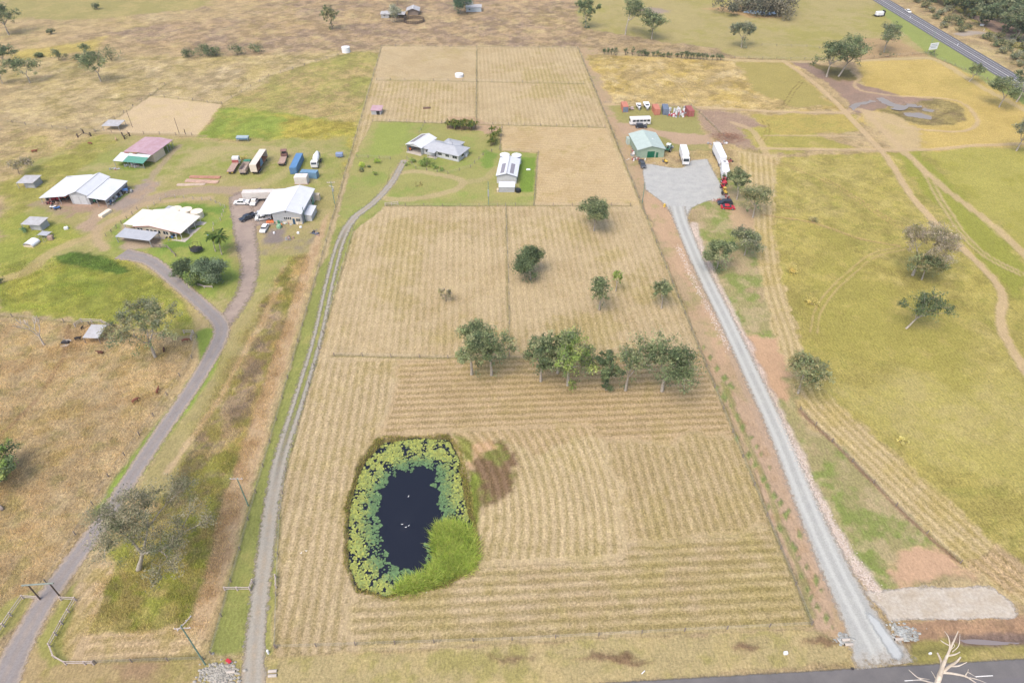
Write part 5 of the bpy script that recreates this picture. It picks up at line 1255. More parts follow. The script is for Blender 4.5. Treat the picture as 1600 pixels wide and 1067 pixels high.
def posts(t, pts, h, m=None, r=.07, name="post"):
    for i, p in enumerate(pts):
        hh = h[i] if isinstance(h, (list, tuple)) else h
        o = MB().box(0, 0, 0, r * 2, r * 2, hh).build(name, m or M_STEEL, t); o.location = (p[0], p[1], 0)
def window(t, x, y, z, w, h, face='f', glass=None, mull=1, name="window"):
    """face f: front wall (y const, looking -y); r: right wall (x const, looking +x)"""
    fr, gl = MB(), MB(); d = .05
    if face == 'f':
        fr.box(x + w / 2, y - d / 2, z, w + .14, d, .07); fr.box(x + w / 2, y - d / 2, z + h, w + .14, d, .07); fr.box(x - .035, y - d / 2, z + .07, .07, d, h - .07); fr.box(x + w + .035, y - d / 2, z + .07, .07, d, h - .07)
        for k in range(1, mull + 1): fr.box(x + w * k / (mull + 1), y - d / 2, z + .07, .05, d, h - .07)
        gl.box(x + w / 2, y - .012, z + .05, w, .02, h)
    else:
        fr.box(x + d / 2, y + w / 2, z, d, w + .14, .07); fr.box(x + d / 2, y + w / 2, z + h, d, w + .14, .07); fr.box(x + d / 2, y - .035, z + .07, d, .07, h - .07); fr.box(x + d / 2, y + w + .035, z + .07, d, .07, h - .07)
        gl.box(x + .012, y + w / 2, z + .05, .02, w, h)
    f = fr.build(name, M_FRAME, t); gl.build("pane", glass or M_GLASS, f)
def door(t, x, y, w, h, m, name="door"):
    o = MB().box(x + w / 2, y - .03, 0.02, w, .06, h).build(name, m, t)
    MB().box(x + w * .86, y - .075, h * .45, .08, .03, .12).build("handle", M_STEEL, o)

# --- west homestead: machinery shed
t = bldg("machinery_shed", "big white roofed machinery shed with a closed gabled bay between two open lean-tos", "shed", -149.9, 208.2, -6)
gable_walls(t, 6.6, 13.4, 3.7, 5.0, M_WALLG); gable_roof(t, 6.6, 13.4, 3.7, 5.0, M_WROOFY, mr=M_GREYR)
skillion(t, -10.6, -.42, -1.2, 14.9, 2.3, 3.55, M_WROOFY, name="lean_to_roof"); skillion(t, 7.02, 13.6, -1.2, 12.8, 3.5, 2.8, M_WROOFY, name="lean_to_roof")
MB().box(-5.2, 14.1, 0, 10.2, .1, 2.7).build("rear_wall", M_WALLG, t); MB().box(-10.2, 7.5, 0, .1, 13.4, 2.2).build("side_wall", M_WALLG, t)
MB().box(10.1, 12.3, 0, 6.2, .1, 2.7).build("rear_wall", M_WALLG, t); MB().box(13.2, 5.5, 1.7, .1, 12.5, 1.0).build("side_skirt", M_WALLG, t)
o = MB().box(1.9, -.04, .02, 2.4, .06, 3.3).build("door", M_WALLW, t); o = MB().box(4.5, -.04, .02, 2.4, .06, 3.3).build("door", M_WALLW, t)
posts(t, [(-10.2, -.9), (-6.8, -.9), (-3.4, -.9), (-10.2, 6), (13.2, -.9), (13.2, 4), (13.2, 9), (10, -.9)], [2.2, 2.6, 3.0, 2.2, 2.7, 2.7, 2.7, 3.0])
MB().box(1.2, 6, 0.02, 24, 15, .05).build("dirt_floor", M_DIRT, t)
# --- pink roofed barn
t = bldg("open_barn", "open barn with faded pink roof and a white and green skillion across its front", "barn", -146.0, 241.6, -11.5)
MB().slab([(0, 0, 3.5), (6.4, 0, 3.9), (6.4, 13.6, 3.9), (0, 13.6, 3.5)], .1).slab([(6.402, 0, 3.9), (12, 0, 3.3), (12, 13.6, 3.3), (6.402, 13.6, 3.9)], .1).build("roof", M_PINK, t)
MB().slab([(-.9, -5.6, 2.45), (3.2, -5.6, 2.45), (3.2, -.1, 3.3), (-.9, -.1, 3.3)], .08).slab([(3.2, -1.8, 3.05), (11.6, -1.8, 3.05), (11.6, -.1, 3.3), (3.2, -.1, 3.3)], .08).build("front_roof", M_WROOF, t)
MB().slab([(3.202, -5.6, 2.45), (11.6, -5.6, 2.45), (11.6, -1.81, 3.04), (3.202, -1.81, 3.04)], .08).build("front_roof", M_TEAL, t)
mb = MB()
for x_, w_ in ((.8, 1.8), (4.3, 1.6)): mb.box(x_ + w_ / 2, -.4, 3.42, w_, .5, .14)
mb.build("barge_patch", M_TRIM, t)
MB().box(8.6, 4.0, 0, 6.4, 6.6, 3.0).build("enclosed_room", M_WALLC, t); MB().box(3.0, 1.2, 0, 3.4, 2.6, 1.3).build("stock_pen_wall", M_WALLC, t)
posts(t, [(-.7, -5.3), (5.0, -5.3), (7.4, -5.3), (11.3, -5.3), (.3, .3), (.3, 6.5), (.3, 13), (11.7, 9.5), (11.7, 13), (6.4, 13), (11.7, 11.2)], [2.4, 2.4, 2.4, 2.4, 3.4, 3.4, 3.4, 3.2, 3.2, 3.7, 3.2])
mb = MB()
for z_ in (.5, 1.0): mb.box(8.2, -5.3, z_, 6.2, .06, .12)
mb.build("pen_rail", M_STEEL, t)
# --- two small skillion sheds
def small_shed(x, y, deg, label, W=6.3, D=5.6):
    t = bldg("small_shed", label, "shed", x, y, deg)
    skillion(t, 0, W, 0, D, 2.1, 2.3, M_ZINC, 2.4, 2.6); MB().box(W * .68, D * .5, 0, W * .55, D * .75, 2.1).build("wall", M_WALLG, t)
    MB().box(W * .15, D * .82, 0, W * .28, .08, 2.2).build("back_panel", M_WALLG, t)
    posts(t, [(.2, .2), (.2, D - .2), (W * .45, .2), (W - .2, .2)], [2.05, 2.3, 2.1, 2.2])
    return t
small_shed(-174.6, 219.2, -4, "small open fronted grey shed at the far left, beside the low brown tree")
small_shed(-157.6, 191.2, -9, "small grey roofed shed nearest the white poultry house", 6.8, 4.6)
# --- cream house
t = bldg("cream_house", "large cream roofed house with side verandah and dull red trimmed front gable", "house", -120.2, 189.2, -13)
W_, D_, rx = 17.0, 10.6, 6.2
skillion(t, -.2, rx, -.5, D_, 2.75, 3.85, M_CREAM); 
MB().slab([(rx + .002, -.5, 3.85), (W_, -.5, 2.45), (W_, D_, 2.45), (rx + .002, D_, 3.85)], .09).build("roof", M_CREAM, t)
skillion(t, -4.3, -.45, .4, 10.4, 2.5, 2.6, M_CREAM, name="annex_roof")
mb = MB(); mb.prism([(.3, .05), (12.4, .05), (12.4, 2.75), (rx, 3.66), (.3, 2.70)], .0, .14); mb.prism([(.3, .05), (12.4, .05), (12.4, 2.75), (rx, 3.66), (.3, 2.70)], 9.4, 9.54)
mb.box(.37, 4.77, .05, .14, 9.2, 2.6); mb.box(12.33, 4.77, .05, .14, 9.2, 2.65); mb.build("wall", M_WALLC, t)
mb = MB(); mb.slab([(-.2, -.62, 2.72), (rx, -.62, 3.82), (rx, -.51, 3.84), (-.2, -.51, 2.74)], .18); mb.slab([(rx + .002, -.62, 3.82), (W_, -.62, 2.42), (W_, -.51, 2.44), (rx + .002, -.51, 3.84)], .16); mb.build("gable_trim", M_TRIM, t)
for x_, w_ in ((1.0, .8), (2.1, .8), (4.2, 1.0), (5.6, .9), (7.0, 1.0), (8.4, .8), (10.2, .8), (11.2, .7)): window(t, x_, -.01, 1.0, w_, 1.15, mull=0)
MB().box(9.0, 4.9, -.02, 18.4, 12.4, .09).build("floor_slab", M_CONC, t)
posts(t, [(12.8, -.3), (16.7, -.3), (16.7, 3.3), (16.7, 7), (16.7, 10.2), (14.8, -.3)], [2.6, 2.35, 2.35, 2.35, 2.35, 2.5], M_FRAME)
posts(t, [(-4.1, .6), (-4.1, 10)], 2.4, M_FRAME)
for i_, (x_, y_, lb) in enumerate(((-111.6, 201.2, "leftmost of three cream water tanks behind the cream house"), (-107.9, 200.6, "middle one of three cream water tanks behind the cream house"), (-104.0, 199.4, "rightmost of three cream water tanks behind the cream house"))):
    k = thing("water_tank", lb, "water tank", (x_, y_, -.05), 0, "cream water tanks")
    MB().cyl((0, 0, 0), (0, 0, 2.2), 1.85, 1.85, 24).build("tank_wall", M_TANKC, k)
    mb = MB(); mb.cyl((0, 0, 2.2), (0, 0, 2.55), 1.95, .5, 24); mb.cyl((0, 0, 2.55), (0, 0, 2.66), .45, .4, 12); mb.build("lid", M_TANKC, k)
t = bldg("rear_awning", "small grey flat awning left of the three cream water tanks", "awning", -115.6, 199.0, -13)
skillion(t, 0, 3.4, 0, 4.2, 2.2, 2.3, M_GREYR); posts(t, [(.2, .2), (3.2, .2), (.2, 4), (3.2, 4)], 2.15)
t = bldg("carport", "flat grey roofed carport in front of the cream house", "carport", -123.7, 183.4, -13)
skillion(t, 0, 12.2, 0, 4.9, 2.35, 2.5, M_GREYR, 2.6, 2.75); posts(t, [(.2, .2), (12, .2), (.2, 4.7), (12, 4.7), (6, 4.7)], [2.3, 2.4, 2.5, 2.6, 2.6], M_STEEL, .09)
mb = MB()
for (a, b) in (((.25, .3), (.25, 4.6)), ((12, .3), (12, 4.6))):
    for z_ in (.5, 1.0, 1.5): mb.cyl((a[0], a[1], z_), (b[0], b[1], z_), .04, n=5)
mb.build("side_rail", M_TIMB, t)
# --- workshop
t = bldg("workshop", "white gabled workshop with a wide lean-to sheltering cars on its left", "shed", -77.6, 195.0, -2)
gable_walls(t, 9.4, 16.6, 4.0, 5.2, M_WALLG, left=True); gable_roof(t, 9.4, 16.6, 4.0, 5.2, M_WROOFY)
skillion(t, -5.0, -.40, -.35, 16.9, 3.45, 3.88, M_WROOFY, name="lean_to_roof"); posts(t, [(-4.8, -.1), (-4.8, 5.5), (-4.8, 11), (-4.8, 16.5)], 3.4)
MB().box(4.7, -.03, 0.0, 9.0, .05, 1.0).build("wainscot", M_WALLC, t)
MB().box(6.6, -.055, .98, 4.4, .03, 1.6).build("wall_panel", M_WALLC, t)
for k_ in range(4): window(t, 3.7 + k_ * .62, -.07, 1.65, .42, 1.0, mull=0)
window(t, 7.5, -.09, 1.1, 1.3, 1.1, mull=2)
door(t, 6.3, -.07, .75, 2.1, mat("blue door curtain", (58, 98, 128), .7, .2, 4))
MB().box(4.6, -.02, 4.3, .35, .08, .35).build("vent", M_DARK, t)
an = MB().box(10.7, 5.2, 0, 2.4, 6.2, 2.2, top=(1, 1)).build("side_annex", M_WALLW, t); MB().slab([(9.55, 1.9, 2.55), (12.1, 1.9, 2.22), (12.1, 8.5, 2.22), (9.55, 8.5, 2.55)], .08).build("annex_roof", M_WROOFY, an)
MB().box(9.42, 13.0, 0, .04, 2.2, 2.6).build("side_panel", M_TEAL, t); mb = MB(); mb.cyl((10.0, 1.2, 0), (10.0, 1.2, 5.6), .12, n=8); mb.build("flue", mat("green pipe", (96, 130, 118), .6), t)
for y_ in (3.2, 11.2): window(t, 9.42, y_, 1.6, 1.4, 1.0, 'r')
MB().box(10.2, 16.4, 0, 1.6, 1.4, 2.3).build("rear_lean", M_WALLC, t)
# --- shelters
t = bldg("feed_shelter", "open feed shelter with one pale sloping roof beside the big sparse gum", "shelter", -110.6, 134.7, -3)
skillion(t, 0, 4.2, 0, 4.8, 2.1, 2.1, M_ZINC, 2.6, 2.6); posts(t, [(.15, .15), (4.05, .15), (.15, 4.6), (4.05, 4.6)], [2.05, 2.05, 2.5, 2.5], M_TIMB, .08)
x_, y_, _ = at(158, 196, 2.2)
t = bldg("arena_shelter", "low open shelter with a pale roof at the near corner of the sandy arena", "shelter", x_, y_, -5)
skillion(t, 0, 7.2, 0, 5.6, 2.0, 2.1, M_ZINC, 2.3, 2.4); posts(t, [(.2, .2), (7, .2), (.2, 5.4), (7, 5.4)], [1.95, 2.0, 2.2, 2.3], M_STEEL)
t = bldg("poultry_house", "low white arched poultry house with a wire run behind it", "poultry house", *at(37, 386)[:2], -10); mb = MB()
for k_ in range(8):
    a0, a1 = pi * k_ / 8, pi * (k_ + 1) / 8
    mb.slab([(1.7 - 1.7 * cos(a0), 0, .6 + .9 * sin(a0)), (1.7 - 1.7 * cos(a1), 0, .6 + .9 * sin(a1)), (1.7 - 1.7 * cos(a1), 3.4, .6 + .9 * sin(a1)), (1.7 - 1.7 * cos(a0), 3.4, .6 + .9 * sin(a0))], .05)
mb.build("arched_cover", M_TANKW, t); MB().box(1.7, 1.7, 0, 3.3, 3.3, .62).build("base", M_WALLC, t)
mb = MB()
for (a, b) in (((1, 3.5), (1, 8)), ((4.4, 3.5), (4.4, 8)), ((1, 8), (4.4, 8)), ((1, 5.8), (4.4, 5.8))):
    for z_ in (.1, 1.2): mb.cyl((*a, z_), (*b, z_), .045, n=5)
    mb.cyl((*a, 0), (*a, 1.25), .05, n=5); mb.cyl((*b, 0), (*b, 1.25), .05, n=5)
mb.build("run_frame", M_STEEL, t); MB().box(2.7, 6.6, 1.22, 3.2, 2.4, .05).build("run_cover", M_GREYR, t)
t = bldg("field_shed", "tiny pink roofed shed by the left boundary of the rear paddocks", "shed", *at(580, 180)[:2], -3)
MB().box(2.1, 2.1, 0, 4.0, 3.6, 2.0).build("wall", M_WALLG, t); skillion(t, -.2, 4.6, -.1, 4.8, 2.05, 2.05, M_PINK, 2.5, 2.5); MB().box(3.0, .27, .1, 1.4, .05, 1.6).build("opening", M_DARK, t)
MB().box(2.2, 6.2, 0, 2.6, 1.2, .7).build("trough_cover", M_TANKW, t)

# --- lot house
t = bldg("ranch_house", "long low white house with light grey hip roof on the green lawn of the lot", "house", -34.2, 247.3, -27)
mb = MB(); Wd, Dp = 15.8, 7.6
mb.box(Wd / 2, .08, 0, Wd, .16, 2.55); mb.box(Wd / 2, Dp - .08, 0, Wd, .16, 2.55); mb.box(.08, Dp / 2, 0, .16, Dp - .34, 2.55); mb.box(Wd - .08, Dp / 2, 0, .16, Dp - .34, 2.55)
mb.box(8.2, 9.4, 0, 6.6, 3.5, 2.5); mb.build("wall", M_WALLW, t)
def hip(mb, x0, y0, x1, y1, ze, zr, ov=.55):
    x0 -= ov; y0 -= ov; x1 += ov; y1 += ov; h = (y1 - y0) / 2; ym = (y0 + y1) / 2
    A, B, C_, D2 = (x0, y0, ze), (x1, y0, ze), (x1, y1, ze), (x0, y1, ze); R1, R2 = (x0 + h, ym, zr), (x1 - h, ym, zr)
    vs = [A, B, C_, D2, R1, R2] + [(p[0], p[1], ze - .14) for p in (A, B, C_, D2)]
    mb.add(vs, [(0, 1, 5, 4), (1, 2, 5), (2, 3, 4, 5), (3, 0, 4), (0, 6, 7, 1), (1, 7, 8, 2), (2, 8, 9, 3), (3, 9, 6, 0), (9, 8, 7, 6)])
mb = MB(); hip(mb, 0, 0, Wd, Dp, 2.62, 4.05); hip(mb, 4.9, 4.2, 11.5, 11.2, 2.60, 3.8, .5); mb.slab([(3.2, -2.1, 2.46), (6.6, -2.1, 2.46), (6.6, -.4, 2.75), (3.2, -.4, 2.75)], .1); mb.build("roof", M_GREYR, t)
for x_, w_ in ((1.3, 1.1), (6.9, 1.6), (10.1, 1.6), (13.2, 2.0)): window(t, x_, -.01, 1.0, w_, 1.1)
door(t, 4.9, -.01, .9, 2.1, M_GLASS, "front_door"); MB().box(4.9, -1.0, -.02, 3.6, 2.0, .16).build("porch_slab", M_CONC, t); posts(t, [(3.3, -2), (6.5, -2)], 2.35, M_WALLG)
window(t, Wd + .01, 2.2, 1.0, 1.8, 1.1, 'r'); MB().box(Wd + .35, 5.2, 0, .5, .9, 1.1).build("hot_water_unit", M_TANKW, t)
MB().box(Wd / 2, .0 - .02, 0.0, Wd, .03, .3).build("footing", M_WALLG, t)
t = bldg("barn_carport", "open fronted white carport barn with solar panels at the house's left end", "carport", -40.6, 249.2, -29)
gable_walls(t, 6.8, 10.2, 3.1, 4.1, M_WALLW, front=False, back=True); r_ = gable_roof(t, 6.8, 10.2, 3.1, 4.1, M_WROOFY)
mb = MB(); mb.slab([(.4, 1.6, 3.34), (2.6, 1.6, 3.34 + .646), (2.6, 9.6, 3.34 + .646), (.4, 9.6, 3.34)], .03); mb.build("solar_panel", M_SOLAR, r_)
MB().prism([(0, 2.9), (6.8, 2.9), (6.8, 3.1), (3.4, 4.1), (0, 3.1)], -.02, .1).build("gable_infill", M_WALLW, t); MB().box(3.4, 4.5, -.02, 6.9, 10.6, .1).build("floor_slab", M_CONC, t)
posts(t, [(.1, .05), (6.7, .05)], 3.0)
# --- lot farm shed
t = bldg("farm_shed", "tall white gabled shed with two solar arrays standing in the lot's green yard", "shed", -5.4, 223.2, -5)
gable_walls(t, 7.0, 13.8, 3.0, 4.0, M_WALLW); r_ = gable_roof(t, 7.0, 13.8, 3.0, 4.0, M_WROOFY, mr=M_GREYR)
for xa, xb, sg in ((1.1, 2.5, 1), (4.5, 5.9, -1)):
    za = 3.0 + (xa if sg > 0 else 7 - xa) / 3.5 + .09; zb = 3.0 + (xb if sg > 0 else 7 - xb) / 3.5 + .09
    MB().slab([(xa, 1.0, za), (xb, 1.0, zb), (xb, 8.6, zb), (xa, 8.6, za)], .03).build("solar_panel", M_SOLAR, r_)
mb = MB(); mb.slab([(-.35, -.40, 2.97), (3.5, -.40, 4.07), (3.5, -.36, 4.07), (-.35, -.36, 2.97)], .14); mb.slab([(3.502, -.40, 4.07), (7.35, -.40, 2.97), (7.35, -.36, 2.97), (3.502, -.36, 4.07)], .14); mb.build("barge_board", mat("dark grey trim", (96, 102, 110), .5), t)
t = bldg("garden_shed", "low white lean-to shed just in front of the tall white gabled shed", "shed", -4.7, 216.2, -1)
MB().box(2.85, 1.8, 0, 5.5, 3.3, 2.05).build("wall", M_WALLG, t); skillion(t, 0, 5.75, .0, 3.8, 2.1, 2.1, M_WROOF, 2.35, 2.35); MB().box(-.35, .9, 0, .6, 1.7, .9).build("side_box", M_WALLC, t)
for x_, y_, lb in ((-2.7, 239.6, "left white tank with blue band and conical lid behind the tall white shed"), (1.7, 239.2, "right white tank with blue band and conical lid behind the tall white shed")):
    k = thing("water_tank", lb, "water tank", (x_, y_, -.05), 0, "tall white tanks behind the shed")
    MB().cyl((0, 0, 0), (0, 0, 3.3), 1.75, 1.75, 24).build("tank_wall", M_TANKW, k); MB().cyl((0, 0, 2.75), (0, 0, 2.98), 1.77, 1.77, 24, caps=False).build("blue_band", M_BLUE, k)
    mb = MB(); mb.cyl((0, 0, 3.3), (0, 0, 3.85), 1.85, .3, 24); mb.cyl((0, 0, 3.8), (0, 0, 4.1), .28, .28, 10)
    for q_ in range(8): a = q_ * pi / 4; mb.cyl((1.6 * cos(a), 1.6 * sin(a), 3.38), (.3 * cos(a), .3 * sin(a), 3.87), .07, n=4)
    mb.build("lid", M_TANKW, k)
k = tag(MB().cyl((0, 0, 0), (0, 0, 1.1), 1.0, 1.0, 18).cyl((0, 0, 1.1), (0, 0, 1.25), .95, .3, 18).build("drum_tank", mat("black plastic", (44, 46, 50), .5)), "squat black round tank at the right end of the low lean-to shed", "water tank"); k.location = (*at(809.5, 300)[:2], 0)
def lone_tank(label, px, py, r_=2.2, h=2.2):
    k = thing("water_tank", label, "water tank", gat(px, py)); MB().cyl((0, 0, -.2), (0, 0, h), r_, r_, 24).build("tank_wall", M_TANKW, k)
    mb = MB(); mb.cyl((0, 0, h), (0, 0, h + .4), r_ * 1.03, r_ * .2, 24); mb.build("lid", M_TANKW, k)
lone_tank("white tank standing alone on the rough grass outside the lot's rear left corner", 541, 82, 2.1, 2.6)
lone_tank("squat white tank in the rear left paddock of the lot", 717.5, 120, 2.0, 1.3)
# --- green shed
t = bldg("green_shed", "pale green gabled shed with dark green roller door at the head of the gravel yard", "shed", 47.6, 243.2, 5.5)
gable_walls(t, 10.3, 14.4, 3.6, 4.9, M_SAGEW); r_ = gable_roof(t, 10.3, 14.4, 3.6, 4.9, M_SAGE, mr=M_SAGE)
MB().box(5.15, -.03, .02, 2.8, .06, 2.6).build("roller_door", M_DGREEN, t); door(t, 7.15, -.01, .85, 2.1, M_DGREEN)
mb = MB(); mb.dome((7.2, 7.0, 4.35), .3, .3, .3, 10, 3); mb.cyl((7.2, 7, 4.2), (7.2, 7, 4.4), .2, n=8); mb.build("roof_vent", M_TANKW, r_)
MB().box(-.6, 13.4, 0, 1.1, 2.4, 2.5).build("side_annex", M_SAGE, t)
mb = MB(); mb.slab([(-.35, -.42, 3.5), (5.15, -.42, 4.93), (5.15, -.37, 4.93), (-.35, -.37, 3.5)], .16); mb.slab([(5.152, -.42, 4.93), (10.65, -.42, 3.5), (10.65, -.37, 3.5), (5.152, -.37, 4.93)], .16); mb.build("barge_board", M_SAGE, t)
# --- far sheds
x_, y_, _ = at(595, 22, 2.4)
t = bldg("long_shed", "far long shed with pale brown roof half hidden by a silvery tree", "shed", x_, y_, -3)
gable_walls(t, 4.6, 5.4, 2.2, 2.9, M_WALLG, 0, 0); skillion(t, -.4, 14.2, -.5, 3.2, 2.3, 2.2, M_ZINC, 3.1, 2.9); skillion(t, -.4, 14.2, 3.21, 6.4, 3.05, 2.85, M_ZINC, 2.3, 2.2, name="rear_roof"); MB().box(9.2, 5.6, 0, 9, .1, 2.2).build("rear_wall", M_TIMBD, t)
posts(t, [(6.5, 0), (9, 0), (11.5, 0), (14, 0)], 2.2, M_TIMB); window(t, 1.5, -.01, 1.0, 1.0, .8)
x_, y_, _ = at(635, 17, 2.6)
t = bldg("yard_shed", "far square timber shed with a wide pale gable roof beside the round yard", "shed", x_, y_, 2)
gable_walls(t, 6.2, 6.2, 2.6, 3.8, M_TIMB, .6); gable_roof(t, 7.4, 7.6, 2.6, 3.9, M_ZINC, 0, -.7)
posts(t, [(.1, -.4), (7.3, -.4), (7.3, 6.6)], 2.5, M_TIMB)
x_, y_, _ = at(727, 19.5, 0)
t = bldg("pale_shed", "far pale blue walled shed with two level cream roof beside the dark round tree", "shed", x_ + .5, y_, 4)
MB().box(4.6, 2.6, 0, 9.2, 5.2, 2.5).build("wall", mat("pale blue wall", (196, 208, 216), .6, .05), t); skillion(t, -.3, 9.6, -.3, 5.6, 2.55, 2.6, M_ZINC, 2.9, 2.95)
MB().box(1.8, 7.2, 0, 4.2, 3.6, 3.2).build("rear_wall", M_TIMB, t); skillion(t, -.5, 4.3, 5.2, 9.4, 3.3, 3.3, M_ZINC, 3.6, 3.6, name="rear_roof"); window(t, 1.6, -.01, 1.0, .9, .9)
# --- billboard, roadside sign frame
t = thing("billboard", "white roadside billboard with faint grey writing, on two posts below the highway", "sign", gat(1455, 84), radians(18))
mb = MB(); MB().box(0, 0, 2.0, 5.2, .18, 3.2).build("board", M_TANKW, t)
for x_ in (-2.2, 2.2): MB().box(x_, .25, 0, .2, .2, 4.6).build("post", M_TIMB, t)
for z_, w_ in ((4.4, 3.6), (3.6, 4.6), (2.9, 3.2)): mb.box(-.2, -.10, z_, w_, .02, .28)
mb.build("lettering", mat("faded grey print", (178, 186, 196), .6), t)
t = thing("water_trailer", "white tank on a dark trailer frame at the far corner by the highway verge", "trailer", gat(1373, 26), radians(10))
MB().rbox(0, 0, .8, 4.4, 2.6, 1.9, .5).build("tank", M_TANKW, t); mb = MB(); mb.box(0, 0, .45, 5.6, 2.8, .3); mb.box(2.6, 0, .75, .3, 2.8, 2.4); mb.box(-3.6, 0, .5, 2.2, .2, .2); mb.build("frame", M_DARK, t)
for sx in (-1, 1):
    for sy in (-1.3, 1.3): MB().cyl((sx, sy - .12, .45), (sx, sy + .12, .45), .45, n=12).build("wheel", M_DARK, t)

# ------------------------------------------------------------------ fences, gateway, poles
def fence(name, label, pts, sp, h, mpost, rails, mrail, pr=.07, skip=0, rr=.02, board=False, wide=0):
    P = [np.array(gat(*p)) for p in pts]; t = thing(name, label, "fence", tuple(P[0])); o = np.array(P[0]); base = None; mb = MB(); n_ = 0
    for a, b in zip(P[:-1], P[1:]):
        L = np.linalg.norm((b - a)[:2]); k = max(1, int(round(L / sp))); prev = None
        ang_ = atan2(b[1] - a[1], b[0] - a[0])
        for i in range(k + 1):
            q = a + (b - a) * i / k; q[2] = float(ground_z(q[0], q[1])); q = q - o
            if i < k or b is P[-1]:
                if base is None: base = MB().box(0, 0, -.2, pr * 2, pr * 2, h + .2).build("post", mpost, t); base.location = q
                elif n_ < 98: c_ = base.copy(); COL.objects.link(c_); c_.parent = t; c_.location = q; c_.rotation_euler = (0, 0, ang_)
                n_ += 1
            if prev is not None:
                for z in rails:
                    if board: 
                        m_ = (prev + q) / 2; Ls = np.linalg.norm((q - prev)[:2]); mb.box(m_[0], m_[1], m_[2] + z, Ls, .08, rr, rz=ang_)
                    else: mb.cyl(prev + (0, 0, z), q + (0, 0, z), rr, n=4, caps=False)
            prev = q
    mb.build("rails" if board else "wires", mrail, t)
    return t
FW = dict(sp=7, h=1.2, mpost=M_TIMB, rails=(.4, .8, 1.1), mrail=M_STEEL, pr=.08, rr=.012)
fence("wire_fence", "long wire fence down the left boundary of the lot", [(330, 1022), (400, 770), (480, 485), (545, 252), (596, 75)], **FW)
fence("wire_fence", "long wire fence down the right boundary of the lot", [(1268, 976), (1160, 715), (1050, 442), (960, 215), (903, 76)], **FW)
fence("wire_fence", "wire fence along the front of the lot by the near road", [(432, 1012), (800, 1000), (1268, 976)], **FW)
fence("wire_fence", "wire fence across the far end of the lot", [(597, 73), (745, 75), (902, 76)], **FW)
fence("wire_fence", "wire fence on the right side of the lot's gravel lane", [(430, 1012), (432, 930), (437, 810), (447, 735), (505, 520), (552, 360)], **FW)
fence("wire_fence", "cross fence between the two rows of rear paddocks", [(588, 126), (745, 128), (912, 132)], **FW)
fence("wire_fence", "fence dividing the rear paddocks down the middle", [(745, 77), (744, 194)], **FW)
fence("wire_fence", "rear garden fence behind the banana clump", [(582, 190), (745, 195), (945, 200)], **FW)
fence("wire_fence", "cross fence behind the row of gum trees", [(522, 556), (700, 560), (820, 561), (1088, 562)], **FW)
fence("wire_fence", "fence between the two middle paddocks of the lot", [(790, 322), (795, 440), (796, 556)], **FW)
fence("wire_fence", "front yard fence of the lot from the lane to the shed yard", [(605, 322), (720, 323), (834, 322), (985, 322)], **FW)
fence("wire_fence", "fence round the white gabled shed's yard on its far and right sides", [(784, 200), (781, 236), (841, 239), (834, 322)], **FW)
fence("wire_fence", "curved garden fence in front of the lot house", [(636, 248), (650, 264), (700, 272), (735, 262), (755, 243), (781, 232)], **{**FW, 'sp': 4})
fence("wire_fence", "short side fence running back from the carport barn", [(655, 209), (664, 193)], **{**FW, 'sp': 4})
fence("wire_fence", "sagging wire fence left of the lot's yellow shrubs", [(558, 246), (610, 249)], **{**FW, 'sp': 4})
fence("wire_fence", "straight wire fence at the top edge of the dry paddock", [(-20, 492), (100, 503), (180, 512)], **FW)
fence("wire_fence", "wire fence beside the west driveway along the dry paddock", [(308, 528), (300, 560), (240, 650), (170, 745), (118, 835), (72, 910)], **FW)
fence("wire_fence", "wire fence along the near road verge left of the corner pole", [(150, 1036), (318, 1030)], **FW)
fence("wire_fence", "fence of the homestead garden beside the brown gravel driveway", [(232, 327), (260, 308), (330, 314), (352, 325), (345, 345), (334, 352), (333, 378)], **{**FW, 'sp': 3.2, 'mpost': M_RAIL})
fence("wire_fence", "fence along the left edge of the cream house yard", [(166, 370), (190, 350), (215, 328)], **{**FW, 'sp': 3.2, 'mpost': M_TIMB})
fence("wire_fence", "fence along the arena's far left side", [(148, 206), (235, 150), (258, 133)], **FW)
fence("wire_fence", "fence along the arena's far right side", [(235, 150), (347, 163)], **FW)
fence("wire_fence", "fence from the arena towards the lot's rear left corner", [(347, 163), (420, 120), (545, 82)], **FW)
fence("wire_fence", "fence running along the track left of the arena", [(0, 190), (60, 198), (150, 207), (300, 212)], **FW)
fence("wire_fence", "fence behind the parked containers of the right property", [(945, 162), (1080, 167), (1130, 212)], **FW)
fence("wire_fence", "fence along the planted line of shrubs", [(940, 84), (1040, 88), (1235, 94), (1345, 93)], **FW)
fence("wire_fence", "boundary fence below the highway verge", [(1345, 93), (1445, 84), (1560, 132), (1600, 152)], **FW)
fence("wire_fence", "fence in the ditch line between green strip and windrows on the right", [(1250, 640), (1300, 690), (1400, 790), (1500, 880)], **FW)
fence("wire_fence", "fence crossing the far green paddock", [(1190, 72), (1260, 74), (1300, 80)], **FW)
FR_ = dict(sp=2.6, h=1.2, mpost=M_RAIL, rails=(.45, 1.02), mrail=M_RAIL, pr=.11, rr=.16, board=True)
fence("rail_fence", "pale timber rail fence left of the driveway gateway", [(61, 936), (37, 935), (18, 962), (-4, 996)], **FR_)
fence("rail_fence", "pale timber rail fence bending round to the road right of the gateway", [(96, 937), (119, 938), (98, 975), (79, 1010), (86, 1028), (104, 1038), (134, 1038), (147, 1038)], **FR_)
fence("rail_fence", "short pale rail fence left of the lot's lane near the corner pole", [(352, 922), (391, 922), (395, 910)], **FR_)
fence("rail_fence", "short pale rail section right of the lot's lane near the road", [(431, 902), (432, 918)], **FR_)
fence("rail_fence", "pale rail fence by the open feed shelter", [(118, 511), (128, 503), (160, 505), (175, 513)], **FR_)
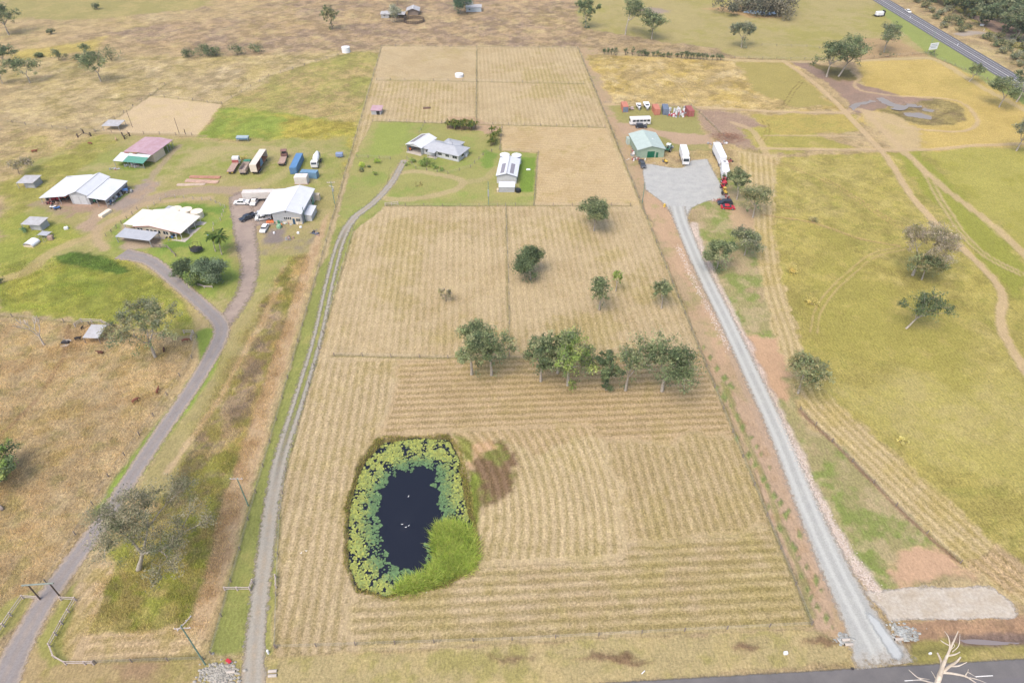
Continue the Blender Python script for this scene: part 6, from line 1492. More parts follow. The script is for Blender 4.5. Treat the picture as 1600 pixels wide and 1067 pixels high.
fence("rail_fence", "white rail corner right of the big sparse gum", [(288, 521), (303, 521), (299, 531)], **FR_)
fence("rail_fence", "curved low timber rail in front of the garden trio of trees", [(310, 446), (320, 450), (332, 450)], **{**FR_, 'sp': 2, 'h': .8, 'rails': (.3, .6)})
fence("rail_fence", "grey rail fence angling from the carport to the garden trio", [(240, 387), (262, 388), (275, 401)], **{**FR_, 'mpost': M_TIMB, 'mrail': M_TIMB})
fence("rail_fence", "short rail fence at the lane's bend by the lot's front yard", [(602, 322), (622, 320)], **FR_)
fence("timber_stay", "dark post stubs in a row beyond the left paddock", [(122, 215), (131, 209), (142, 213)], **{**FR_, 'mpost': M_TIMBD, 'mrail': M_TIMBD, 'h': 1.6, 'sp': 5, 'pr': .2, 'rails': (.3,)})
fence("timber_stay", "dark stockyard posts between the left paddock and the pink barn", [(192, 213), (195, 218), (203, 213)], **{**FR_, 'mpost': M_TIMBD, 'mrail': M_TIMBD, 'h': 1.6, 'sp': 4, 'pr': .18, 'rails': (.4, 1.1)})
# round yard of the far sheds
ct = gat(647, 34); t = thing("round_yard", "round dark railed horse yard beside the far sheds", "stockyard", ct); mb = MB(); b0 = None
for i in range(28):
    a0, a1 = 2 * pi * i / 28, 2 * pi * (i + 1) / 28
    for z in (.3, .7, 1.1, 1.5): mb.cyl((5.9 * cos(a0), 5.9 * sin(a0), z), (5.9 * cos(a1), 5.9 * sin(a1), z), .13, n=4, caps=False)
    if b0 is None: b0 = MB().box(0, 0, 0, .22, .22, 1.8).build("post", M_TIMBD, t); b0.location = (5.9, 0, 0)
    else: c_ = b0.copy(); COL.objects.link(c_); c_.location = (5.9 * cos(a0), 5.9 * sin(a0), 0)
mb.build("rails", M_TIMBD, t)
# gateway
t = thing("entrance_gateway", "tall timber gateway of two posts and a long beam over the west driveway", "gateway", at(79, 935)); o_ = np.array(t.location)
pa, pb = np.array(at(62.8, 936)) - o_, np.array(at(95.6, 933.6)) - o_; M_GATE = mat("green grey beam", (150, 160, 150), .8, .12, 2)
for q in (pa, pb): MB().cyl((0, 0, -.1), (0, 0, 4.75), .13, .12, 8).build("post", M_TIMBD, t).location = tuple(q)
dv = (pb - pa) / np.linalg.norm(pb - pa); MB().cyl(pa - dv * 1.05 + (0, 0, 4.85), pb + dv * .7 + (0, 0, 4.85), .16, .15, 8).build("beam", M_GATE, t)
def pole(name, label, px, py, H, arms=(), m=None, r_=.14, extra=None, cat="pole"):
    t = thing(name, label, cat, gat(px, py)); MB().cyl((0, 0, -.3), (0, 0, H), r_, r_ * .72, 10).build("shaft", m or M_POLEG, t)
    for (z, L, deg, off) in arms:
        a = radians(deg); mb = MB(); mb.box(off * cos(a), off * sin(a), z, L, .12, .14, rz=a); mb.build("crossarm", M_RAIL, t)
        mb = MB()
        for s in (-.45, -.15, .15, .45): mb.cyl((off * cos(a) + s * L * cos(a), off * sin(a) + s * L * sin(a), z + .14), (off * cos(a) + s * L * cos(a), off * sin(a) + s * L * sin(a), z + .36), .06, .04, 6)
        mb.build("insulator_row", M_TANKW, t)
    return t
h_ = top_height(321, 1038, 977)
pole("power_pole", "tall green grey power pole with two crossed white arms at the lot's near left corner", 321, 1038, h_, [(h_ - .9, 2.6, 4, 0), (h_ - .35, 2.8, 62, .6)])
h_ = top_height(388, 790, 747)
pole("power_pole", "green grey power pole with one white arm beside the lane halfway up the left boundary", 388, 790, h_, [(h_ - .25, 2.5, 0, -.2)])
h_ = top_height(523, 318, 284)
t = pole("power_pole", "power pole with transformer and two arms right of the workshop", 523, 318, h_, [(h_ - .4, 2.6, 5, 0), (h_ - 1.9, 2.2, -30, 0)]); MB().cyl((.3, -.3, h_ - 3.4), (.3, -.3, h_ - 2.4), .35, n=12).build("transformer", M_STEEL, t)
h_ = top_height(763.5, 320, 284)
t = pole("power_pole", "power pole with grey transformer box left of the tall white shed", 763.5, 320, h_); MB().box(0, -.25, h_ * .38, .5, .35, h_ * .28).build("transformer", M_STEEL, t)
pole("power_pole", "thin pole at the lot boundary beside the gravel yard", 1003.5, 317, top_height(1003.5, 317, 287)); pole("power_pole", "thin grey pole beside the roadside billboard", 1452, 77, top_height(1452, 77, 50), r_=.12)
pole("arena_pole", "leftmost thin dark light pole at the near edge of the sandy arena", 207, 199, top_height(207, 199, 172), m=M_TIMBD, r_=.1); pole("arena_pole", "right thin dark light pole at the near edge of the sandy arena", 280, 209, top_height(280, 209, 184), m=M_TIMBD, r_=.1)
pole("arena_pole", "short dark stump pole at the near right corner of the sandy arena", 290, 210, 2.2, m=M_TIMBD, r_=.16)

HAZE = 0.00011
# ------------------------------------------------------------------ vehicles
def paintm(name, rgb, rough=.35): return mat(name, rgb, rough, .04, 2.0, spec=.5, g=.8)
M_TYRE = mat("tyre rubber", (58, 56, 56), .85, .1, 3)
M_RIM = mat("wheel rim", (190, 190, 192), .4, .05, 3)
M_VW, M_VK, M_VR, M_VB = paintm("white paint", (240, 240, 240)), paintm("dark navy paint", (50, 56, 70)), paintm("red paint", (196, 44, 58)), paintm("blue paint", (70, 120, 184))
M_VO, M_VY, M_VG = paintm("orange paint", (232, 128, 70), .5), paintm("yellow paint", (228, 192, 80), .5), paintm("green paint", (60, 130, 100), .5)
M_LAMP = mat("lamp glass", (240, 236, 220), .2, .02, 3); M_TAIL = mat("tail lamp", (170, 40, 36), .3, .02, 3)
M_RUST = mat("rusty deck", (196, 170, 154), .9, .2, 1.5, second=(164, 136, 124)); M_CHAS = mat("dark chassis", (66, 62, 62), .8, .15, 2)
M_CONT = mat("container blue", (104, 152, 200), .6, .08, 1, wave=3.2); M_CONT2 = mat("container pale blue", (128, 166, 196), .6, .1, 1, wave=3.2)
M_CORG = mat("container orange", (216, 140, 116), .65, .1, 1, wave=3.2); M_CRED = mat("container red", (182, 106, 100), .65, .12, 1, wave=3.2); M_CGRY = mat("container slate", (124, 138, 160), .65, .12, 1, wave=3.2)
_wheel = {}
def wheels(t, xs, y, r, w=.24, m=None):
    key = (round(r, 2), round(w, 2))
    if key not in _wheel:
        a = bpy.data.meshes.new("wheel_tyre"); 
        mb = MB(); mb.cyl((0, -w / 2, 0), (0, w / 2, 0), r, r, 14); o = mb.build("tyre", M_TYRE); mb = MB(); mb.cyl((0, -w / 2 - .012, 0), (0, w / 2 + .012, 0), r * .56, r * .56, 12); o2 = mb.build("rim", M_RIM)
        _wheel[key] = (o.data, o2.data); bpy.data.objects.remove(o); bpy.data.objects.remove(o2); bpy.data.meshes.remove(a)
    d = _wheel[key]
    for x in xs:
        for s in (-1, 1):
            k = bpy.data.objects.new("wheel", d[0]); COL.objects.link(k); k.parent = t; k.location = (x, s * y, r)
            q = bpy.data.objects.new("rim", d[1]); COL.objects.link(q); q.parent = k
def vehicle_root(name, label, cat, A, B, group=None):
    """A rear, B front: pixels of its footprint's centre line on the ground"""
    a, b = np.array(at(*A)), np.array(at(*B)); m = (a + b) / 2; z = min(0.0, float(ground_z(m[0], m[1]))) if False else float(ground_z(m[0], m[1]))
    return thing(name, label, cat, (m[0], m[1], z + .02), atan2(b[1] - a[1], b[0] - a[0]), group), float(np.linalg.norm((b - a)[:2]))
def frus(mb, x0, x1, z0, z1, w0, w1, fx=.0, rx=.0, mat=0):
    vs = []
    for (z, xa, xb, w) in ((z0, x0, x1, w0), (z1, x0 + rx, x1 - fx, w1)):
        vs += [(xa, -w / 2, z), (xb, -w / 2, z), (xb, w / 2, z), (xa, w / 2, z)]
    mb.add(vs, [(3, 2, 1, 0), (4, 5, 6, 7), (0, 1, 5, 4), (1, 2, 6, 5), (2, 3, 7, 6), (3, 0, 4, 7)], mat)
def car(label, A, B, m, kind="sedan", L=None, name=None, cat="car", group=None):
    t, Lp = vehicle_root(name or ("parked_ute" if kind.startswith("ute") else "parked_car"), label, cat, A, B, group)
    L = L or {"sedan": 4.7, "suv": 4.7, "ute": 5.3, "ute_cc": 5.3, "hatch": 4.2}[kind]; W = 1.85; h = L / 2; hb = .92 if kind in ("sedan", "hatch") else 1.08
    mb = MB()
    if kind in ("sedan", "hatch"): prof = [(-h, .32), (h, .28), (h, .62), (h - .25, .76), (h - 1.25, hb), (-h + .9, hb), (-h + .1, .88), (-h, .6)]
    elif kind == "suv": prof = [(-h, .4), (h, .38), (h, .8), (h - .15, .95), (h - 1.1, hb), (-h + .05, hb), (-h, .9)]
    else: prof = [(-h, .45), (h, .42), (h, .85), (h - .15, 1.0), (h - 1.15, hb), (h - 1.2, hb), (-h, hb - .05)]
    mb.prism(prof, -W / 2, W / 2)
    top = {"sedan": 1.42, "hatch": 1.46, "suv": 1.75, "ute": 1.72, "ute_cc": 1.75}[kind]
    cab = {"sedan": (-h + .55, h - 1.2, .75, .7), "hatch": (-h + .15, h - 1.0, .8, .45), "suv": (-h + .12, h - 1.15, .6, .3), "ute": (-h + 2.5, h - 1.15, .65, .12), "ute_cc": (-h + 1.75, h - 1.15, .65, .15)}[kind]
    x0, x1, fx, rx = cab
    k = (top - .08 - hb) / (top - hb)
    frus(mb, x0 + rx * .98, x1 - fx * .98, top - .09, top, W - .30, W - .42, .1, .08)
    for xx in ((x0 + x1) / 2 + (rx - fx) / 2, ): mb.box(xx, 0, hb, .10, W - .12, top - hb - .05, top=(1, .86))
    b = mb.build("body", m, t)
    gl = MB(); frus(gl, x0, x1, hb - .02, top - .085, W - .14, W - .32, fx, rx); gl.build("windows", M_GLASS, t)
    if kind.startswith("ute"):
        tr = MB(); tl = x0 + .02; cx = (-h + tl) / 2; LL = tl + h; z = hb - .06
        tr.box(cx, 0, z, LL - .06, W + .06, .06)
        for s in (-1, 1): tr.box(cx, s * (W / 2), z + .06, LL - .08, .06, .34)
        tr.box(-h + .05, 0, z + .06, .06, W - .06, .34); tr.box(tl - .09, 0, z + .06, .06, W - .06, .6); tr.build("tray", M_CHAS if kind == "ute" else m, t)
    wheels(t, (-h + .85, h - .85), W / 2 - .1, .34 if hb < 1 else .39)
    for s in (-1, 1):
        MB().box(h + .01, s * .62, .62, .04, .34, .16).build("headlight", M_LAMP, t); MB().box(-h - .01, s * .7, .66, .04, .26, .18).build("tail_light", M_TAIL, t)
    return t
car("white ute facing left on the brown gravel, leftmost of the workshop vehicles", (390, 319), (367, 319), M_VW, "ute_cc", cat="ute")
car("white ute with junk on its tray parked between the front ute and the tanker trailer", (401, 313), (396, 321), M_VW, "ute", cat="ute")
car("dark navy ute standing outside the workshop lean-to", (393, 340), (381, 345), M_VK, "ute_cc", cat="ute")
car("white ute parked beside the dark navy ute outside the workshop lean-to", (422, 342), (402, 344), M_VW, "ute_cc", cat="ute")
car("silver white ute half under the workshop lean-to, behind its white neighbour", (417, 336), (397, 338), mat("silver paint", (206, 210, 214), .35, .05), "ute", cat="ute")
car("white van deepest under the workshop lean-to, against its wall", (428, 331), (411, 332), M_VW, "suv")
car("white sedan alone on the worn grey patch in front of the workshop", (418, 352), (409.5, 366), M_VW, "sedan", L=4.9)
car("black four wheel drive parked in front of the white bus", (993.5, 199.8), (1009.5, 200), M_VK, "suv")
car("dark grey ute at the left corner of the gravel yard beside the shed apron", (1001, 255), (1005.5, 264), mat("charcoal paint", (84, 88, 96), .35, .05), "ute_cc", cat="ute")
car("black wagon parked at the lower right edge of the gravel yard", (1142.5, 319.5), (1122, 319.5), M_VK, "suv", L=5.0)
car("red sedan parked just below the black wagon", (1127.5, 325.6), (1146, 326.6), M_VR, "sedan")
car("white car driving on the highway at the top right", (1413, 15.8), (1424, 22.5), M_VW, "sedan", L=5)

def cabover(t, x, m, h=2.9, W=2.4, L=2.1, bonnet=0, z0=.75):
    """cab with its back face at x, facing +x"""
    mb = MB(); mb.prism([(x, z0), (x + L, z0 - .15), (x + L + .05, z0 + .95), (x + L - .28, h - .1), (x + L - .6, h), (x, h)], -W / 2, W / 2)
    if bonnet: mb.prism([(x + L + .06, z0), (x + L + bonnet, z0), (x + L + bonnet, z0 + .8), (x + L + .06, z0 + 1.1)], -W * .36, W * .36)
    c = mb.build("cab", m, t)
    g = MB(); g.add([(x + L + .062, -W * .44, z0 + 1.0), (x + L + .062, W * .44, z0 + 1.0), (x + L - .24, W * .42, h - .16), (x + L - .24, -W * .42, h - .16)], [(0, 1, 2, 3)]); g.build("windscreen", M_GLASS, c)
    g = MB()
    for s in (-1, 1): g.box(x + L * .55, s * (W / 2 + .005), z0 + 1.05, L * .5, .02, .7)
    g.build("side_windows", M_GLASS, c)
    for s in (-1, 1): MB().box(x + L + bonnet + .03, s * W * .3, z0 + .12, .05, .35, .2).build("headlight", M_LAMP, c)
def chassis(t, x0, x1, z=.75, w=.9, m=None): return MB().box((x0 + x1) / 2, 0, z, x1 - x0, w, .28).build("chassis", m or M_CHAS, t)
# flatbed with white cab
t, L = vehicle_root("flatbed_truck", "old flatbed truck with white cab, leftmost of the trucks on the homestead grass", "truck", (360, 274), (372.5, 254)); h = 5.0
chassis(t, -h, h - .3); cabover(t, h - 2.2, M_VW, 3.0, bonnet=0); MB().box(-1.2, 0, 1.08, 7.4, 2.45, .14).build("tray", M_RUST, t); MB().box(2.45, 0, 1.22, .12, 2.45, 1.0).build("headboard", M_CRED, t); wheels(t, (-3.4, -2.3, h - 1.3), 1.05, .5, .35)
mb = MB(); 
for s in (-.8, .8): mb.box(-4.95, s, .75, .06, .5, .25)
mb.build("tail_lights", M_VY, t)
# tipper
t, L = vehicle_root("tipper_truck", "grey open tipper truck with green cab between the flatbed and the curtain trailer", "truck", (380, 275), (390, 258)); h = 4.4
chassis(t, -h, h - .3); cabover(t, h - 2.0, M_VG, 2.5, z0=.7); mb = MB(); mb.box(-1.0, 0, 1.05, 6.2, 2.4, .1)
for s in (-1, 1): mb.box(-1.0, s * 1.17, 1.15, 6.2, .08, 1.25, rz=0)
mb.box(2.06, 0, 1.15, .08, 2.26, 1.25); mb.box(-4.06, 0, 1.15, .08, 2.26, 1.1); mb.build("bin", mat("dusty steel bin", (206, 188, 174), .8, .15, 1.5, second=(176, 160, 150)), t); wheels(t, (-3.2, -2.0, h - 1.2), 1.05, .5, .35)
# curtain trailer
t, L = vehicle_root("curtain_trailer", "tall cream curtain side trailer with its right side open, on the homestead grass", "trailer", (397, 276.5), (416, 247)); h = 6.6; W = 2.5
M_CURT = mat("cream curtain side", (238, 226, 210), .6, .05, 1)
mb = MB(); mb.box(0, 0, 4.0, 2 * h, W, .1); mb.box(0, W / 2 - .03, 1.36, 2 * h - .2, .06, 2.63); mb.box(-h + .04, 0, 1.3, .08, W, 2.7); mb.box(h - .04, 0, 1.3, .08, W, 2.7); mb.build("box_body", M_CURT, t)
MB().box(0, 0, 1.2, 2 * h - .2, W - .1, .1).build("deck", mat("brown deck", (188, 130, 96), .9, .2, 1), t); chassis(t, -h + .2, h - .6, .85)
mb = MB(); mb.prism([(-2.5, 1.35), (.8, 1.35), (.2, 3.9), (-1.2, 3.9)], -W / 2 + .02, -W / 2 + .12); mb.build("gathered_curtain", M_CONT2, t); wheels(t, (-5.0, -3.9, -2.8), 1.08, .5, .35); wheels(t, (5.2,), 1.0, .3, .2)
# brown truck, cab far away
t, L = vehicle_root("tray_truck", "rusty brown tray truck with open cab alone left of the long blue container", "truck", (440, 262), (446.5, 243)); h = 4.8
chassis(t, -h, h - .3); MB().box(-1.6, 0, 1.05, 6.0, 2.4, .14).build("tray", M_RUST, t); mb = MB(); mb.box(-4.3, 0, 1.2, .9, 2.4, .35); mb.build("tool_box", M_RUST, t)
mb = MB(); mb.box(3.2, 0, .8, 2.2, 2.2, 1.0)
for sx in (2.2, 4.2):
    for s in (-1, 1): mb.box(sx, s * 1.0, 1.8, .12, .12, 1.1)
mb.box(3.2, 0, 2.9, 2.2, 2.2, .1); mb.build("open_cab", mat("rust brown paint", (150, 112, 104), .8, .15), t); MB().box(3.2, 0, 1.82, 1.2, 1.6, .5).build("engine", M_CHAS, t); wheels(t, (-3.3, -2.2, 3.4), 1.05, .5, .35)
# containers
def container(label, A, B, m, L=12.1, H=2.6, doors=None, deg=None):
    t, _ = vehicle_root("shipping_container", label, "container", A, B); W = 2.44
    mb = MB(); mb.box(0, 0, 0, L, W, H); mb.build("shell", m, t)
    mb = MB()
    for sx in (-1, 1):
        for sy in (-1, 1): mb.box(sx * (L / 2 - .06), sy * (W / 2 - .06), -.01, .16, .16, H + .03)
    for sy in (-1, 1): mb.box(0, sy * (W / 2 - .04), H - .1, L - .3, .12, .14)
    mb.build("frame", m, t)
    for s in (-1, 1):
        d = MB().box(-L / 2 - .03, s * .57, .12, .05, 1.08, H - .25).build("door", doors or m, t); mb = MB()
        for o in (-.25, .25): mb.cyl((-L / 2 - .08, s * .57 + o, .15), (-L / 2 - .08, s * .57 + o, H - .2), .025, n=5)
        mb.build("lock_rod", M_STEEL, d)
    return t
container("long bright blue shipping container on the homestead grass", (459.5, 272.5), (470, 250), M_CONT)
container("short pale blue container lying crosswise behind the small white box", (474, 276.5), (495, 277.5), M_CONT2, 6.1, 2.3)
container("leftmost orange container behind the bus, with dark grey doors", (977, 176), (974, 168), M_CORG, 6.1, 2.5, M_CGRY)
container("brighter orange container right of the two white boats", (1027, 181), (1022, 171), M_CORG, 6.1, 2.5)
container("slate blue container right of the orange ones", (1040, 181), (1037.5, 171), M_CGRY, 6.1, 2.5)
container("dull red container with pale roof at the right end of the container row", (1080, 183.5), (1073, 173.5), M_CRED, 6.1, 2.5)
t, _ = vehicle_root("water_cube", "small boxy off white tank on bare dirt in front of the short pale blue container", "tank", (464, 285.5), (481, 285.5)); MB().rbox(0, 0, .15, 4.6, 3.0, 2.7, .25).build("tank_body", mat("off white tank", (236, 228, 222), .6, .08), t); mb = MB(); mb.cyl((0, 0, 2.85), (0, 0, 3.05), .4, n=12); mb.build("hatch", M_TANKC, t); MB().box(0, 0, 0, 5.0, 3.4, .14).build("base", M_RUST, t)
# mixer
t, L = vehicle_root("concrete_mixer", "white concrete mixer truck facing the camera right of the blue container", "truck", (498.5, 250), (492, 264.5)); h = 4.0
chassis(t, -h, h - .3); cabover(t, h - 2.0, M_VW, 2.7, z0=.8)
mb = MB(); A_ = np.array((-3.6, 0, 3.2)); d = np.array((1, 0, -.26)); d /= np.linalg.norm(d)
for a0, a1, r0, r1 in ((0, .9, .5, .75), (.9, 2.6, .75, 1.2), (2.6, 4.0, 1.2, 1.15), (4.0, 5.0, 1.15, .7), (5.0, 5.3, .7, .3)): mb.cyl(A_ + d * a0, A_ + d * a1, r0, r1, 18, caps=(a0 in (0, 5.0)))
mb.build("drum", M_TANKW, t); mb = MB(); mb.box(-3.9, 0, 1.1, .5, 1.6, 1.9); mb.cyl((-3.9, .2, 2.4), (-4.6, .5, 1.3), .25, .18, 8); mb.build("hopper", M_STEEL, t); wheels(t, (-2.9, -1.7, h - 1.1), 1.05, .5, .35)
# tanker/box trailer behind workshop
t, L = vehicle_root("box_trailer", "long off white box trailer parked end on behind the workshop lean-to", "trailer", (388, 313), (424, 312)); M_OFFW = mat("off white panel", (236, 228, 220), .6, .08, 1, wave=4); MB().rbox(0, 0, 1.15, 10.4, 2.5, 2.4, .18).build("box_body", M_OFFW, t); chassis(t, -5, 5, .85); wheels(t, (-3.6, -2.5, 2.5, 3.6), 1.08, .48, .35); MB().box(0, 1.0, 3.5, 9.9, .12, .1).build("roof_rail", M_STEEL, t)
# white rigid truck, right yard
t, _ = vehicle_root("box_truck", "white rigid box truck facing the camera in the middle of the gravel yard", "truck", (1066, 243), (1070, 256.5)); h = 5.4
chassis(t, -h, h - .4); MB().rbox(-1.2, 0, 1.0, 8.0, 2.5, 2.7, .12).build("box_body", M_TANKW, t); cabover(t, h - 2.1, M_VW, 2.9, z0=.65); wheels(t, (-3.6, -2.5, h - 1.2), 1.05, .5, .35)
t, _ = vehicle_root("semi_trailer_truck", "long white semi trailer truck parked along the right edge of the gravel yard", "truck", (1117, 238), (1131, 268)); h = 8.6
chassis(t, -h, h - .5); MB().rbox(-2.0, 0, 1.05, 12.6, 2.5, 2.9, .12).build("box_body", M_TANKW, t); cabover(t, h - 3.2, M_VW, 3.1, L=2.6, z0=.7); mb = MB(); mb.box(h - 2.1, 0, 3.11, .7, .9, .12); mb.build("roof_vent", M_GLASS, t); wheels(t, (-7.2, -6.0, -4.8, 3.2, 4.3, h - 1.4), 1.05, .5, .35)
t, _ = vehicle_root("van_trailer", "shorter white van trailer standing directly in front of the long semi", "trailer", (1130, 269.5), (1132.5, 282)); MB().rbox(0, 0, .75, 6.6, 2.5, 2.6, .15).build("box_body", M_TANKW, t); chassis(t, -3.4, 3.4, .55); mb = MB(); mb.cyl((3.3, -.8, .6), (4.9, 0, .6), .07, n=5); mb.cyl((3.3, .8, .6), (4.9, 0, .6), .07, n=5); mb.cyl((4.9, 0, 0), (4.9, 0, 1.0), .06, n=6); mb.build("drawbar", M_CHAS, t); wheels(t, (-.9, .3), 1.1, .42, .3)
MB().cyl((3.42, .5, 1.2), (3.62, .5, 1.2), .38, n=14).build("spare_wheel", M_TYRE, t)
# bus
t, _ = vehicle_root("parked_bus", "white bus with a band of dark windows parked behind the black four wheel drive", "bus", (1013.5, 194), (985, 195)); mb = MB(); mb.rbox(0, 0, .45, 8.6, 2.5, 2.6, .22); mb.build("body", M_VW, t)
for s in (-1, 1):
    for k in range(5):
        MB().box(-3.3 + k * 1.5, s * 1.255, 1.55, 1.25, .03, .8).build("side_window", M_GLASS, t)
MB().box(4.31, 0, 1.4, .04, 2.1, 1.1).build("windscreen", M_GLASS, t); MB().box(-4.31, 0, 1.6, .04, 1.8, .8).build("rear_window", M_GLASS, t); MB().box(0, -1.262, 1.12, 8.2, .02, .16).build("side_stripe", M_CONT, t); mb = MB(); mb.box(1, 0, 3.05, 1.6, 1.2, .16); mb.build("roof_unit", M_TANKW, t); wheels(t, (-2.7, 2.9), 1.1, .48, .3)
# boats on trailers
def boat(label, A, B, L=6.0, W=2.2, cab=True):
    t, _ = vehicle_root("boat_on_trailer", label, "boat", A, B); N_ = 9; vs = []; secs = []
    for i in range(N_):
        s = i / (N_ - 1); x = -L / 2 + L * s; w = W / 2 * (1 - max(0, (s - .45) / .55) ** 2.2) + .02
        vs += [(x, -w, 1.55), (x, -w * .8, .95), (x, 0, .6 + .5 * max(0, s - .6)), (x, w * .8, .95), (x, w, 1.55)]
    fs = []
    for i in range(N_ - 1):
        for k in range(4): fs.append((i * 5 + k, i * 5 + k + 1, (i + 1) * 5 + k + 1, (i + 1) * 5 + k))
        fs.append((i * 5 + 4, i * 5, (i + 1) * 5, (i + 1) * 5 + 4))
    fs.append((0, 1, 2, 3, 4)); mb = MB(); mb.add(vs, fs, 0, False); mb.build("hull", M_TANKW, t)
    if cab:
        mb = MB(); frus(mb, -.6, 1.5, 1.55, 2.25, 1.5, 1.1, .7, .1); mb.build("cabin", M_VW, t); mb = MB(); frus(mb, -.1, 1.56, 1.7, 2.15, 1.5, 1.15, .72, .1); mb.build("cabin_windows", M_GLASS, t)
    mb = MB(); mb.box(0, 0, .42, L * .9, 1.0, .1); mb.cyl((L * .4, 0, .47), (L * .62, 0, .47), .06, n=6); mb.build("trailer_frame", M_STEEL, t); wheels(t, (-.8,), 1.0, .33, .2)
boat("smaller white boat on a trailer between the leftmost orange container and the larger boat", (996.5, 166.5), (999, 173.5), 5.0, 2.0)
boat("larger white boat on a trailer just left of the brighter orange container", (1008.5, 165), (1012, 173.5), 6.6, 2.5)
t, _ = vehicle_root("small_trailer", "little round topped trailer left of the smaller boat", "trailer", (985.5, 170), (988.5, 173)); mb = MB(); mb.box(0, 0, .45, 2.2, 1.5, .1); mb.cyl((0, -.6, .9), (0, .6, .9), .4, n=12); mb.build("load", mat("pinkish load", (214, 190, 184), .7), t); wheels(t, (0,), .85, .3, .18)
# blue small box trailer on the rough grass
t, _ = vehicle_root("blue_trailer", "small blue grey box trailer alone near the lot's left boundary", "trailer", (526, 246), (536, 246)); MB().rbox(0, 0, .5, 2.7, 1.6, 1.3, .2).build("box_body", mat("blue grey paint", (146, 164, 202), .5, .06), t); wheels(t, (0,), .8, .33, .2)
t, _ = vehicle_root("market_frame", "grey blue panelled frame hut alone on the grass above the trucks", "hut", (373, 220.5), (387, 220.5)); MB().box(0, .0, .9, 4.6, 1.3, .7).build("panel_wall", M_CONT2, t); skillion(t, -2.4, 2.4, -.8, 1.1, 1.62, 1.62, mat("dusty blue roof", (172, 190, 196), .6, .1), 1.9, 1.9); posts(t, [(-2.2, -.6), (2.2, -.6), (-2.2, .9), (2.2, .9)], 1.6)
# tractors and machines
def tractor(label, px, py, deg, m, s=1.0, name="tractor", loader=False, canopy=True):
    t = thing(name, label, "tractor" if name == "tractor" else "machine", gat(px, py), radians(deg))
    mb = MB(); mb.rbox(.75 * s, 0, .75 * s, 1.7 * s, .8 * s, .7 * s, .12 * s); mb.box(-.45 * s, 0, .6 * s, 1.0 * s, .9 * s, .45 * s)
    for q in (-1, 1): mb.prism([(-1.2 * s, .9 * s), (-.1 * s, .9 * s), (-.3 * s, 1.45 * s), (-1.0 * s, 1.45 * s)], q * .62 * s - .14 * s, q * .62 * s + .14 * s)
    mb.build("body", m, t)
    mb = MB(); mb.box(-.65 * s, 0, 1.05 * s, .5 * s, .5 * s, .14 * s); mb.box(-.88 * s, 0, 1.1 * s, .1 * s, .5 * s, .5 * s); mb.build("seat", M_CHAS, t)
    if canopy:
        mb = MB()
        for a in (-1.0, .05):
            for q in (-.45, .45): mb.box(a * s, q * s, 1.2 * s, .07, .07, 1.1 * s)
        mb.box(-.48 * s, 0, 2.3 * s, 1.4 * s, 1.2 * s, .08); mb.build("canopy", m if not loader else M_VW, t)
    for x, r_, w in ((-.65, .72, .34), (1.15, .42, .24)):
        wheels(t, (x * s,), .78 * s if x < 0 else .6 * s, r_ * s, w * s)
    if loader:
        mb = MB()
        for q in (-.5, .5): mb.cyl((0, q * s, 1.1 * s), (2.2 * s, q * s, .5 * s), .07 * s, n=5)
        mb.box(2.4 * s, 0, .15 * s, .6 * s, 1.5 * s, .55 * s, top=(.5, 1)); mb.build("loader_bucket", M_STEEL, t)
    return t
tractor("red tractor nearest the van trailer in the machine row beside the gravel yard", 1131, 287, -80, M_VR, .95)
tractor("second red tractor down the machine row beside the gravel yard", 1129.5, 295, -85, M_VR, .95)
tractor("yellow and black ride-on machine below the red tractors", 1132, 302, -80, M_VY, .85)
tractor("yellow and black small machine at the right end of the green shed's apron", 1039, 254, -60, M_VY, .7, canopy=False)
tractor("green and white loader with dark cab standing right of the green shed", 1044, 236, 60, M_VG, 1.3, loader=True)
tractor("red tractor parked under the left lean-to of the machinery shed, nearest its opening", 87, 314, -120, M_VR, 1.0)
tractor("second red tractor deeper under the left lean-to of the machinery shed", 97, 312, -110, M_VR, 1.0)
tractor("orange tractor beside the closed bay of the machinery shed", 107, 309, -100, M_VO, 1.0)
tractor("blue tractor parked behind the right lean-to of the machinery shed", 193, 302, 20, M_VB, 1.1, loader=True)
tractor("green mower under the right lean-to of the machinery shed", 152, 315, -100, M_VG, .8)
tractor("little orange mower in the left corner of the barn carport", 640, 234.5, -60, M_VO, .75, canopy=False)
def quad(label, px, py, deg, m, m2=None):
    t = thing("quad_bike", label, "quad bike", gat(px, py), radians(deg)); mb = MB(); mb.rbox(0, 0, .45, 1.7, .6, .4, .1); mb.box(.65, 0, .7, .6, 1.0, .12); mb.box(-.6, 0, .7, .7, 1.0, .12); mb.build("body", m, t)
    mb = MB(); mb.rbox(-.25, 0, .85, .8, .35, .14, .06); mb.build("seat", M_CHAS, t); mb = MB(); mb.cyl((.35, -.4, 1.1), (.35, .4, 1.1), .03, n=5); mb.cyl((.45, 0, .8), (.35, 0, 1.1), .04, n=5); mb.build("handlebar", M_CHAS, t); wheels(t, (-.65, .65), .5, .3, .22)
quad("white and blue quad bike on the bare dirt before the machinery shed", 84, 325.5, -5, M_VW); quad("blue quad bike touching the white one before the machinery shed", 90, 327, 25, M_VB)
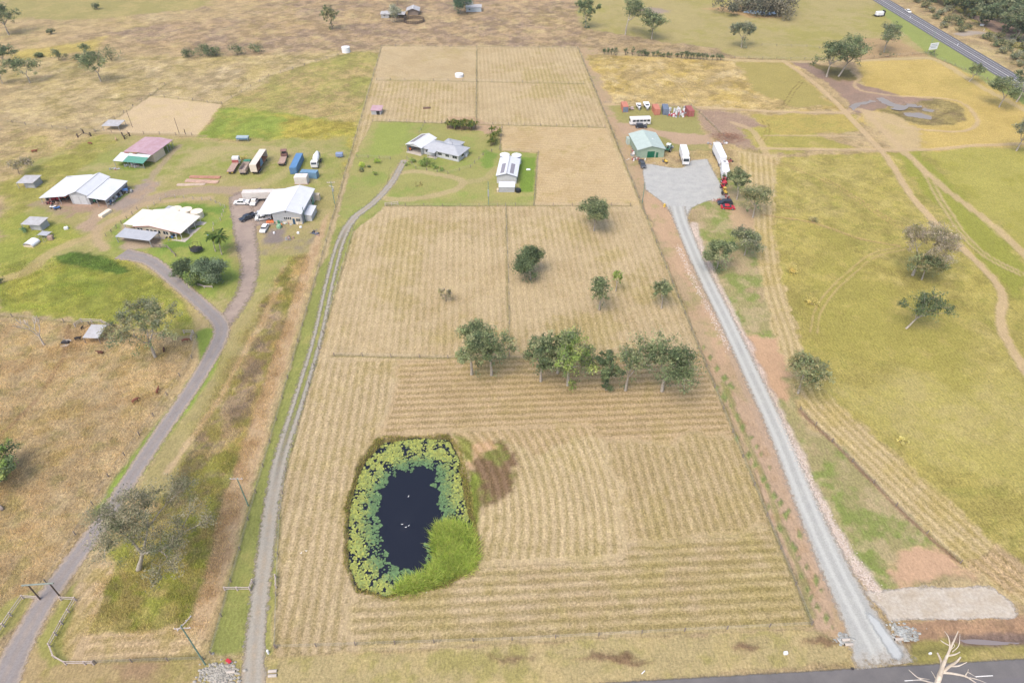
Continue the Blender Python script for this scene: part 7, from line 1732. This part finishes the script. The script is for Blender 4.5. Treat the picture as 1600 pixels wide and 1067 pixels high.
# junk rows as single things
def junk(name, label, cat, px, py, items, seed, mats, sx=2.0, sy=1.0, sz=.8):
    """one heap of odds and ends"""
    r = np.random.RandomState(seed); t = thing(name, label, cat, gat(px, py)); mb = MB()
    for i in range(items):
        a, b, c = .3 + r.rand() * .9, .2 + r.rand() * .7, .15 + r.rand() * sz
        mb.box(r.normal(0, sx * .5), r.normal(0, sy * .5), 0 if i % 3 else c * .5, a, b, c, rz=r.rand() * 3, top=(.6 + .4 * r.rand(), .6 + .4 * r.rand()), mat=r.randint(len(mats)))
        if i % 2 == 0: q = np.array((r.normal(0, sx * .5), r.normal(0, sy * .5), .1)); mb.cyl(q, q + (r.normal(0, .8), r.normal(0, .8), r.rand() * sz), .06, n=5, mat=r.randint(len(mats)))
    mb.build("heap", mats, t)
    return t
MJ = [M_STEEL, M_RUST, M_TIMB, M_VW, M_CRED]
junk("scrap_heap", "long pale heap of scrap and frames left of the dull red container", "scrap heap", 1062, 178, 60, 1, [M_TANKW, M_STEEL, M_TANKW, M_CRED], 5.0, 3.5, 1.8)
junk("scrap_heap", "small scrap heap with red and grey pieces right of the slate container", "scrap heap", 1049, 181, 16, 2, [M_VR, M_TANKW, M_CGRY], 2.0, 2.0, 1.0)
junk("implement_row", "reddish farm implements at the lower end of the machine row", "implements", 1133, 311, 22, 3, [M_RUST, M_CRED, M_STEEL, M_CHAS], 1.6, 2.6, .9)
junk("pallet_stack", "pinkish timber lying along the lower edge of the gravel yard", "timber", 1116, 314, 14, 4, [M_RAIL, M_CRED, M_RUST], 3.5, .5, .2)
junk("implement_row", "white pipe racks at the far end of the long semi trailer", "implements", 1121, 225, 22, 5, [M_TANKW, M_STEEL, M_RUST], 4.0, 1.5, .5)
junk("implement_row", "two small dark implements on the mown strip right of the semi", "implements", 1139, 253, 9, 6, [M_CHAS, M_CRED], 1.8, .7, .6)
junk("scrap_heap", "odds and ends lined along the left wall of the green shed", "scrap heap", 990, 241, 16, 7, MJ, 1.0, 3.5, .8)
junk("scrap_heap", "clutter at the left corner of the green shed's apron", "scrap heap", 999, 250, 14, 8, MJ, 2.4, 1.0, .7)
junk("scrap_heap", "row of drums and boxes in front of the workshop wall", "scrap heap", 447, 350, 18, 9, [M_VO, M_TANKW, M_VG, M_STEEL, M_TANKC], 4.0, .5, .8)
junk("scrap_heap", "rusty frame and wheels on the grass in front of the workshop", "scrap heap", 451, 374, 9, 10, [M_RUST, M_STEEL], 1.2, .8, .8)
junk("scrap_heap", "small purple grey rubbish heap beside the lot's left boundary track", "scrap heap", 491, 365, 16, 11, [M_CGRY, M_RUST, M_CHAS], 1.6, 1.3, .3)
junk("scrap_heap", "clutter and machine parts inside the left lean-to of the machinery shed", "scrap heap", 102, 305, 26, 12, [M_VR, M_VO, M_STEEL, M_CHAS], 3.5, 2.0, 1.0)
junk("scrap_heap", "reddish implements lying at the left edge of the machinery shed", "scrap heap", 80, 319, 12, 13, [M_CRED, M_RUST, M_CHAS], 2.0, .8, .6)
junk("scrap_heap", "white goods and pipes along the right side of the machinery shed", "scrap heap", 180, 312, 16, 14, [M_TANKW, M_STEEL, M_CONT], 1.2, 3.6, .6)
junk("furniture_group", "outdoor tables and chairs on the cream house verandah", "furniture", 268, 370, 12, 15, [M_CHAS, M_CONT, M_TANKW], 1.8, 1.5, .7)
junk("furniture_group", "boxes and bikes on the right edge of the verandah", "furniture", 291, 352, 12, 16, [M_CHAS, M_RUST, M_TANKW], 1.0, 2.6, .6)
junk("scrap_heap", "white junk under the pink barn's front skillion", "scrap heap", 208, 260, 14, 17, [M_TANKW, M_STEEL, M_RUST], 2.4, 1.0, .9)
junk("scrap_heap", "small white pieces lying on the grass left of the pink barn", "scrap heap", 180, 265, 8, 18, [M_TANKW, M_CRED, M_STEEL], 1.8, .6, .4)
junk("rubbish_pile", "yellow grey junk beside the utes and the off white box trailer", "scrap heap", 388, 312, 14, 19, [M_VY, M_CHAS, M_RUST], 1.2, 1.6, 1.2)
def planks(label, px, py, L, W, deg, m):
    t = thing("plank_stack", label, "timber stack", gat(px, py), radians(deg)); mb = MB(); n = 7
    for i in range(n): mb.box(((i * 37) % 5) * .06, -W / 2 + W * (i + .5) / n, 0, L * (.9 + .02 * (i % 4)), W / n * .86, .25 + .05 * (i % 3))
    mb.build("planks", m, t)
planks("reddish plank stack farthest from the camera on the homestead grass", 320, 277.5, 12.0, 1.8, -3, mat("reddish planks", (204, 154, 130), .9, .15, 1)); planks("middle pale pink plank stack on the homestead grass", 315, 284, 13.0, 2.2, -6, mat("pink planks", (218, 184, 164), .9, .15, 1)); planks("nearest pale plank stack on the homestead grass", 298, 289, 10.5, 1.6, 2, mat("pale planks", (222, 200, 180), .9, .12, 1))
# trampoline, car body, bathtub things
t = thing("trampoline", "round black trampoline with dark safety net on the cream house lawn", "trampoline", gat(308, 393)); mb = MB()
mb.cyl((0, 0, .85), (0, 0, .89), 1.75, 1.75, 20); mb.build("mat", M_CHAS, t); mb = MB()
for i in range(8):
    a, b = 2 * pi * i / 8, 2 * pi * (i + 1) / 8; mb.cyl((1.85 * cos(a), 1.85 * sin(a), 0), (1.85 * cos(a), 1.85 * sin(a), 2.5), .035, n=5); mb.cyl((1.85 * cos(a), 1.85 * sin(a), 2.45), (1.85 * cos(b), 1.85 * sin(b), 2.45), .03, n=5)
mb.build("frame", M_CHAS, t); mb = MB()
for i in range(16):
    a, b = 2 * pi * i / 16, 2 * pi * (i + 1) / 16
    if i in (2, 3, 4): continue
    mb.add([(1.84 * cos(a), 1.84 * sin(a), .9), (1.84 * cos(b), 1.84 * sin(b), .9), (1.84 * cos(b), 1.84 * sin(b), 2.1 if i > 7 else 1.2), (1.84 * cos(a), 1.84 * sin(a), 2.1 if i > 7 else 1.2)], [(0, 1, 2, 3)])
mb.build("safety_net", mat("dark net", (76, 78, 86), .8, .1), t)
def smallbox(name, label, cat, px, py, sx, sy, sz, m, deg=0, r_=.12):
    t = thing(name, label, cat, gat(px, py), radians(deg)); MB().rbox(0, 0, 0, sx, sy, sz, min(r_, sx * .3, sy * .3)).build("body", m, t); mb = MB(); mb.rbox(0, 0, sz, sx * .8, sy * .8, .08, .04); mb.build("lid", m, t); return t
smallbox("cream_trailer", "long cream panel trailer on the grass between the machinery shed and cream house", "trailer", 165, 335, 1.6, 4.6, .8, M_TANKC, -18)
smallbox("white_crate", "small white crate on the track below the machinery shed", "crate", 104, 358, 1.2, 1.0, .7, M_TANKW, 20)
smallbox("rusty_tank", "small rusty square tank right of the poultry house", "tank", 80, 374, 1.5, 1.3, 1.2, M_RUST, 10)
smallbox("orange_boat", "orange hull lying on the grass by the workshop lean-to", "boat", 424, 347, 3.2, 1.0, .6, M_VO, 8, .3)
smallbox("green_tank", "round pale green tank on the grass in front of the workshop", "tank", 436.5, 356, 1.5, 1.5, 1.1, mat("pale green plastic", (150, 196, 160), .5), 0, .5)
smallbox("white_drum", "white drum right of the workshop door", "drum", 470, 356, .8, .6, .5, M_TANKW)
smallbox("white_drum", "white drum farther out on the grass before the workshop", "drum", 466, 365, .8, .6, .5, M_TANKW)
smallbox("white_drum", "white bucket on the worn patch beside the white sedan", "drum", 428.5, 365, .6, .6, .5, M_TANKW)
smallbox("garden_tub", "grey blue tub on the cream house lawn near the palm", "tub", 326, 367, .9, .7, .4, M_CONT2)
smallbox("dome_lid", "small white septic lid in the green shed yard of the lot", "lid", 825.5, 265.5, 1.6, .9, .25, M_TANKW, 0, .3)
smallbox("letter_box", "small white letter box post where the lane meets the front fence", "letter box", 419.5, 1020, .35, .35, 1.0, M_TANKW)
smallbox("road_sign_box", "little white utility box on the verge of the near road", "utility box", 1227, 1021, .7, .5, .5, M_TANKW, 5)
smallbox("white_marker", "white marker block in the verge between the rock pile and dead tree", "marker", 1453, 1021, .45, .3, .35, M_TANKW)
smallbox("white_stone", "white box by the gravel road in the scrub beyond the highway", "box", 1534, 41, 1.8, 1.2, .9, M_TANKW)
smallbox("road_stud", "small dark cover lying on the near road by the drive mouth", "cover", 1332, 1044, .55, .4, .08, M_CHAS)
smallbox("white_scrap", "short white plank lying on the verge left of the near road", "plank", 1005, 1050, .8, .15, .1, M_TANKW, 40, .04)
smallbox("timber_block", "grey timber block at the left picture edge in the dry paddock", "timber", 2, 794, 1.6, .6, .5, M_TIMB, -35)
smallbox("burnt_log_heap", "dark low heap of burnt logs in the rear left paddock", "log heap", 667, 169.5, 3.4, 1.6, .35, mat("charred wood", (126, 98, 84), .9, .2), 5)
t = thing("red_barrow", "tipped red wheelbarrow tray by the lot's near left corner", "wheelbarrow", gat(358, 1034), radians(-30)); mb = MB(); mb.box(0, 0, .25, 1.1, .6, .35, top=(1.25, 1.2)); mb.build("tray", M_VR, t); mb = MB()
for s in (-.25, .25): mb.cyl((-.9, s, .35), (.5, s, .2), .03, n=5)
mb.build("handles", M_CHAS, t); MB().cyl((.65, -.06, .18), (.65, .06, .18), .18, n=12).build("wheel", M_TYRE, t); t.scale = (.75,) * 3
t = thing("water_trough", "dark framed cattle trough on a pale pad left of the feed shelter", "trough", gat(103, 536)); MB().cyl((0, 0, -.1), (0, 0, .06), 1.5, 1.5, 16).build("pad", M_CONC, t); mb = MB(); mb.box(0, 0, .06, 1.7, .9, .5, top=(1.1, 1.1)); mb.build("basin", M_CHAS, t); mb = MB(); mb.cyl((-.6, 0, .5), (0, 0, 1.6), .05, n=5); mb.cyl((.6, 0, .5), (0, 0, 1.6), .05, n=5); mb.build("float_guard", M_STEEL, t)
# burn pile, rocks, culverts
t = thing("brush_pile", "big brown brush pile heaped on bare ground right of the green shed", "brush pile", gat(1138, 216)); rs = np.random.RandomState(9); mb = MB()
for i in range(260):
    a, r_ = rs.rand() * 6.28, 5.2 * rs.rand() ** .7; p = np.array((r_ * cos(a) * 1.25, r_ * sin(a), max(0, 1.7 - r_ * .32) * rs.rand())); mb.cyl(p, p + (rs.normal(0, 1.1), rs.normal(0, 1.1), rs.rand() * .7), .05, .02, 4, caps=False)
mb.build("branches", mat("dead brush", (178, 130, 104), .9, .2, 2, second=(140, 104, 88)), t)
def rocks(label, px, py, n, R, seed, cols=(196, 190, 178)):
    rs = np.random.RandomState(seed); mb = MB()
    for i in range(n):
        x, y = rs.normal(0, R * .42), rs.normal(0, R * .28); s = .12 + .2 * rs.rand(); mb.dome((x, y, .02), s * (1 + rs.rand() * .5), s, s * .7, 6, 2)
    o = mb.build("rock_pile", mat("pile stone", cols, .9, .25, 1.5, second=(136, 132, 122))); tag(o, label, "rocks", kind="stuff"); o.location = gat(px, py)
rocks("grey rock heap around the culvert end left of the lane mouth", 342, 1054, 420, 3.2, 1)
rocks("grey stones around the culvert end right of the gravel drive mouth", 1413, 986, 260, 2.4, 2, (200, 204, 200)); rocks("grey concrete lumps left of the gravel drive mouth", 1318, 998, 90, 1.6, 3, (196, 200, 198))
def rockline(label, pts, n, w, seed, cols):
    rs = np.random.RandomState(seed); P = np.array(smooth_path(wpoly(pts))); mb = MB()
    for i in range(n):
        k = rs.randint(len(P) - 1); f_ = rs.rand(); p = P[k] * (1 - f_) + P[k + 1] * f_ + rs.normal(0, w, 2); s = .05 + .13 * rs.rand() ** 2; mb.dome((p[0], p[1], float(ground_z(p[0], p[1]))), s * (1 + rs.rand() * .6), s, s * .7, 5, 2)
    tag(mb.build("stone_spill", mat("spill stone", cols, .9, .2, 1.5, second=(188, 172, 160))), label, "rocks", kind="stuff")
rockline("coarse pale stones spilled along the gravel drive's right shoulder", [(1216, 650), (1245, 710), (1278, 778), (1322, 856), (1375, 932)], 1500, .55, 4, (222, 208, 194))
rockline("pale stones scattered along the upper left shoulder of the gravel drive", [(1060, 385), (1078, 425), (1105, 480), (1140, 545)], 700, .5, 5, (226, 212, 200))
def culvert(label, pts):
    t = thing("culvert", label, "culvert", at(*pts[0])); o_ = np.array(t.location)
    for p in pts:
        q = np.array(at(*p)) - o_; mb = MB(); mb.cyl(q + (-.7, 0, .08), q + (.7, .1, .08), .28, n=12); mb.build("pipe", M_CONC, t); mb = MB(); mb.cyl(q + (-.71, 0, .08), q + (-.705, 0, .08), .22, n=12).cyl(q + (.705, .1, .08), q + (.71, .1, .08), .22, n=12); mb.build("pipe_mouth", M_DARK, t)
culvert("twin culvert pipes under the gravel drive mouth, on its left", [(1321, 1000), (1326, 1007)]); culvert("twin culvert pipes beside the lane mouth, on its right", [(426, 1049), (426, 1056)]); culvert("single culvert pipe showing left of the lane mouth", [(361, 1050)]); culvert("single culvert pipe right of the gravel drive mouth", [(1404, 999)])
# highway guide posts
for i, (px, py) in enumerate(((1422, 29), (1496, 72), (1537, 49))):
    o = MB().box(0, 0, 0, .16, .16, 1.1).box(0, 0, 1.1, .17, .17, .12).build("guide_post", M_TANKW); tag(o, ("slim white guide post on the highway's near edge behind the white car", "slim white guide post on the highway's near edge opposite the gravel turnoff", "slim white guide post at the gravel turnoff beyond the highway")[i], "guide post"); o.location = gat(px, py)
# lone person in yellow at the yard corner
def skin_obj(name, nodes, edges, m, parent=None, sub=2):
    me = bpy.data.meshes.new(name); me.from_pydata([n[:3] for n in nodes], edges, []); me.materials.append(m)
    o = bpy.data.objects.new(name, me); COL.objects.link(o); o.parent = parent
    md = o.modifiers.new("skin", 'SKIN'); md.use_smooth_shade = True
    for i, n in enumerate(nodes):
        v = me.skin_vertices[0].data[i]; v.radius = (n[3], n[4] if len(n) > 4 else n[3]); v.use_root = (i == 0)
    s = o.modifiers.new("sub", 'SUBSURF'); s.levels = sub; s.render_levels = sub
    return o
smallbox("yellow_bin", "yellow upright drum at the near left corner of the gravel yard", "drum", 1038, 323, .6, .6, 1.1, M_VY, 0, .2)
# ------------------------------------------------------------------ cattle and birds
def cow_mesh(name, m, lying=False, graze=True):
    h = .75 if not lying else .35
    nd = [(0, 0, h + .30, .34, .36), (.55, 0, h + .30, .33, .38), (-.6, 0, h + .33, .30, .32), (.92, 0, h + .36, .20, .24), (1.22, 0, h + (.05 if graze else .55), .13, .15), (1.45, 0, h + (-.28 if graze else .62), .12, .12), (1.62, 0, h + (-.46 if graze else .50), .07, .08),
          (-.86, 0, h + .38, .14, .14), (-.98, 0, h + .05, .03, .03), (-1.0, 0, h - .25, .04, .04)]
    ed = [(0, 1), (0, 2), (1, 3), (3, 4), (4, 5), (5, 6), (2, 7), (7, 8), (8, 9)]
    for (bx, bi, s) in ((.62, 1, -1), (.62, 1, 1), (-.66, 2, -1), (-.66, 2, 1)):
        k = len(nd); back = bx < 0
        if lying: nd += [(bx, s * .28, .25, .12), (bx + .3, s * .40, .10, .07), (bx + .05, s * .46, .08, .05)]
        else: nd += [(bx, s * .20, h + .02, .15), (bx + (-.08 if back else .02), s * .21, h - .33, .075), (bx + (.02 if back else 0), s * .21, .06, .06)]
        ed += [(bi, k), (k, k + 1), (k + 1, k + 2)]
    for s in (-1, 1): nd.append((1.36, s * .2, h + (-.12 if graze else .72), .04)); ed.append((4 if graze else 5, len(nd) - 1))
    return skin_obj(name, nd, ed, m)
M_COWK, M_COWB, M_COWR, M_COWT = mat("black hide", (48, 44, 44), .8, .1, 3), mat("brown hide", (104, 66, 50), .8, .12, 3), mat("red brown hide", (146, 92, 70), .8, .1, 3), mat("tan and white hide", (222, 184, 150), .8, .2, 2)
def cow(label, px, py, deg, m, lying=False, graze=True, s=1.0):
    o = cow_mesh("grazing_cow" if graze and not lying else "resting_cow", m, lying, graze); o.location = gat(px, py); o.rotation_euler = (0, 0, radians(deg)); o.scale = (s * .82,) * 3; tag(o, label, "cow")
cow("black cow standing between the trough and the feed shelter", 123, 532, 10, M_COWK, graze=False); cow("small black calf above the feed shelter's left side", 129, 514, 80, M_COWK, graze=False, s=.6)
cow("dark brown cow lying in the dry grass below the feed shelter", 158, 552, 175, M_COWB, True, False); cow("brown cow right of the big sparse gum's trunk", 257, 549, 110, M_COWB, s=.9); cow("red brown cow by the white rail corner", 290, 534, 20, M_COWR)
cow("red brown cow near the west driveway, the upper of two", 247.5, 613, 95, M_COWR, graze=False); cow("red brown cow near the west driveway, the lower of two", 212, 628, 50, M_COWR)
cow("red brown cow lying in the left straw pasture", 54, 238, 20, M_COWR, True, False, 1.3); cow("red brown cow on the green paddock left of the pink barn", 142, 226.5, 170, M_COWR); cow("tan and white cow standing left of the pink barn", 182, 220, 120, M_COWT, graze=False)
cow("small calf grazing alone low on the straw pasture by the left edge of the arena track", 100, 248, 10, M_COWB, s=.5) if False else None
M_BIRD = mat("white feathers", (244, 242, 236), .7, .03, 4, g=.85); M_BILL = mat("orange bill", (224, 150, 70), .6)
def bird(label, px, py, deg, name="white_duck", water=True, s=1.0):
    long = .18 if name == "white_duck" else .42
    nd = [(0, 0, .14, .13, .15), (-.22, 0, .16, .08, .09), (-.36, 0, .2, .03, .03), (.18, 0, .17, .08), (.25, 0, .22 + long * .5, .045), (.30, 0, .24 + long, .06), (.40, 0, .23 + long, .02)]
    ed = [(0, 1), (1, 2), (0, 3), (3, 4), (4, 5), (5, 6)]
    if not water:
        k = len(nd); nd += [(.02, .05, -.05, .02), (.02, .05, -.25, .015), (.02, -.05, -.05, .02), (.02, -.05, -.25, .015)]; ed += [(0, k), (k, k + 1), (0, k + 2), (k + 2, k + 3)]
    o = skin_obj(name, nd, ed, M_BIRD); x, y, z = gat(px, py); o.location = (x, y, WZ - .02 if water else z + .25); o.rotation_euler = (0, 0, radians(deg)); o.scale = (s * .48,) * 3; tag(o, label, "bird")
bird("white duck swimming alone high on the open pond", 638, 773.5, 60, s=1.3); bird("leftmost of the white ducks by the ripple rings", 628, 817, 200, s=1.2); bird("white duck in the middle of the group by the ripple rings", 634, 821.5, 10, s=1.2); bird("rightmost of the white ducks by the ripple rings", 638.5, 819, 40, s=1.2)
bird("white wading bird on the mown ground left of the pond, the lower of two", 471, 865, 30, "wading_bird", False, 1.3); bird("white wading bird on the mown ground left of the pond, the upper of two", 479, 861.5, 200, "wading_bird", False, 1.3)
bird("grey white bird at the bottom rim of the pond", 666, 927, 0, "wading_bird", False, 1.0)

# ------------------------------------------------------------------ the day's thin haze
_hb = MB().box(0, 260, -2.5, 1500, 1400, 121.0); hz = _hb.build("haze", M_DARK); hz.data.materials.clear()
hm = bpy.data.materials.new("haze air"); hm.use_nodes = True; hn_ = hm.node_tree; hn_.nodes.remove(hn_.nodes["Principled BSDF"])
pv = hn_.nodes.new("ShaderNodeVolumePrincipled"); pv.inputs["Density"].default_value = HAZE; pv.inputs["Color"].default_value = (.96, .96, .97, 1); pv.inputs["Anisotropy"].default_value = .2
hn_.links.new(pv.outputs[0], hn_.nodes["Material Output"].inputs["Volume"]); hz.data.materials.append(hm); tag(hz, "pale even haze filling the air over the whole plain", "haze", kind="stuff")
